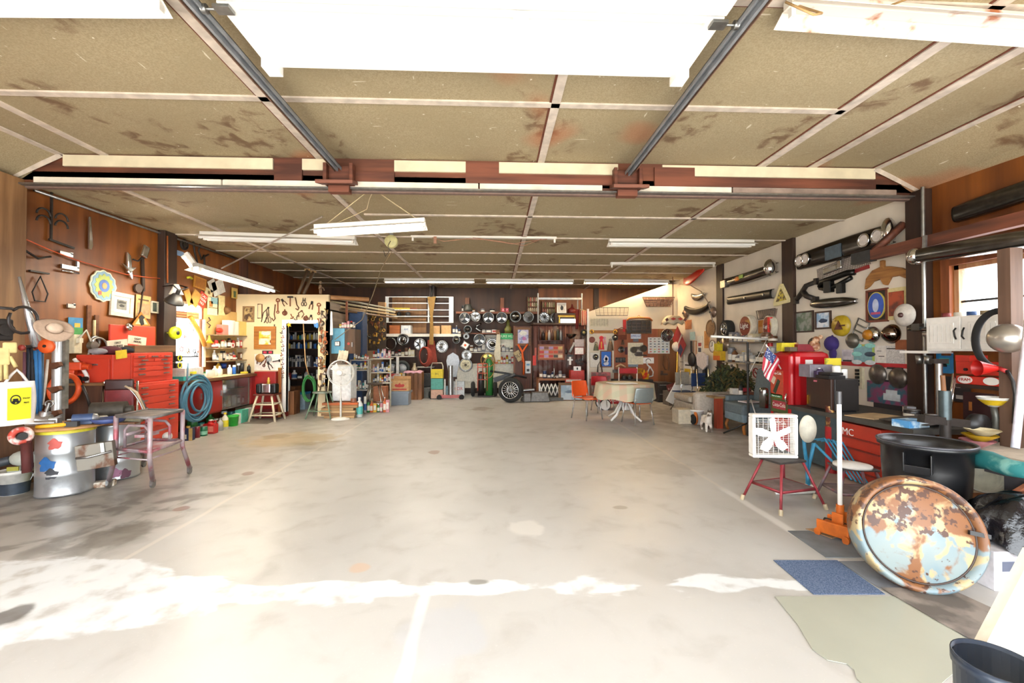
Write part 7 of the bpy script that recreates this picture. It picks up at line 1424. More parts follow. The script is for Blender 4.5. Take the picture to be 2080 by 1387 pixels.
def shell_chair(name,label,u,v,uw,vtop,vseat,rz,back,seat,legm,bh=.34):
    f = fl(u,v); zt = zz(f,u,vtop); zs = zz(f,u,vseat); t = T(name,label,'chair',f,rz); w = uw/2
    PT(t,'backrest',G().grid(lambda a,b: ((a-.5)*2*w*(1-.12*b*b),.2+.05*(1-(2*a-1)**2)+.05*b,zt-bh*(1-b)),8,6),back,solid=.018,bev=0,sub=1); PT(t,'seat',G().grid(lambda a,b: ((a-.5)*2*w,-.22+.42*b,zs+.015*(2*a-1)**2-.02*(b < .1)),8,6),seat,solid=.02,sub=1)
    PT(t,'back_frame',G().tube([(-w*.8,.2,zs),(-w*.85,.24,zt-bh*.7)],.014).tube([(w*.8,.2,zs),(w*.85,.24,zt-bh*.7)],.014),legm)
    for sx in (-1,1):
        for sy in (-1,1): PT(t,'leg',G().tube([(sx*w*.75,sy*.18,zs-.01),(sx*w*.95,sy*.24,0)],.014),legm)
    return t
ORG = mt('#d8521c',.4,0,.06); LEG = mt('#a8a6a2',.3,.7)
shell_chair('orange_chair','orange moulded chair with grey legs left of the round table',1192,850,.46,774,808,.5,ORG,ORG,LEG)
shell_chair('grey_back_chair','grey backed chair with an orange seat in front of the round table',1295,860,.44,785,818,pi+.25,mt('#8a9290',.35,.4,.06),ORG,LEG,.3)
t = shell_chair('red_folding_chair','red backed folding chair behind the round table',1224,836,.42,765,800,.1,mt('#b02028',.4),mt('#b02028',.4),LEG,.22)
one('white_folding_frame','white frame and red seat chair behind the table','chair',G().m(WHITE).tube([(-.2,0,0),(-.2,0,.95)],.016).tube([(.3,0,0),(.3,0,.95)],.016).m(mt('#b02028')).bb(-.2,.3,-.02,.02,.78,.92),None,(onY(11.6,1272,780).x,11.6,0))
f = fl(1260,838); t = T('red_wagon','red toy wagon with white wheels under the round table','wagon',(onY(f.y+.5,1255,800).x,f.y+.62,0)); PT(t,'tub',G().bb(-.45,.3,-.18,.18,.14,.32),mt('#b8202a',.4),bev=.02)
for s in (-.33,.22):
    for q_ in (-.2,.2): o = PT(t,'wheel',G().m(WHITE).cyl((s,q_-.02,.12),(s,q_+.02,.12),.12,n=20).m(RUBBER).ring(s,q_,.12,.12,.02),None)
txt('RADIO',t,WHITE,-.1,.23,.1,-.19)
X_,Z_ = Y_(11.9); t = T('dark_drawer_unit','dark grey two-drawer metal unit right of the table','drawer unit',((X_(1325)+X_(1354))/2,11.75,0)); a = (X_(1354)-X_(1325))/2; hh = Z_(776); PT(t,'case',G().bb(-a,a,-.25,.25,0,hh),mt('#3f3a36',.5,.3),bev=.006)
for z0,z1 in ((.05,hh*.5),(hh*.53,hh-.02)): o = PT(t,'drawer',G().bb(-a+.02,a-.02,-.27,-.25,z0,z1),mt('#46413c',.45,.3)); PT(o,'handle',G().bb(-a*.8,a*.5,-.29,-.27,z1-.05,z1-.035),mt('#c8c4bc',.3,.6))
X_,Z_ = Y_(12.0); zb_ = Z_(771)
one('panel_bench','dark low bench along the white wall behind the table','bench',G().bb(X_(1246),X_(1322),11.82,YW-.02,zb_-.12,zb_).bb(X_(1248),X_(1252),11.9,12.1,0,zb_-.12).bb(X_(1316),X_(1320),11.9,12.1,0,zb_-.12),mt('#2a2422',.5))
for k,u in enumerate((1268,1279)): one('black_headphone_pad','%s of two black round shapes on the dark bench' % ('left','right')[k],'helmet',G().lathe([(.08,0),(.085,.05),(.05,.11),(0,.125)]),BLACK,(X_(u),12.0,zb_+.001))
one('flame_ornament','red and yellow flame shaped ornament on the dark bench','ornament',G().pr([(-.07,0),(.07,0),(.1,.15),(.06,.12),(.05,.25),(0,.16),(-.04,.27),(-.08,.14),(-.11,.2)],-.03,.03),mt('#c92a14',.4,0,0,9,h2='#e0b020'),(X_(1311),12.0,zb_+.001))
X_,Z_ = Y_(11.9); t = T('metal_cabinet_stand','pink and red boxed stand by the white corner post','stand',(X_(1222),12.0,0)); PT(t,'cabinet',G().bb(-.3,.2,-.1,.1,0,Z_(771)),mt('#7a6258')); PT(t,'box',G().bb(-.25,.25,-.1,.1,Z_(771),Z_(757)),mt('#b05a5c',.5,0,0,5,h2='#6a4a48'))
t = T('lantern','small dark lantern frame on the pink box','lantern',(X_(1220),11.9+.1,Z_(757)+.002)); PT(t,'frame',G().tube([(-.07,0,0),(-.05,0,.2),(0,0,.3),(.05,0,.2),(.07,0,0)],.012),IRON); PT(t,'glass',G().cyl((0,0,.0),(0,0,.14),.04),mt('#b8b0a0',.2))

# ================================================================ RIGHT WALL
BK = mt('#171615',.3,.5,.2); CH2 = mt('#6e6c6a',.22,1,.35,6)
def bumper(label,u0,v0,u1,v1,u2,v2,prof,m,W='R',dep=.12,taper=.7,curve=0,nm='car_bumper',cat='bumper',holes=(),ends=None):
    """long bar on a side wall from pixel (u0,v0) to (u1,v1); u2 unused, v2 = height in metres"""
    p,q = wp(W,u0,v0),wp(W,u1,v1); L_ = (q-p).length; r = wr(W); n = Vector((sin(r),-cos(r),0))
    t = T(nm,label,cat,(p+q)/2+n*.02); dz = q.z-p.z; dh = hypot(q.x-p.x,q.y-p.y)
    t.rotation_euler = (Euler((0,0,r)).to_matrix() @ Euler((0,-atan2(dz,dh),0)).to_matrix()).to_euler(); h = v2
    def fn(a,b):
        x = (a-.5)*L_; s = 1-(1-taper)*abs(2*a-1)**3; ang = -pi/2+pi*b
        return (x,-dep*max(0,cos(ang))**.4*s-.01-curve*(1-(2*a-1)**2),h/2*sin(ang)*s+prof*(2*a-1)**2)
    PT(t,'bar',G().grid(fn,26,10),m,solid=.008)
    return t,L_
t,L_ = bumper('broad battered chrome bumper, first on the right wall bay past the corner',1477,578,1585,546,0,.2,.03,CH2,dep=.16,taper=.85)
PT(t,'end_cap',G().ell(L_*.46,-.12,.04,.1,.12,.16),CHROME); PT(t,'grille_mesh',G().box(-L_*.4,-.14,-.02,.2,.1,.16),mt('#7a736c',.3,.8,.6,40)); PT(t,'reflector',G().box(-.02,-.185,.02,.14,.01,.07),mt('#8fae4a')); PT(t,'orange_lamp',G().ell(-.18,-.18,.0,.1,.02,.05),mt('#c87a30',.3))
t,L_ = bumper('straight black bumper under the battered chrome one',1484,611,1576,596,0,.17,0,BK,taper=1,dep=.06)
for s in (-.48,-.05,.35): PT(t,'bolt',G().cyl((s*L_,-.09,0),(s*L_,-.06,0),.02),STEEL)
t,L_ = bumper('long chrome bumper panel with four round lamp holes on the right wall',1628,533,1824,472,0,.3,.0,mt('#4f4a46',.2,.95,.3,4),taper=.85,dep=.08)
for s in (-.44,-.36,.28,.4): PT(t,'lamp_hole',G().m(mt('#d8cfc8',.6)).cyl((s*L_,-.105,0),(s*L_,-.09,0),.075,n=24).m(CHROME).ring(s*L_,-.105,0,.085,.014),None)
PT(t,'plate',G().box(-.03*L_,-.1,-.03,.3,.02,.2),mt('#5a6a78',.4,.5),'blue grey plate'); PT(t,'end_cap',G().ell(L_*.48,-.07,.03,.08,.09,.18),CHROME)
t,w_,h_ = WT('chrome_mesh_grille','perforated chrome grille with an emblem and red lower strip','car grille','R',1663,526,1770,556); t.rotation_euler = (Euler((0,0,-pi/2)).to_matrix() @ Euler((0,-.12,0)).to_matrix()).to_euler()
PT(t,'mesh_panel',G().bb(-w_/2,w_/2,-.02,0,-h_/2,h_/2),mt('#c9c0b8',.4,.3)); g = G()
for r_ in range(9): g.bb(-w_/2,w_/2,-.024,-.02,-h_/2+h_*(r_+.4)/9,-h_/2+h_*(r_+.55)/9)
for c_ in range(34): g.bb(-w_/2+w_*(c_+.4)/34,-w_/2+w_*(c_+.55)/34,-.024,-.02,-h_/2,h_/2)
PT(t,'perforations',g,mt('#4a3c38')); PT(t,'emblem',G().box(-.2,-.04,.02,.3,.04,.1).box(0,-.05,.04,.08,.05,.14),CHROME,bev=.02); PT(t,'red_strip',G().bb(-w_/2,w_*.45,-.03,0,-h_/2-.05,-h_/2),mt('#8a2024')); 
t,w_,h_ = WT('exhaust_manifold','black cast engine manifold on the right wall','car part','R',1670,564,1740,588,.03)
PT(t,'runner',G().tube([(-w_/2,0,0),(-w_*.4,-.02,.07),(-.05,-.03,.09),(w_*.35,-.02,.13),(w_/2,0,.12)],.045).tube([(-w_/2,0,-.02),(-w_*.3,-.02,-.06),(0,0,-.03),(w_*.4,0,.05)],.035),BK); PT(t,'flange',G().box(-w_*.2,-.02,-.0,.14,.08,.24).box(w_*.15,-.02,-.08,.1,.08,.16),BK,bev=.01)
t,w_,h_ = WT('exhaust_branch','dark branched iron exhaust elbow beside the manifold','car part','R',1620,577,1664,608,.03); PT(t,'pipe',G().tube([(-w_/2,0,-.12),(-.08,-.03,-.02),(.04,-.03,.1),(w_/2,0,.14)],.04).tube([(-.03,-.03,0),(.05,-.03,-.08),(.18,0,-.14)],.045),IRON); PT(t,'flange',G().box(-w_*.48,0,-.12,.06,.08,.12).box(w_*.48,0,.14,.06,.08,.1).box(.2,0,-.15,.1,.08,.08),IRON)
bumper('oval chrome bumper below the black manifold',1653,619,1747,611,0,.15,0,CH2,taper=.35,dep=.1)
t,w_,h_ = WT('carved_eagle','carved wooden eagle with spread wings on the right wall','carving','R',1761,541,1850,582)
PT(t,'wings',G().pr([(-.5*w_,-.13),(-.46*w_,.02),(-.3*w_,.12),(-.1*w_,.15),(.1*w_,.13),(.35*w_,.08),(.5*w_,.02),(.47*w_,-.08),(.3*w_,-.02),(.12*w_,-.02),(.02*w_,-.12),(-.05*w_,-.1),(-.12*w_,-.02),(-.3*w_,-.04),(-.4*w_,-.1)],-.04,0),wood('#a8743c','#7a4e24',5,0),bev=.006); PT(t,'head',G().box(-.06*w_,-.03,.17,.05,.05,.12),wood('#a8743c','#7a4e24',5,0),bev=.012)
t,w_,h_ = WT('triangle_beer_sign','cream triangular sign with gold centre by the timber post','sign','R',1577,576,1612,620,.0)
PT(t,'border',G().pr([(-w_/2,-h_/2),(w_/2,-h_/2+.03),(w_/2,-h_/2+.1),(.05,h_/2),(-.05,h_/2),(-w_/2,-h_/2+.08)],-.07,0),mt('#d9cf9c',.5),bev=.02); PT(t,'gold_centre',G().pr([(-w_*.3,-h_*.32),(w_*.3,-h_*.28),(0,h_*.3)],-.078,-.07),mt('#b5a428',.5,0,0,22,h2='#3a2a14'))
def ovalsign(lb,u0,v0,u1,v1):
    t,w_,h_ = WT('oval_beer_sign',lb,'sign','R',u0,v0,u1,v1,.02); PT(t,'case',G().pr(oval(w_/2,h_/2),-.12,0),mt('#d3ccb8',.5),bev=.01); PT(t,'face',G().m(mt('#7a3018',.4,0,0,5,h2='#b58a3a',thr=.6)).pr(oval(w_*.38,h_*.44),-.13,-.12).m(mt('#6a1814')).pr(oval(w_*.36,h_*.2),-.134,-.12),None); txt('Light',t,WHITE,0,0,w_*.3,-.14)
ovalsign('oval lit beer sign reading Light, nearer the corner tyre',1513,640,1541,684); ovalsign('oval lit beer sign reading Light, half behind the red tube',1563,641,1583,686)
grille('small_grille','grey brown slatted grille above the oval signs','R',1541,629,1580,647,9,5,mt('#6a605a',.4,.6),back=mt('#8a7a70',.5,.3),taper=.8)
q = wp('R',1484,668); tyre('racing_slick_tyre','small wide black tyre mounted on the right wall',q+Vector((-.08,0,0)),.2,.16,True,-pi/2,10)
flat('brown_plaque','small brown diamond tilted plaque beside the wall tyre','plaque','R',1503,661,1516,677,mt('#5a2a1c'),tilt=.5); flat('orange_plaque','orange upright plaque between the oval signs','plaque','R',1541,650,1557,677,mt('#b5701c'),marks=((0,-.2,.8,.4,mt('#c08a5a')),)); flat('brown_wedge','brown board leaning under the second oval sign','board','R',1550,680,1568,692,mt('#5a3022'),tilt=-.5,off=.03)
q = wp('R',1584,676); one('red_tube','bright red plastic tube standing on end by the timber post','tube',G().cyl((0,0,-.25),(0,0,.3),.045),mt('#c8281c',.4),q+Vector((-.12,.1,0)))
picture('landscape_picture','green landscape photo in a dark frame on the right wall','picture','R',1617,632,1654,675,mt('#3a2820'),.025,mt('#5a6a58',.6,0,0,9,h2='#8a8f88')); picture('blue_car_picture','blue and white photo in a dark frame on the right wall','picture','R',1658,632,1690,668,mt('#3a241c'),.025,mt('#8fb0d0',.6,0,0,6,h2='#dfe6ee'),blobs=((0,-.1,.6,.3,mt('#1f3a5a')),))
t,w_,h_ = WT('yellow_disc','yellow round shield with a brown triangle on the right wall','disc','R',1694,640,1734,683,.02); R = h_/2; PT(t,'disc',G().lathe([(R,0),(R*.95,-.05),(0,-.06)],ax='y',n=36),mt('#b59a26',.4)); PT(t,'triangle_mark',G().pr([(-.08,-.06),(.08,-.06),(0,.08)],-.068,-.06).bb(.02,.12,-.068,-.06,-.01,.01),mt('#5a2a1a'))
t,w_,h_ = WT('wire_frame_bracket','steel ladder shaped bracket tilted on the right wall','bracket','R',1741,657,1763,682,.01,tilt=.45); PT(t,'frame',G().tube([(-.1,-.02,-.14),(.1,-.02,-.14),(.1,-.02,.14),(-.1,-.02,.14)],.012,6,True).tube([(-.1,-.02,-.04),(.1,-.02,-.04)],.012).tube([(-.1,-.02,.05),(.1,-.02,.05)],.012),STEEL)
t = picture('blue_beer_mirror','dark framed sign with a blue oval figure and red lettering','sign','R',1762,587,1806,654,mt('#6a3220'),.03,mt('#2a2420')); w_,h_ = bx('R',1762,587,1806,654)[2:]
PT(t,'blue_oval',G().m(mt('#c9b85a')).pr(oval(w_*.4,h_*.41),-.03,-.012).m(mt('#1f4fb0',.4,0,.2)).pr(oval(w_*.36,h_*.38),-.034,-.012).m(mt('#b8c4e0')).pr(oval(w_*.14,h_*.2),-.038,-.012).m(mt('#b04a6a')).bb(-w_*.22,w_*.22,-.038,-.012,-h_*.27,-h_*.2),None)
t = flat('brown_beer_sign','cream bordered sign with a dark orange panel','sign','R',1803,584,1846,649,mt('#cfc08a'),th=.02); w_,h_ = bx('R',1803,584,1846,649)[2:]; PT(t,'orange_panel',G().bb(-w_*.36,w_*.36,-.03,-.02,-h_*.38,h_*.38),mt('#a33c10',.4,0,0,6,h2='#5a1c0a',thr=.55),bev=.01)
t,w_,h_ = WT('purple_cap','purple baseball cap hanging on the right wall','cap','R',1684,683,1711,723,.05); PT(t,'crown',G().ell(-.02,0,.04,.11,.09,.12,18,10),mt('#3a2a72',.8)); PT(t,'visor',G().ell(.03,-.02,-.12,.07,.03,.1),mt('#3a2a72',.8)); PT(t,'button',G().ell(.0,0,.16,.015,.015,.015),mt('#3a2a72'))
def dish(nm,lb,u,v,r,m,cap=None,dep=.08,cat='disc',W='R',off=.02):
    q = wp(W,u,v); ra = wr(W); R = r/depthppm(q); t = T(nm,lb,cat,q+Vector((sin(ra),-cos(ra),0))*off,ra); PT(t,'dish',G().lathe([(R,0),(R*1.0,-.012),(R*.7,-dep*.6),(R*.3,-dep),(0,-dep*1.05)],ax='y',n=32),m)
    if cap: PT(t,'center',G().lathe([(R*cap[1],-dep*.9),(R*cap[1]*.9,-dep-.02),(0,-dep-.03)],ax='y',n=24),mt(cap[0],.4))
    return t
dish('grey_wok_lid','grey bowl shaped cap right of the purple cap',1735,692,15.5,mt('#6a645a',.4,.5,.3)); dish('amber_headlamp','round chrome lamp with an amber lens on the right wall',1776,680,17,CHROME,('#b5761c',.62)); dish('moon_hubcap','large mirror-bright moon hubcap on the right wall',1815,678,20,mt('#8a7a70',.08,1,.2),dep=.12)
dish('enamel_lamp_shade','white enamel disc with a dark centre on the timber post',1863,640,23,mt('#cfcac2',.4),('#4a2a28',.22),dep=.05,off=.16); dish('steel_disc','dull steel hubcap disc, left of the two low on the wall',1786,760,20,mt('#6f6862',.35,.7,.3),dep=.06); dish('steel_disc','dull steel hubcap disc, right of the two low on the wall',1828,768,21,mt('#6a625a',.35,.7,.3),dep=.06)
flat('printed_page','lilac printed page pinned under the purple cap','page','R',1711,710,1733,735,mt('#cfc8cc'),marks=((0,.15,.7,.4,mt('#b8b0b8')),(0,-.4,.8,.12,DARK)))
t = flat('car_poster','pale blue poster of several cars on the right wall','poster','R',1735,700,1776,738,mt('#7fa8b0'),marks=((0,.47,1,.1,mt('#b0b05a')),(.47,0,.08,1,mt('#a8c060'))))
for r_ in range(3):
    for c_ in range(2): PT(t,'car_figure',G().ell(-.11+.22*c_,-.012,.12-.12*r_,.09,.005,.035),mt(random.choice(('#3a4a5a','#8fd0c8','#d0d8dc','#5a3a7a'))))
flat('sketch_page','white page with faint pencil sketches','page','R',1778,702,1801,738,mt('#d9d3cc'),marks=((-.1,.2,.4,.03,DARK),(.1,-.1,.5,.04,DARK))); flat('newspaper_page','grey newspaper page hanging over the steel discs','newspaper','R',1801,702,1838,752,mt('#c2bfbd',.7,0,.3,60),marks=((-.2,.38,.5,.04,DARK),(0,-.42,.9,.08,DARK)))
S('trim_80',G().bb(XR-.03,XR-.018,yp,wp('R',1690,738).y,wp('R',1780,741).z-.03,wp('R',1780,741).z+.03),mt('#b02028'))
t = flat('black_car_poster','black poster of racing cars behind the steel discs','poster','R',1776,772,1832,833,mt('#201e24'),th=.012,text=None); PT(t,'cars_picture',G().bb(-.3,.3,-.018,-.012,-.12,.18),mt('#7a3a5a',.5,0,0,9,h2='#2f5a6a')); txt('PIONEER PONTIAC MOTOR CO',t,WHITE,0,-.22,.045,-.018); PT(t,'white_car',G().box(.08,-.02,-.02,.24,.01,.09).box(.08,-.02,.05,.16,.01,.05),mt('#b8c0c4'))
t,w_,h_ = WT('power_strip','cream upright power strip with black plugs','power strip','R',1748,746,1757,790); PT(t,'strip',G().bb(-.02,.03,-.04,0,-h_/2,h_/2),mt('#cfc6a8'))
for k in range(5): PT(t,'plug',G().box(-.03,-.05,h_*(.35-.16*k),.04,.05,.04),BLACK)
# first bay next to the corner
q = wp('R',1420,570); t = T('red_canoe_lamp','red curved tail panel hanging on a chrome arm near the corner','lamp',q+Vector((-.15,0,0)),-pi/2)
PT(t,'shell',G().grid(lambda a,b: ((a-.5)*1.15,-.1*sin(pi*a),.15*(2*a-1)**2+.02+.24*(b-.5)*(1-.3*abs(2*a-1))+.14*(a-.5)),20,4),mt('#b5200f',.3),solid=.02); PT(t,'arm',G().tube([(0,0,.1),(-.02,.0,.35),(.0,.0,.6)],.02).box(-.02,0,.62,.05,.04,.3),CHROME)
bumper('small dark curved bumper under the red panel',1407,606,1434,604,0,.16,.1,CH2,taper=.3,dep=.06); t,L_ = bumper('black curved bumper between two round vented discs',1396,636,1446,629,0,.17,.13,BK,taper=.8,dep=.08)
for k,(u,v) in enumerate(((1395,636),(1451,634))): dish('wire_fan_disc','%s vented round disc beside the black curved bumper' % ('left','right')[k],u,v,11,mt('#8a7668',.35,.6,.5,30),('#2a2622',.2))
one('archery_bow','long curved wooden bow hanging from the ceiling corner','bow',G().tube([wp('R',u,v)+Vector((-.1,0,0)) for u,v in ((1388,577),(1410,580),(1432,592),(1447,615),(1456,655))],.014),mt('#8a7868'))
for (u0,v0,u1,v1,nm,lb,hx,mk) in ((1392,650,1405,669,'portrait_print','orange toned portrait print near the corner','#b87a52',()),(1402,674,1412,690,'glossy_card','small glossy pale card near the corner','#c0dcd8',()),(1417,682,1427,726,'tall_calendar','tall narrow white calendar with small pictures','#d8d4cc',((0,.1,.6,.15,mt('#b04a4a')),(0,-.15,.6,.2,mt('#5a5a68')))),
    (1431,672,1442,707,'wooden_thermometer_board','tall wooden board with inscribed lines','#c08a50',((0,0,.6,.7,mt('#a8743c')),)),(1390,735,1404,748,'white_label_sheet','white lettered sheet low in the corner','#e6e2e0',((0,0,.7,.2,DARK),)),(1391,749,1402,760,'yellow_red_packet','yellow and red packet under the white sheet','#c9a82a',((0,-.2,.8,.3,mt('#8a2a2a')),)),
    (1405,738,1421,771,'cork_board','tan cork board with scraps near the corner','#a88a5a',((-.2,.2,.3,.2,WHITE),(.2,-.2,.3,.2,mt('#8a6a40')))),(1381,720,1390,770,'pinned_papers','column of small white papers in the corner','#d3cdc0',((0,.2,.8,.02,DARK),(0,-.1,.8,.02,DARK))),(1408,692,1416,722,'red_white_scroll','narrow tan and red scroll near the corner','#b58868',((0,0,.4,.9,mt('#c8b8a8')),)),
    (1480,733,1492,753,'white_letter','white letter tucked under the wall shelf','#e2e0dd',((.1,0,.4,.3,mt('#555555')),))):
    flat(nm,lb,nm.split('_')[-1],'R',u0,v0,u1,v1,mt(hx),marks=mk)
t,w_,h_ = WT('round_wall_clock','white round wall clock on the timber post','clock','R',1444,691,1467,715,.07); R = h_/2; PT(t,'rim',G().ring(0,-.03,0,R,.015),mt('#8a7a70')); PT(t,'face',G().lathe([(R,-.01),(R*.9,-.03),(0,-.03)],ax='y',n=30),WHITE); PT(t,'hand',G().bb(-.006,.006,-.04,-.03,0,R*.7).bb(-R*.5,0,-.04,-.03,-.006,.006),BLACK)
t,w_,h_ = WT('dark_guitar_shape','dark banjo shaped object hanging near the corner','instrument','R',1399,690,1418,740,.03); PT(t,'body',G().lathe([(0,-.05),(.18,-.04),(.19,0),(0,0)],ax='y',o=(0,0,-.2)),mt('#2c2a2c')); PT(t,'neck',G().bb(-.03,.03,-.04,-.01,-.1,.3),mt('#3a3630'))
t,w_,h_ = WT('hanging_shirts','black and white shirts hanging together near the corner','clothes','R',1417,716,1452,768,.08)
nail(t,0,.2,.1); PT(t,'black_shirt',G().pr([(-.35,-.25),(-.25,.22),(.0,.26),(.2,.2),(.25,-.4),(-.2,-.45)],-.06,0),mt('#1d1d22',.8),'black shirt with white print'); PT(t,'white_shirt',G().pr([(-.1,.0),(-.15,.28),(.2,.34),(.42,.25),(.4,.02),(.2,-.1)],-.1,-.062),mt('#c9c2c4',.8),'white shirt'); PT(t,'white_print',G().bb(-.12,.1,-.066,-.06,-.2,-.02),mt('#8a8a90',.7,0,.6,20))
one('steel_pans','steel pan and brass lamp cluster hanging on the post','pan',G().lathe([(.16,0),(.14,-.06),(0,-.08)],ax='x').lathe([(.1,0),(.09,-.05),(0,-.06)],ax='x',o=(0,-.2,.15)),mt('#8a7a6a',.3,.7),wp('R',1480,700)+Vector((-.08,0,0)))
one('wicker_basket_tray','brown woven tray hanging over the curtain rod end','basket',G().ring(0,0,0,.2,.02,'x').lathe([(.19,0),(.1,-.02),(0,-.03)],ax='x'),mt('#8a6a4a',.8,0,.5,40),wp('R',1445,667)+Vector((-.022,0,0)))
# wall shelf with machine parts
z = wp((XR-.3,),1530,738).z; ya,yb_ = wp((XR-.2,),1580,700).y,wp((XR-.2,),1480,700).y
one('right_wall_shelf','grey brown shelf of oily parts along the right wall','shelf',G().bb(XR-.35,XR-.02,ya,yb_,z-.03,z),mt('#a89880'))
fill('the right wall parts shelf',(XR-.2,yb_-.05,z+.001),(XR-.2,ya+.05,z+.001),10,(.16,.3),(.05,.09),cols=['grey','brown','black','silver'],kinds=('can','jug','box','bottle'))
z2 = z+.42; one('upper_parts_shelf','thin upper shelf of metal parts on the right wall','shelf',G().bb(XR-.3,XR-.02,ya,yb_,z2-.02,z2),mt('#6a5a48')); fill('the upper parts shelf on the right wall',(XR-.18,yb_-.05,z2+.001),(XR-.18,ya+.05,z2+.001),8,(.1,.22),(.06,.09),cols=['grey','brown','silver','cream'],kinds=('can','jug','box'))
t = carton('yellow_toolcase','yellow and orange case hanging on the parts shelf','case',XR-.42,wp('R',1497,700).y,z+.03,.12,.3,.2,mt('#c9a01c'),rz=0); PT(t,'orange_front',G().bb(-.065,-.06,-.14,.14,.0,.1),mt('#c8641c'))
one('yellow_gas_can','yellow gas can behind the case on the parts shelf','gas can',G().box(0,0,.08,.12,.14,.16).tube([(0,-.05,.16),(0,0,.2),(0,.05,.16)],.012),mt('#c8b41c'),(XR-.42,wp('R',1494,700).y-.02,z+.235))
flat('no_smoking_sign','white no smoking sign behind the pole stand','sign','R',1527,740,1558,765,mt('#dcd3c8')); q = wp('R',1537,757); o = one('no_smoking_symbol','red barred circle with a cigarette on the white sign','symbol',G().m(mt('#a82a24')).ring(0,0,0,.09,.01).tube([(-.06,0,.06),(.06,0,-.06)],.008).m(BLACK).box(0,.005,0,.1,.004,.015),None,q+Vector((-.02,0,0)),-pi/2)
# end section with window: bumpers, rail, cabinet
xb_ = 5.0
one('redwood_rail','heavy redwood rail running toward the viewer at the right','rail',G().box(0,0,0,.09,2.9,.13),wood('#7a4430','#4a2a20',3,1),(xb_,3.7+.4,wp((xb_,),1950,475).z)); one('rail_brace','diagonal redwood brace from the post to the rail','brace',G().tube([(xb_-.0,wp((xb_,),1805,500).y+.2,wp((xb_,),1950,475).z+.05),(XR-.1,YS+.1,wp('R',1895,440).z)],.05,4),wood('#7a4430','#4a2a20',3,1)); one('steel_shoe','dark steel shoe on the far end of the redwood rail','shoe',G().box(0,0,0,.1,.3,.15),mt('#3a3c3e',.5,.5),(xb_,5.6,wp((xb_,),1950,475).z))
t,L_ = bumper('long chrome and black bumper slung under the redwood rail',1868,521,2140,478,0,.17,0,CH2,W=(xb_-.02,),taper=.8,dep=.12); PT(t,'end_cap',G().ell(-L_*.48,-.05,0,.08,.1,.1),CHROME); PT(t,'hanger_strap',G().box(-L_*.4,-.05,.12,.04,.02,.2),STEEL)
bumper('dark chrome bumper hung high on the orange wall',1950,436,2160,365,0,.2,0,mt('#4a4844',.25,.9,.3),taper=.9,dep=.08)
t,w_,h_ = WT('white_wall_cabinet','white double-door wall cabinet with black pulls','cabinet',(5.0,),1882,641,2042,713,0); PT(t,'carcass',G().bb(-w_/2,w_/2,0,.3,-h_/2,h_/2),WHITE)
for s in (-1,1):
    o = PT(t,'door',G().m(WHITE).bb(min(s*.01,s*w_*.48),max(s*.01,s*w_*.48),-.018,0,-h_/2+.02,h_/2-.01).bb(min(s*.07,s*w_*.42),max(s*.07,s*w_*.42),-.026,-.018,-h_/2+.08,h_/2-.07),None,bev=.004)
    g = G()
    for k in range(6): g.bb(s*(.1+.045*k)-.002,s*(.1+.045*k)+.002,-.028,-.026,-h_/2+.1,h_/2-.09)
    PT(o,'groove',g,mt('#cfcdc8')); PT(o,'handle',G().tube([(s*.04,-.03,.06),(s*.045,-.05,.03),(s*.035,-.05,-.03),(s*.04,-.03,-.06)],.008),BLACK)
for k in range(5): one('paint_can','%s can on top of the white wall cabinet' % ('first','second','third','fourth','fifth')[k],'can',G().lathe([(0,0),(.04,0),(.04,.05),(0,.05)]),mt(('#7a2a2a','#c8c0b0','#2a4a7a','#8a7a5a','#555555')[k]),(5.15,t.location.y+.3-.13*k,t.location.z+h_/2+.002))
t = T('white_angle_shelf','white angle bracket shelf left of the wall cabinet','shelf',wp((5.0,),1868,715)); PT(t,'board',G().bb(0,.3,-.1,.25,-.015,.015),WHITE)
one('pewter_tankard','tall pewter cylinder standing on the white bracket shelf','canister',G().lathe([(0,0),(.05,0),(.05,.16),(.07,.18),(.07,.22),(0,.22)]),mt('#9a948c',.3,.7),t.location+Vector((.08,-.05,.016)),0); one('tap_cluster','cluster of chrome taps above the pewter canister','taps',G().tube([(0,-.18,0),(0,.2,.02)],.025).box(0,.1,.04,.06,.1,.08).box(0,-.12,.03,.06,.08,.07),CH2,t.location+Vector((.08,0,.26)))
flat('orange_badge_cap','orange brown badge shape under the chrome hubcap','badge','R',1823,690,1850,710,mt('#8a4a26'),th=.03)
for k in range(2): one('cocktail_shaker','%s of two steel cups under the bracket shelf' % ('left','right')[k],'cup',G().lathe([(0,0),(.03,0),(.04,.1),(.035,.1),(0,.01)]),STEEL,t.location+Vector((.05,.05-.1*k,-.14)))

# ================================================================ RIGHT FLOOR
# fridge
CR = mt('#b3121a',.22,0,.06,2); xf = 4.02; yf0 = onX(xf,1607,800).y; yf1 = onX(xf,1562,800).y; x2 = onY(yf0,1689,800).x; zt = onY(yf0,1640,714).z
t = T('red_drink_cooler','tall rounded red soda fridge with stickers on its door','fridge',((xf+x2)/2,(yf0+yf1)/2,0)); a,b = (x2-xf)/2,(yf1-yf0)/2
PT(t,'body',G().bb(-a+.06,a,-b,b,.04,zt),CR,bev=.07); PT(t,'base',G().bb(-a+.05,a-.03,-b+.04,b-.04,0,.06),DARK)
d = PT(t,'door',G().bb(-a,-a+.075,-b+.01,b-.01,.06,zt-.03),CR,bev=.035); PT(d,'handle',G().tube([(-a-.02,-b+.06,zt*.6),(-a-.04,-b+.06,zt*.56),(-a-.02,-b+.06,zt*.5)],.012),CHROME)
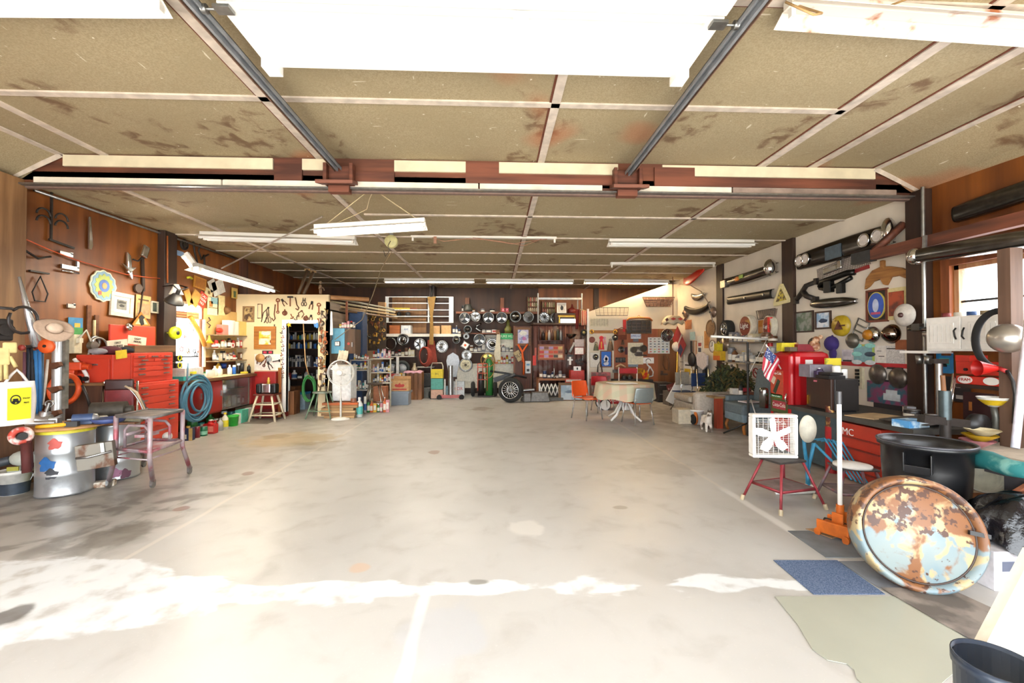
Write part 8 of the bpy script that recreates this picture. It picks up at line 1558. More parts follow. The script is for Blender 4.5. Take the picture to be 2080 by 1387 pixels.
def sticker(nm,u0,v0,u1,v1,m,marks=(),text=(),tm=WHITE):
    q,r,w_,h_ = bx((xf-.001,),u0,v0,u1,v1); e = bpy.data.objects.new(nm,None); COL.objects.link(e); e.parent = t; e.location = q-t.location; e.rotation_euler = (0,0,-pi/2)
    PT(e,'sheet',G().bb(-w_/2,w_/2,-.004,0,-h_/2,h_/2),m); 
    for (x,z,a_,b_,mm) in marks: PT(e,'printed_shape',G().box(x*w_,-.006,z*h_,a_*w_,.004,b_*h_,ry=.5 if a_ < .3 else 0),mm)
    for i,(s,z,sz) in enumerate(text): txt(s,e,tm,0,z*h_,sz*h_,-.008,sx=min(1,w_*.9/(sz*h_*.55*len(s))))
sticker('cola_sticker',1566,752,1591,802,mt('#b5442a'),((.0,-.15,.22,.6,mt('#2a3a24')),(-.25,.1,.25,.3,mt('#d8c8b0'))),(('Coca-Cola',.38,.16),)); sticker('green_sticker',1566,800,1589,808,mt('#2a7a3a'),(),(('Have a Coke!',0,.6),))
sticker('checkered_sticker',1567,810,1600,838,mt('#4a5a2a'),((0,.05,.8,.6,mt('#a83a44')),),(('Coca-Cola',.05,.4),)); sticker('ice_cold_sticker',1572,838,1600,848,mt('#4a3a28'),(),(('ICE COLD',0,.7),),mt('#d8d0b0')); sticker('lower_cola_sticker',1572,849,1600,866,mt('#c04a38'),(),(('Coca-Cola',0,.6),))
q = onY(yf0,1643,741); o = PT(t,'note_tag',G().bb(-.05,.05,-.008,0,-.07,.07),WHITE,loc=q-t.location)
x,y = t.location.x,t.location.y
PT(t,'cup_dispenser',G().lathe([(0,0),(.06,0),(.06,.26),(.05,.29),(0,.3)],o=tuple(onX(xf-.07,1552,828)-t.location)),HC,'steel cup dispenser on the side')
fl_ = T('american_flag','small American flag on a white stick fixed to the red fridge','flag',onY(yf0-.1,1574,735))
def fg(u0,u1,v0,v1,y=0):
    def f(u,v): u = u0+(u1-u0)*u; v = v0+(v1-v0)*v; A,B,C,D = (-.1,.2),(.08,0),(-.08,-.27),(-.19,-.1); return tuple(((1-u)*(1-v)*A[i]+u*(1-v)*B[i]+u*v*C[i]+(1-u)*v*D[i]) for i in (0,))+(y+.02*sin(u*7+v*4),)+tuple(((1-u)*(1-v)*A[i]+u*(1-v)*B[i]+u*v*C[i]+(1-u)*v*D[i]) for i in (1,))
    return G().grid(f,4,8)
for k in range(7): PT(fl_,'stripe',fg(k/7,(k+1)/7,0,1),mt('#b0283a' if k % 2 == 0 else '#d8d2d0'),solid=.003)
PT(fl_,'canton',fg(0,.58,0,.42,-.006),mt('#24386e',.7,0,0,55,h2='#d8d8e0',thr=.6),solid=.004); PT(fl_,'stick',G().tube([(-.12,0,.23),(.17,.13,-.1)],.009),WHITE)
zf = zt+.002
for k,(dx,dy,a_,c_,hx,nm,lb) in enumerate(((-.15,.05,.2,.12,'#c9b81c','carton','yellow box on top of the red fridge'),(.05,-.02,.24,.1,'#7a1a24','carton','dark red box on top of the red fridge'),(-.2,-.12,.1,.06,'#5a4a3a','carton','small brown box on top of the red fridge'))): carton(nm,lb,'box',x+dx,y+dy,zf,a_,.12,c_,mt(hx))
t = T('ceramic_figurine','brown and cream figurine group on the red fridge','figurine',(x+.2,y-.05,zf)); PT(t,'body',G().ell(0,0,.07,.07,.06,.07).ell(.0,-.02,.16,.045,.045,.05).ell(-.06,-.03,.11,.04,.03,.04).ell(.06,-.03,.2,.03,.03,.03),mt('#8a5a3c',.4,0,0,14,h2='#c9a888')); one('leaf_ornament','dark silvery ornament behind the figurine on the fridge','ornament',G().ell(0,0,.1,.09,.04,.1),mt('#5a524a',.4,.5,.6,20),(x+.3,y+.1,zf)); one('tin_can','small can with a red lid on the fridge top','can',G().lathe([(0,0),(.035,0),(.035,.12),(0,.13)]),mt('#b58a6a',.4,0,0,10,h2='#c03020'),(x+.04,y+.12,zf+.0))
# long bench along the right wall
BT = mt('#4a4844',.6,.3,.3,5); yb0 = 3.3; yb1 = yf0-.03
zb_ = .72; t = T('long_steel_bench','long dark steel topped workbench along the right wall','workbench',(0,0,0)); PT(t,'top',G().bb(3.95,4.95,3.9,yb1,zb_-.05,zb_),BT); PT(t,'front_panel',G().bb(4.0,4.04,onX(3.93,1690,900).y+.02,yb1,.05,zb_-.05),mt('#3f5058',.5,.2)); 
for q in ((4.9,yb1-.05),(4.9,3.95)): PT(t,'leg',G().bb(q[0]-.03,q[0]+.03,q[1]-.03,q[1]+.03,0,zb_-.05),BT)
# ribbed chest
xq = 3.93; ya_,yc_ = onX(xq,1775,900).y,onX(xq,1690,900).y
t = chest('red_sign_chest','red ribbed metal chest with three white letters at the bench front',4.0,4.5,ya_,yc_,.02,.64,(),mt('#b0301c',.4,0,.2,4))
for k in range(4): PT(t,'rib',G().bb(-.27,-.245,-(yc_-ya_)/2,(yc_-ya_)/2,.1+k*.12,.115+k*.12),mt('#7a2014',.5))
e = txt('FMC',t,WHITE,-.258,.52,.11,.15,rz=-pi/2); e.rotation_euler = (pi/2,0,-pi/2)
# mini fridge
xm = 4.0; ym0,ym1 = onX(xm,1688,800).y,onX(xm,1638,800).y; ym1 = min(ym1,yb1-.02); xm1 = onY(ym0,1745,800).x; zm1 = onY(ym0,1700,770).z
t = T('mini_fridge','dark brown mini fridge on the bench beside the red fridge','mini fridge',((xm+xm1)/2,(ym0+ym1)/2,zb_+.02)); a,b = (xm1-xm)/2,(ym1-ym0)/2; hh = zm1-zb_-.02
PT(t,'body',G().bb(-a+.045,a,-b,b,0,hh),mt('#1c1a19',.4),bev=.008); d = PT(t,'door',G().bb(-a,-a+.04,-b,b,.01,hh),wood('#3b241a','#2a1811',2,2,.4),bev=.006); PT(d,'handle',G().bb(-a-.012,-a,b-.05,b-.02,hh*.1,hh*.4),BRASS); PT(d,'badge',G().bb(-a-.004,-a,b*.1,b*.35,hh-.05,hh-.03),mt('#c86a7a')); PT(t,'foot',G().bb(-a+.05,a-.02,-b+.02,b-.02,-.02,0),BLACK)
zz_ = zb_+.02+hh
for (dx,dy,nm,r,h,c,kd,lb) in ((.02,-.05,'white_jar',.045,.15,'#e6e4e0','can','tall white tub on the mini fridge'),(.12,-.04,'white_jar',.04,.11,'#e0deda','can','short white tub on the mini fridge'),(-.12,.05,'jug',.05,.12,'#3a2a4a','jug','dark purple bottle on the mini fridge')): bottle(nm,lb,(t.location.x+dx,t.location.y+dy,zz_+.001),r,h,c,kind=kd,cat='tub')
carton('plastic_case','grey plastic sorter case on the mini fridge','case',t.location.x-.05,t.location.y+.2,zz_+.001,.3,.2,.16,mt('#77727c',.4)); carton('yellow_booklet','yellow papers standing behind the white tubs','papers',t.location.x+.14,t.location.y+.15,zz_+.001,.2,.03,.24,mt('#cdbb2c',.6,0,0,8,h2='#3a6a3a',thr=.62))
one('black_tray','flat black trays stacked at the mini fridge front','tray',G().box(0,0,.02,.2,.22,.04).box(.01,0,.06,.16,.18,.03),BLACK,(t.location.x-.1,t.location.y-.1,zz_+.001))
fill('the steel bench top by the white wall',(4.4,4.1,zb_+.001),(4.8,ym0-.15,zb_+.001),5,(.05,.1),(.05,.08),cols=['brown','grey','black','cream'],kinds=('can','box'))
one('cardboard_sheet','tan cardboard sheet lying on the steel bench','cardboard',G().box(0,0,.006,.5,.3,.01),mt('#b59a74',.8,0,.3,6),(4.25,ym0-.3,zb_+.001),.3); one('leather_hide','dark curled leather sheet on the steel bench','leather',G().grid(lambda u,v: (.5*(u-.5),.4*(v-.5),.03+.04*sin(u*3)*sin(v*3)),10,10),mt('#3f3a34',.6,0,.4),(4.3,4.2,zb_+.001),.3,solid=.008)
carton('tissue_box','blue and white carton at the near end of the steel bench','carton',onY(4.0,1860,900).x,4.05,zb_+.001,.26,.16,.07,mt('#4a90c8',.5,0,0,9,h2='#c8dce8'),rz=.2)
# wooden tool caddy / drill press / vise near post
p = onY(4.45,1835,850); t = T('drill_press_stand','steel column with a crank wheel and lever on the bench','bench tool',(4.75,4.4,zb_)); PT(t,'column',G().cyl((0,0,0),(0,0,.62),.03),STEEL); PT(t,'silver_bars',G().tube([(.1,0,.05),(.16,0,.5)],.012).tube([(.14,.02,.05),(.2,.02,.45)],.012),CHROME); PT(t,'head',G().box(0,0,.63,.16,.06,.05),IRON)
xv,yv = onY(3.75,1920,860).x,3.75; t = T('iron_crank_post','iron post with a cross arm and black round knob behind the bin','bench tool',(xv,yv,0)); zc_ = onY(yv,1920,856).z
PT(t,'post',G().cyl((0,0,0),(0,0,zc_+.1),.04).m(mt('#4a5558',.4,.6)).cyl((0,0,zc_+.02),(0,0,zc_+.28),.045),IRON); PT(t,'cross_arm',G().box(.02,0,zc_,.5,.07,.07,ry=.12),IRON); PT(t,'knob',G().lathe([(0,-.05),(.1,-.04),(.1,.02),(.03,.05)],ax='y',o=(.3,0,zc_-.03)),BLACK); PT(t,'wood_handle',G().cyl((-.01,0,zc_+.28),(-.02,0,zc_+.42),.018),wood('#8a5a34','#5f3c20',4,2))
X5 = lambda u,v,x=4.98: onX(x,u,v)
one('low_bench_box','white tarp covered bench under the window behind the bin','bench',G().bb(4.2,5.2,3.0,3.88,0,.6),mt('#b8ac9a',.8)); 
q = X5(1985,765); t = T('red_lubricant_rack','stacked red metal boxes with white oval labels under the cabinet','tool box',q,-pi/2); w2 = (X5(1940,765)-X5(2032,765)).length/2; hA,hB = X5(1985,722).z-q.z,X5(1985,782).z-q.z
PT(t,'upper_box',G().bb(-w2,w2,0,.2,.02,hA*.7),mt('#b8281a',.4),bev=.008); PT(t,'lower_box',G().bb(-w2,w2,0,.22,hB,.0),mt('#c22c1c',.4),bev=.008); PT(t,'upper_lip',G().bb(-w2,-w2+.14,0,.2,hA*.7,hA),mt('#b8281a',.4)); PT(t,'knob',G().cyl((-.1,-.02,.07),(-.1,0,.07),.015).cyl((.05,-.02,.07),(.05,0,.07),.015),BLACK)
for s in (-.55,.6): o = PT(t,'oval_label',G().pr(oval(.07,.04),-.004,0),WHITE,loc=(s*w2,0,hB*.45))
txt('FRAM',t,RED,-.55*w2,hB*.45,.045,-.006); one('box_ledge','brown ledge carrying the red metal boxes','ledge',G().bb(4.98,XR,q.y-w2,q.y+w2,q.z+hB-.04,q.z+hB-.002),DKWOOD)
one('red_funnel','large red funnel lying against the brown post','funnel',G().lathe([(.075,-.1),(.07,-.09),(.02,.06),(.012,.12),(0,.12)],ax='x'),mt('#b51c16',.4),X5(2012,748,4.55),-.3)
flat('blue_bike_poster','bright blue poster of a turquoise vehicle under the bracket shelf','poster','R',1903,714,1937,758,mt('#2f80b8'),off=.0,marks=((0,.05,.6,.3,mt('#3fb0a8')),(0,-.1,.3,.2,BLACK))); flat('dark_photo_board','dark board of small pictures below the red boxes','board','R',1903,765,1972,815,mt('#2a2628'),marks=((-.3,.1,.2,.3,mt('#4a8a90')),(.1,.2,.25,.25,mt('#c8c4c0')),(.3,-.3,.4,.15,mt('#b8b4b0'))))
flat('maroon_wood_panel','dark maroon wooden panel with a pale label near the brown post','panel',(5.1,),1962,798,2025,870,mt('#33181a',.4),th=.03,marks=((-.25,.1,.1,.25,mt('#a8642c')),)); 
t = T('bicycle_tyre','black tyre curving behind the silver lamp bowl','tyre',X5(2030,690,4.7),-pi/2); PT(t,'tyre',G().ring(0,0,0,.2,.03,'y',a0=pi*.5,a1=pi*1.6,R2=.27),RUBBER)
q = onX(4.55,2046,687); t = T('silver_headlamp_shell','dented silver headlamp bowl with a chrome slot on the brown post','lamp shell',q); PT(t,'bowl',G().ell(0,0,0,.13,.13,.13,24,14),mt('#a8a298',.3,.7,.25,5)); PT(t,'slot_trim',G().tube([(.0,-.13,.04),(.04,-.125,0),(.06,-.11,-.05)],.012),CHROME)
q = onX(4.6,2018,815); t = T('white_yellow_funnel','enamel funnel with a yellow band on the post','funnel',q); PT(t,'bowl',G().lathe([(.11,.04),(.1,.02),(.03,-.05),(.02,-.05)],sx=1.1),mt('#cfcdc6',.4)); PT(t,'yellow_band',G().lathe([(.098,.015),(.05,-.035)],sx=1.12),mt('#c9a81c')); PT(t,'spout',G().tube([(0,0,-.04),(.02,0,-.15),(0,0,-.38)],.025),mt('#5a5a54',.4,.6))
one('white_leaning_pole','white pole leaning at the far right before the post','pole',G().tube([onX(3.75,2062,910),onX(4.1,2095,600)],.024),mt('#d8d4e0',.4)); t = T('gas_pump_hose','dark hose with a red nozzle on the brown post','hose',(0,0,0)); PT(t,'hose',G().tube([onX(4.6,u,v) for u,v in ((2045,752),(2058,775),(2062,800),(2060,860))],.014),DARK); PT(t,'nozzle',G().tube([onX(4.6,2030,748),onX(4.6,2044,754)],.02),mt('#a83030'))
for k,(u,c) in enumerate(((1950,'cream'),(1957,'yellow'),(1953,'pink'))): one('stacked_funnel','%s funnel in the stack behind the black bin' % c,'funnel',G().lathe([(.12,.07),(.02,0),(.015,0),(.115,.075)]),mt(PAL[c]),(4.3,3.62+.02*k,.602+.05*(2-k)))
# teal roll on dark sheet
t = T('teal_canvas_roll','rolled teal canvas bag lying at the right edge','canvas roll',(0,0,0)); PT(t,'roll',G().tube([onY(3.1,1975,930),onY(2.95,2010,935),onY(2.8,2050,950),onY(2.6,2110,960)],.075,14,r2=.05),mt('#2a7a7c',.6,0,0,7,h2='#7ab0a8',thr=.6)); one('dark_felt_sheet','dark grey sheet draped along the right edge behind the teal roll','sheet',G().bb(3.55,4.15,2.2,2.98,.6,.63).bb(3.6,4.1,2.3,2.9,0,.6),mt('#3a3638',.8))
# desk, armchair, sofa, plants
f = fl(1464,870); t = T('writing_desk','wooden desk with a thick orange red leg on the right side','desk',(f.x,f.y,0)); zd = zz(f,1464,806)
PT(t,'desktop',G().bb(-.12,.85,-.02,.3,zd-.03,zd),wood('#a08050','#7a5c38',3,0)); PT(t,'leg',G().bb(-.08,.04,-.01,.09,0,zd-.03),wood('#a83c18','#7a2a10',3,2)); PT(t,'leg',G().bb(.75,.8,.18,.26,0,zd-.03),wood('#8a4a28','#5f301a',3,2)); x,y = f.x,f.y
for (dx,dy,a_,b_,c_,hx,nm,lb) in ((.15,.14,.35,.2,.03,'#8a7a70','magazine_pile','flat pile of magazines on the writing desk'),(.37,.2,.12,.1,.14,'#d8d4cc','white_cup','white cup at the back of the writing desk'),(.62,.12,.3,.16,.07,'#7a4630','wooden_box','brown wooden box on the writing desk'),(.6,.25,.2,.05,.14,'#a82a3a','red_book','red book leaning on the wooden box')): carton(nm,lb,nm.split('_')[-1],x+dx,y+dy,zd+.001,a_,b_,c_,mt(hx))
bottle('spray_can','dark bottle with a pale label on the writing desk',(x+.42,y+.06,zd+.001),.035,.2,'#2a2a30','#222222',kind='spray',lab='#d8d4cc',cat='bottle')
BL = mt('#5d6a70',.8,0,.15,30); q = onZ(.0,1500,880); ax,ay = onY(6.9,1512,800).x,6.9+.6
t = T('blue_grey_armchair','blue grey upholstered armchair between the desk and the red fridge','armchair',(ax+.42,ay-.05,0)); PT(t,'seat',G().box(0,0,.42,.62,.6,.2),BL,bev=.04); PT(t,'skirt',G().box(0,0,.28,.6,.58,.16),mt('#71838c',.8),bev=.02); PT(t,'backrest',G().box(.3,0,.78,.16,.56,.68,ry=.08,tp=.8),BL,bev=.06); PT(t,'armrest',G().box(0,.3,.56,.55,.1,.12),BL,bev=.04)
for q in ((-.25,-.25),(.25,-.25),(-.25,.25),(.25,.25)): PT(t,'leg',G().tube([(q[0],q[1],.2),(q[0]*1.1,q[1]*1.1,.1),(q[0]*1.0,q[1]*1.05,0)],.025),wood('#b5702c','#8a501c',4,2))
one('magazine','pale magazine lying on the blue grey armchair','magazine',G().box(-.05,-.05,.015,.3,.2,.02),mt('#c8c0c4'),(ax+.42,ay-.05,.525),.2)
CRM2 = mt('#a89c8c',.85,0,.2,25); q = onY(8.3,1430,820); t = T('beige_sofa','worn beige two-cushion sofa behind the cat','sofa',(onY(8.4,1432,800).x,8.7,0)); PT(t,'base',G().bb(-.3,.55,-.4,.5,.16,.38),CRM2,bev=.04); PT(t,'seat',G().bb(-.32,.5,-.28,.48,.385,.52),CRM2,bev=.05); PT(t,'armrest',G().bb(-.28,.55,-.52,-.3,.18,.62),mt('#b5aa9c',.85,0,.15,25),bev=.07); PT(t,'cushion',G().box(.4,.1,.62,.18,.5,.3,ry=.15),CRM2,bev=.05)
GR = [mt('#2c361a',.8),mt('#43461f',.8),mt('#57481f',.8),mt('#1c2415',.8)]
t = T('evergreen_wreath','bushy artificial evergreen garland piled above the sofa','garland',onY(8.4,1470,778)); t.scale = (.9,.8,1)
for m_ in range(4):
    g = G()
    for k in range(320):
        s = random.random(); c = Vector((-.45+.95*s,random.uniform(-.12,.12),.02-.35*(1-s)**2*1.2+.28*sin(min(1,s*1.15)*pi)*.8)); r_ = .16; c += Vector((random.uniform(-1,1),random.uniform(-.5,.5),random.uniform(-1,1)))*r_; a_ = random.uniform(0,2*pi); L_ = .12
        g.add([c,c+Vector((cos(a_)*L_-.015,0,sin(a_)*L_)),c+Vector((cos(a_)*L_+.02,-.03,sin(a_)*L_-.01)),c+Vector((.03,.01,-.01))],[(0,1,2,3)])
    PT(t,'foliage',g,GR[m_]).__setitem__('kind','stuff')
one('white_plaster_head','white bust shape beside the garland','bust',G().ell(0,0,0,.12,.1,.18).ell(0,0,-.2,.16,.1,.1),mt('#c8c0b8'),onY(8.55,1500,787)); one('garland_stand','dark stand post holding up the garland','stand',G().bb(.56,.66,.3,.4,0,onY(8.7,1470,785).z),DKWOOD,(onY(8.4,1432,800).x,8.7,0))
# folded lawn chairs, walker, ottoman
NV = mt('#1f3a6a',.7)
for k,(u,Y,lb) in enumerate(((1432,9.5,'blue canvas folding chair standing open beneath the shirts'),(1398,9.9,'silver framed folding chair with blue arms beside the corner'))):
    q = onY(Y,u,800); t = T('folding_chair',lb,'folding chair',(q.x,Y,0),.3); PT(t,'frame',G().tube([(-.22,0,0),(.12,0,.5),(.2,.1,1.0)],.014).tube([(.22,0,0),(-.2,0,.45),(-.14,.1,1.0)],.014).tube([(-.22,.35,0),(-.2,0,.45)],.014).tube([(-.22,0,.62),(.25,0,.62)],.012),CHROME); PT(t,'seat',G().box(0,.1,.45,.42,.4,.02),NV); PT(t,'backrest',G().box(.02,.22,.75,.4,.02,.3),NV if k == 0 else mt('#b0a898'))
t = T('white_ping_pong_panel','white rounded panel leaning in the corner beside the chairs','panel',onY(10.4,1385,800)); t.location.z = .0; PT(t,'panel',G().box(0,0,.42,.5,.03,.8,ry=.5),WHITE,bev=.012)
q = fl(1400,862); carton('beige_case','beige case between folding chair wheels on the floor','case',q.x,q.y+.2,0,.38,.3,.28,mt('#c8bca4')); 
for k,(u,v) in enumerate(((1381,858),(1408,862))): q = fl(u,v); one('walker_wheel','%s small black wheel beside the beige case' % ('left','right')[k],'wheel',G().ring(0,0,.1,.075,.025,'x').cyl((-.02,0,.1),(.02,0,.1),.05),RUBBER,q)
q = fl(1420,863); one('orange_hose_coil','orange coil on the floor beside the white bin','hose',G().ring(0,0,.12,.1,.03,'x',R2=.12),mt('#c8702a'),(q.x-.05,q.y+.1,0)); q = fl(1419,866); bucket('white_waste_bin','white plastic bin behind the cat',(q.x+.1,q.y+.3,0),.14,.28,WHITE,hand=False)
one('magazine_stack','stack of magazines piled in the corner by the drawer unit','magazines',G().box(0,0,.18,.3,.4,.36),mt('#6a6058',.7,0,.7,40),(onY(11,1364,800).x,11.0,0)); flat('red_framed_sign','red and dark sign resting on the magazines','sign',10.9,1355,778,1380,797,mt('#6a2a28'),tilt=-.3,text=('ROUTE',),tm=mt('#c89a9a'),ts=.4)
# cat
q = fl(1437,876); t = one('calico_cat','white and tabby cat standing on the floor facing the camera','cat',G(),None,q) if False else None
def cat():
    S_ = 1.08
    J = {0: (0,.16,.2),1: (0,.05,.19),2: (0,-.05,.2),3: (0,-.1,.26),4: (0,-.13,.31),5: (-.035,-.07,.1),6: (-.035,-.08,.0),7: (.035,-.07,.1),8: (.035,-.09,.0),9: (-.045,.17,.11),10: (-.045,.15,0),11: (.045,.17,.11),12: (.05,.14,0),13: (.04,.24,.2),14: (.08,.3,.12),15: (0,-.16,.3)}
    E = [(0,1),(1,2),(2,3),(3,4),(2,5),(5,6),(2,7),(7,8),(0,9),(9,10),(0,11),(11,12),(0,13),(13,14),(4,15)]
    Rr = [.06,.065,.06,.045,.046,.022,.017,.022,.017,.03,.017,.03,.017,.018,.012,.026]
    me = bpy.data.meshes.new('calico_cat'); me.from_pydata([tuple(c*S_ for c in J[i]) for i in range(16)],E,[]); o = bpy.data.objects.new('calico_cat',me); COL.objects.link(o)
    mo = o.modifiers.new('k','SKIN'); sk = me.skin_vertices[0].data
    for i in range(16): sk[i].radius = (Rr[i]*S_,Rr[i]*S_)
    sk[1].use_root = True; o.modifiers.new('s','SUBSURF').render_levels = 2
    me.materials.append(mt('#dcd3c8',.9,0,0,7,h2='#57473a',thr=.56)); o.location = q; o.rotation_euler.z = -.2
    tag(o,'white and tabby cat standing on the floor facing the camera','cat')
    for s in (-1,1): PT(o,'ear',G().lathe([(.018,0),(.0,.042)],n=6),mt('#4f4034'),loc=(s*.024*S_,-.13*S_,.345*S_)); PT(o,'eye',G().ell(0,0,0,.006,.004,.006),BLACK,loc=(s*.015*S_,-.168*S_,.318*S_))
    PT(o,'nose',G().ell(0,0,0,.005,.004,.004),mt('#b07a70'),loc=(0,-.188*S_,.302*S_)); PT(o,'face_patch',G().ell(0,0,0,.034,.025,.022),mt('#6a5644',.9,0,.5,40),loc=(.006,-.128*S_,.34*S_))
cat()
# pole stand with curtain rod
q = fl(1520,885); t = T('black_pole_stand','black floor stand pole in front of the armchair','stand',q); zp = zz(q,1520,695); PT(t,'pole',G().cyl((0,0,0),(0,0,zp),.018),DARK)
for a_ in (.5,2.6,4.6): PT(t,'leg',G().tube([(0,0,.22),(.38*cos(a_),.38*sin(a_),.01)],.014),DARK)
PT(t,'clamp',G().cyl((-.03,0,zp-.35),(.03,0,zp-.35),.03),STEEL); PT(t,'dangling_arm',G().tube([(.03,-.03,.62),(.12,-.05,.3),(.17,-.05,.2)],.01),mt('#c8c8c4',.3,.5))
one('white_curtain_rod','white tube laid across the top of the black pole stand','rod',G().tube([onY(q.y,1444,683),onY(q.y,1558,689)],.02),WHITE); one('white_string','thin white cord dropping from the tube end','cord',G().tube([onY(q.y,1557,690),onY(q.y,1544,716),onY(q.y,1528,745),onY(q.y,1519,765)],.005),WHITE)
# ================================================================ FOREGROUND RIGHT
# trash can
X_,Z_ = Y_(3.2); cx_ = X_(1876); R = .275; zt = .77
t = T('black_trash_can','large black plastic bin with moulded side handles','trash can',(cx_,3.2,0)); BP = mt('#151517',.35,0,.25,6)
PT(t,'bin',G().lathe([(0,0),(R*.82,0),(R*.95,zt*.75),(R*.96,zt-.04),(R*1.04,zt-.035),(R*1.05,zt),(R*1.0,zt),(R*.93,zt-.05),(R*.8,.03),(0,.03)],n=48),BP)
PT(t,'rim',G().ring(0,0,zt,R*1.04,.009,'z',48),mt('#3a3a40',.3))
for a_ in (-pi*.8,pi*.16):
    e = G(); r0 = R*.96; e.tfpush(Matrix.Rotation(a_,4,'Z'),lambda: e.box(r0+.02,0,zt-.16,.06,.15,.012).box(r0+.045,0,zt-.17,.012,.15,.06).box(r0+.02,-.075,zt-.12,.07,.01,.14).box(r0+.02,.075,zt-.12,.07,.01,.14)); PT(t,'handle',e,BP,bev=.004)
# rusty round lid
q = fl(1872,1196); t = T('rusty_round_tank_lid','big rusty pale blue round steel lid standing on edge','tank lid',(q.x,q.y+.02,.335)); t.rotation_euler = (-.22,0,-.32)
M,nt,N,L,bs = nodemat('rusty_enamel'); nb = NB(nt); P = N.new('ShaderNodeTexCoord').outputs['Object']; sp = N.new('ShaderNodeSeparateXYZ'); L.new(P,sp.inputs[0]); nA = nb.noise(P,7,8,.6); nB_ = nb.noise(P,24,6)
c = nb.mix(nb.ss(nb.noise(P,2.5,3),.4,.6),'#6a8089','#7f8a89'); up = nb.math('ADD',nb.math('MULTIPLY',nb.ss(sp.outputs[2],-.03,.03),.15),nb.math('MULTIPLY',nb.ss(sp.outputs[2],-.16,-.24),.1)); f1 = nb.ss(nb.math('ADD',nA,up),.53,.6)
c = nb.mix(f1,c,'#a8956f'); c = nb.mix(nb.ss(nb.math('ADD',nb.noise(P,5,8,.4),up),.57,.64),c,'#7a5030'); c = nb.mix(nb.ss(nb.math('ADD',nB_,up),.66,.72),c,'#4a3024'); L.new(c,bs.inputs['Base Color']); bs.inputs['Roughness'].default_value = .5
R = .345; PT(t,'rim',G().lathe([(R*.82,.02),(R*.86,-.01),(R*.92,-.05),(R*.98,-.03),(R,.03),(R*.98,.1),(R*.93,.12)],ax='y',n=60),M); PT(t,'center_disc',G().lathe([(R*.84,.0),(R*.78,-.015),(0,-.02)],ax='y',n=60),M); PT(t,'shadow_groove',G().ring(0,-.004,0,R*.835,.006,'y',60),mt('#3a2a22')); PT(t,'strap',G().box(R*.85,-.03,.03,.1,.02,.025,ry=.15),DARK)
# mats
def mat_(nm,lb,cat_,P,m,z): 
    P = [fl(*p) for p in P]; n = len(P); return one(nm,lb,cat_,G().add([(p.x,p.y,z+.004) for p in P]+[(p.x,p.y,z) for p in P],[tuple(range(n))[::-1]]+[(i,(i+1) % n,(i+1) % n+n,i+n) for i in range(n)]),m)
mat_('blue_carpet_square','blue speckled carpet mat on the floor','mat',[(1571,1139),(1700,1139),(1798,1208),(1652,1208)],mt('#3d5474',.95,0,0,130,h2='#66738f',bump=.3),.002)
mat_('dark_floor_mat','dark grey stained mat under the floor jack','mat',[(1600,1079),(1760,1079),(1830,1132),(1678,1133)],mt('#6d7278',.8,0,.2,9),.002); mat_('dark_floor_mat','dark grey mat between the blue mat and the tank lid','mat',[(1704,1141),(1850,1141),(1900,1195),(1785,1195)],mt('#73767c',.8,0,.2,9),.002)
mat_('weathered_plank','dark weathered plywood strip in front of the tank lid','plank',[(1790,1197),(1925,1197),(2040,1250),(1992,1312),(1905,1265)],mt('#5f5852',.8,0,0,4,h2='#8a8078'),.008)
mat_('clear_chair_mat','translucent grey green plastic floor mat with a cut corner','mat',[(1574,1213),(1832,1213),(1985,1313),(1960,1350),(1900,1400),(1762,1400),(1740,1380),(1735,1362),(1720,1350),(1680,1342),(1650,1320),(1620,1270)],mt('#a5a698',.35,0,.05,3),.002); mat_('cardboard_scrap','flattened cardboard piece under the jack base','cardboard',[(1636,1076),(1690,1074),(1712,1090),(1690,1096)],mt('#a88460',.8),.007)
# floor jack
q = fl(1707,1092); t = T('orange_floor_jack','orange hydraulic floor jack with a tall white handle','floor jack',(q.x,q.y,0),.5); t.scale = (.78,.78,1); OR = mt('#c9661c',.45,.1,.35,9)
PT(t,'frame',G().bb(-.13,-.1,-.12,.16,.03,.13).bb(.1,.13,-.12,.16,.03,.13).box(0,.02,.09,.2,.2,.06),OR,bev=.008); PT(t,'yoke',G().box(-.05,-.0,.15,.03,.1,.1).box(.05,0,.15,.03,.1,.1).cyl((-.06,0,.17),(.06,0,.17),.02).cyl((0,0,.15),(0,0,.26),.035),OR,bev=.006); PT(t,'oil_cylinder',G().cyl((0,-.1,.08),(0,.14,.08),.045),mt('#2a2622'))
for q_ in ((-.13,-.1),(.13,-.1),(-.12,.15),(.12,.15)): PT(t,'wheel',G().cyl((q_[0]-.015,q_[1],.03),(q_[0]+.015,q_[1],.03),.03),OR)
zh = onY(q.y,1714,795).z; PT(t,'handle',G().cyl((0,0,.22),(.0,0,zh-.1),.021),WHITE,'white pipe handle'); PT(t,'handle_tip',G().cyl((0,0,zh-.1),(0,0,zh),.024),mt('#4a4a4c',.4,.3))
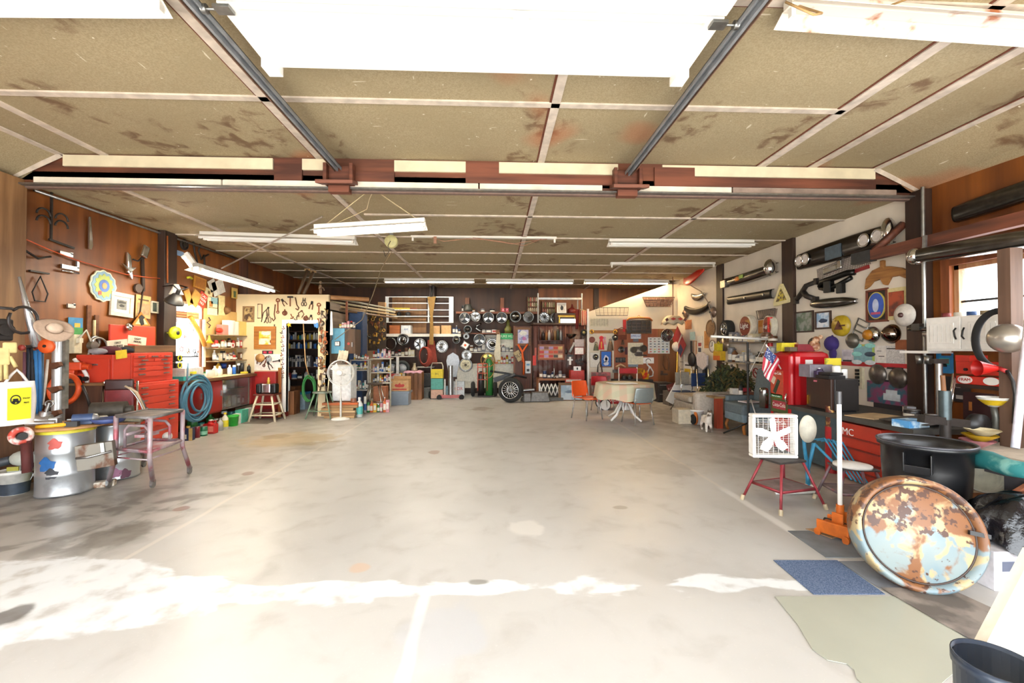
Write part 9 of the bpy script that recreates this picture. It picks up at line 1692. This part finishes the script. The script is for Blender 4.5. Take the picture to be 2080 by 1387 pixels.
# step stools, fan, trike
def stepst(lb,c,rz,w1,w2,zt,m,deck):
    t = T('step_stool',lb,'step stool',c,rz)
    for sx in (-1,1):
        for sy in (-1,1):
            o = PT(t,'leg',G().tube([(sx*w1,sy*w1*.8,0),(sx*w2,sy*w2*.8,zt)],.013,6),m); PT(o,'rubber_foot',G().cyl((sx*w1,sy*w1*.8,0),(sx*(w1-.01),sy*(w1-.01)*.8,.05),.018),mt('#b8a88a'))
    w = w1*.5+w2*.5; PT(t,'step',G().bb(-w,w,-w*.8,w*.8,zt*.42,zt*.45),m if False else mt('#8a7a78',.6,.2,.4,8)); PT(t,'rung',G().tube([(-w,-w*.82,zt*.43),(w,-w*.82,zt*.43),(w,w*.82,zt*.43),(-w,w*.82,zt*.43)],.014,6,True),m); PT(t,'top',G().bb(-w2-.03,w2+.03,-w2*.9,w2*.9,zt,zt+.02),deck,bev=.004); return t
q = fl(1590,1024); rs = mt('#8f3038',.45,.2,.35,9); zt = zz(q,1590,931)-.02; stepst('red framed step stool under the box fan',q,.25,.27,.13,zt,rs,mt('#3a3430',.6,.2,.4))
t = T('box_fan','white box fan with five blades standing on the red step stool','box fan',(onY(q.y,1577,900).x,q.y+.05,zt+.022),-.12); a = (onY(q.y,1620,900).x-onY(q.y,1534,900).x)/2; hh = a*2
PT(t,'housing',G().bb(-a,a,-.05,.05,0,.03).bb(-a,a,-.05,.05,hh-.03,hh).bb(-a,-a+.03,-.05,.05,.03,hh-.03).bb(a-.03,a,-.05,.05,.03,hh-.03),WHITE,bev=.01)
g = G(); n = 22
for k in range(1,n): z = .03+(hh-.06)*k/n; g.bb(-a+.03,a-.03,-.052,-.048,z-.001,z+.001)
for k in range(1,9): x = -a+2*a*k/9; g.bb(x-.0012,x+.0012,-.054,-.05,.03,hh-.03)
PT(t,'grille',g,WHITE); g = G()
for k in range(5):
    a_ = pi/2+k*2*pi/5; g.add([(cos(a_-.6)*.04,-.01,hh/2+sin(a_-.6)*.04),(cos(a_-.3)*a*.55,.01,hh/2+sin(a_-.3)*a*.55),(cos(a_-.1)*a*.85,.01,hh/2+sin(a_-.1)*a*.85),(cos(a_+.25)*a*.82,-.02,hh/2+sin(a_+.25)*a*.82),(cos(a_+.4)*a*.5,-.03,hh/2+sin(a_+.4)*a*.5),(cos(a_+.6)*.04,-.02,hh/2+sin(a_+.6)*.04)],[(0,1,2,3,4,5)])
PT(t,'blades',g,mt('#fbfaf6',.4),solid=.006); PT(t,'hub',G().lathe([(0,-.07),(.035,-.065),(.045,-.05),(.045,0)],ax='y',o=(0,0,hh/2)),WHITE)
q2 = fl(1712,1030); q2.x += .1; zs2 = zz(q2,1700,940)-.05; stepst('grey and red step stool behind the jack handle',q2,-.2,.24,.13,zs2,mt('#7a6a70',.5,.3,0,6,h2='#8a3038',thr=.55),mt('#5a5250',.6,.2,.4))
BLU = mt('#3a8fb8',.4,.1,.2); Y3 = 4.45; P3_ = lambda u,v,d=0: onY(Y3+d,u,v)
t = T('blue_exercise_frame','blue tubular exercise seat with white discs behind the stools','exerciser',(0,0,0)); g = G()
for k in range(5): g.tube([P3_(1650+9*k,893+1.5*k,.25),P3_(1675+9*k,890+2*k,.2),P3_(1716+10*k,955+4*k,-.1),P3_(1730+9*k,975+3*k,-.2)],.009,6)
PT(t,'slats',g,BLU); PT(t,'fork',G().tube([P3_(1632,875),P3_(1634,910),P3_(1641,955)],.018).tube([P3_(1653,900),P3_(1648,925),P3_(1641,955)],.018).tube([P3_(1641,955),P3_(1641,985)],.022).tube([P3_(1653,900,.1),P3_(1716,962,-.1)],.014),BLU); PT(t,'white_bars',G().tube([P3_(1618,1002),P3_(1624,990),P3_(1641,985),P3_(1656,990),P3_(1664,1000)],.02).tube([fl(1575,1005)+Vector((0,0,.02)),fl(1665,1003)+Vector((0,0,.02))],.018),WHITE)
q = P3_(1640,871,-.05)-t.location; o = PT(t,'upright_disc',G().lathe([(.145,.0),(.14,-.02),(.03,-.03),(0,-.03)],ax='y',n=36,sx=.62),mt('#d6d2c0',.5),loc=q); PT(t,'flat_disc',G().lathe([(.0,.0),(.15,0),(.15,.02),(0,.035)],n=36),WHITE,loc=Vector((q2.x-.02,q2.y-.02,zs2+.022)))
# red jar, patterned bottle
q = onY(5.0,1690,880); t = T('red_bucket_bottle','red pot holding a brown patterned bag before the bench','pot',(q.x,5.0,0)); zq = zz(q,1690,866); PT(t,'pot',G().cyl((0,0,0),(0,0,zq),.07),mt('#a8141c',.4)); PT(t,'patterned_bag',G().cyl((0,0,zq),(-.03,0,zq+.25),.06,.04),mt('#5a2414',.5,0,0,22,h2='#c9a05a',thr=.58)); one('blue_rim_barrel','grey barrel with a dark blue rim beside the red ribbed chest','barrel',G().lathe([(0,0),(.11,0),(.12,.6),(.13,.62),(.13,.68),(0,.66)]),mt('#3a3f48',.5,.3),(q.x+.25,5.0,0))
# white box, bag, tilted bucket
X_,Z_ = Y_(2.65); b0 = fl(1990,1206); t = carton('white_shipping_box','white carton with printed marks behind the tank lid','carton',3.42,2.68,0,.7,.3,.24,mt('#c9c7cc',.6)); PT(t,'printed_mark',G().bb(-.3,-.22,-.153,-.15,.12,.18),mt('#5a5f70'))
def sack(u,v): a_ = 2*pi*u; r_ = sin(pi*min(1,v*.93+.07)*.5)*(1+.08*sin(5*a_+v*7)+.05*sin(11*a_)); return (.36*r_*cos(a_),.27*r_*sin(a_)*(1+.08*sin(4*a_)),.3*cos(v*pi*.5)+.03*sin(a_*7+v*9)*v)
one('black_garbage_bag','glossy black plastic bag slumped on the white carton','bag',G().grid(sack,60,20),mt('#0d0d12',.22,0,.3,12,bump=.8),(3.48,2.66,.245))
one('box_riser','brown carton under the tilted white bucket','carton',G().box(0,0,.14,.55,.26,.28),mt('#9a6a48',.8),(3.85,3.35,0),-.2) 
t = bucket('tilted_white_bucket','white plastic bucket lying tilted on the brown carton',onY(3.3,2030,1000),.14,.26,mt('#c8c4b4',.5),hand=False,tilt=1.25); t.rotation_euler.z = -.7; t.location = (3.98,3.4,.43)
one('orange_cloth_scrap','orange brown stiff cloth scrap at the right edge','scrap',G().box(0,0,0,.3,.03,.12,ry=-.5),mt('#9a5a3c',.8),onY(2.75,2075,1010))
# white plank leaning into the bottom right, dark pail
a0,a1 = onY(1.25,2105,1160),fl(1990,1440); t = T('white_plank','white painted plank leaning across the bottom right corner','plank',(0,0,0)); w_ = Vector((.16,.0,0)); A0,A1 = onY(1.35,2100,1120),onY(1.25,1955,1400); B0,B1 = onY(1.35,2200,1120),onY(1.25,2080,1400); D = Vector((.0,.03,0))
PT(t,'board',G().add([A0,A1,B1,B0,A0+D,A1+D,B1+D,B0+D],[(0,1,2,3),(7,6,5,4),(0,4,5,1),(1,5,6,2),(2,6,7,3),(3,7,4,0)]),wood('#d8d0c0','#c2b8a4',3,2)); q = onY(1.1,2040,1360); bucket('dark_blue_pail','dark blue plastic pail in the bottom right corner',(q.x+.02,1.13,0),.09,q.z,mt('#1c2634',.35),hand=True)
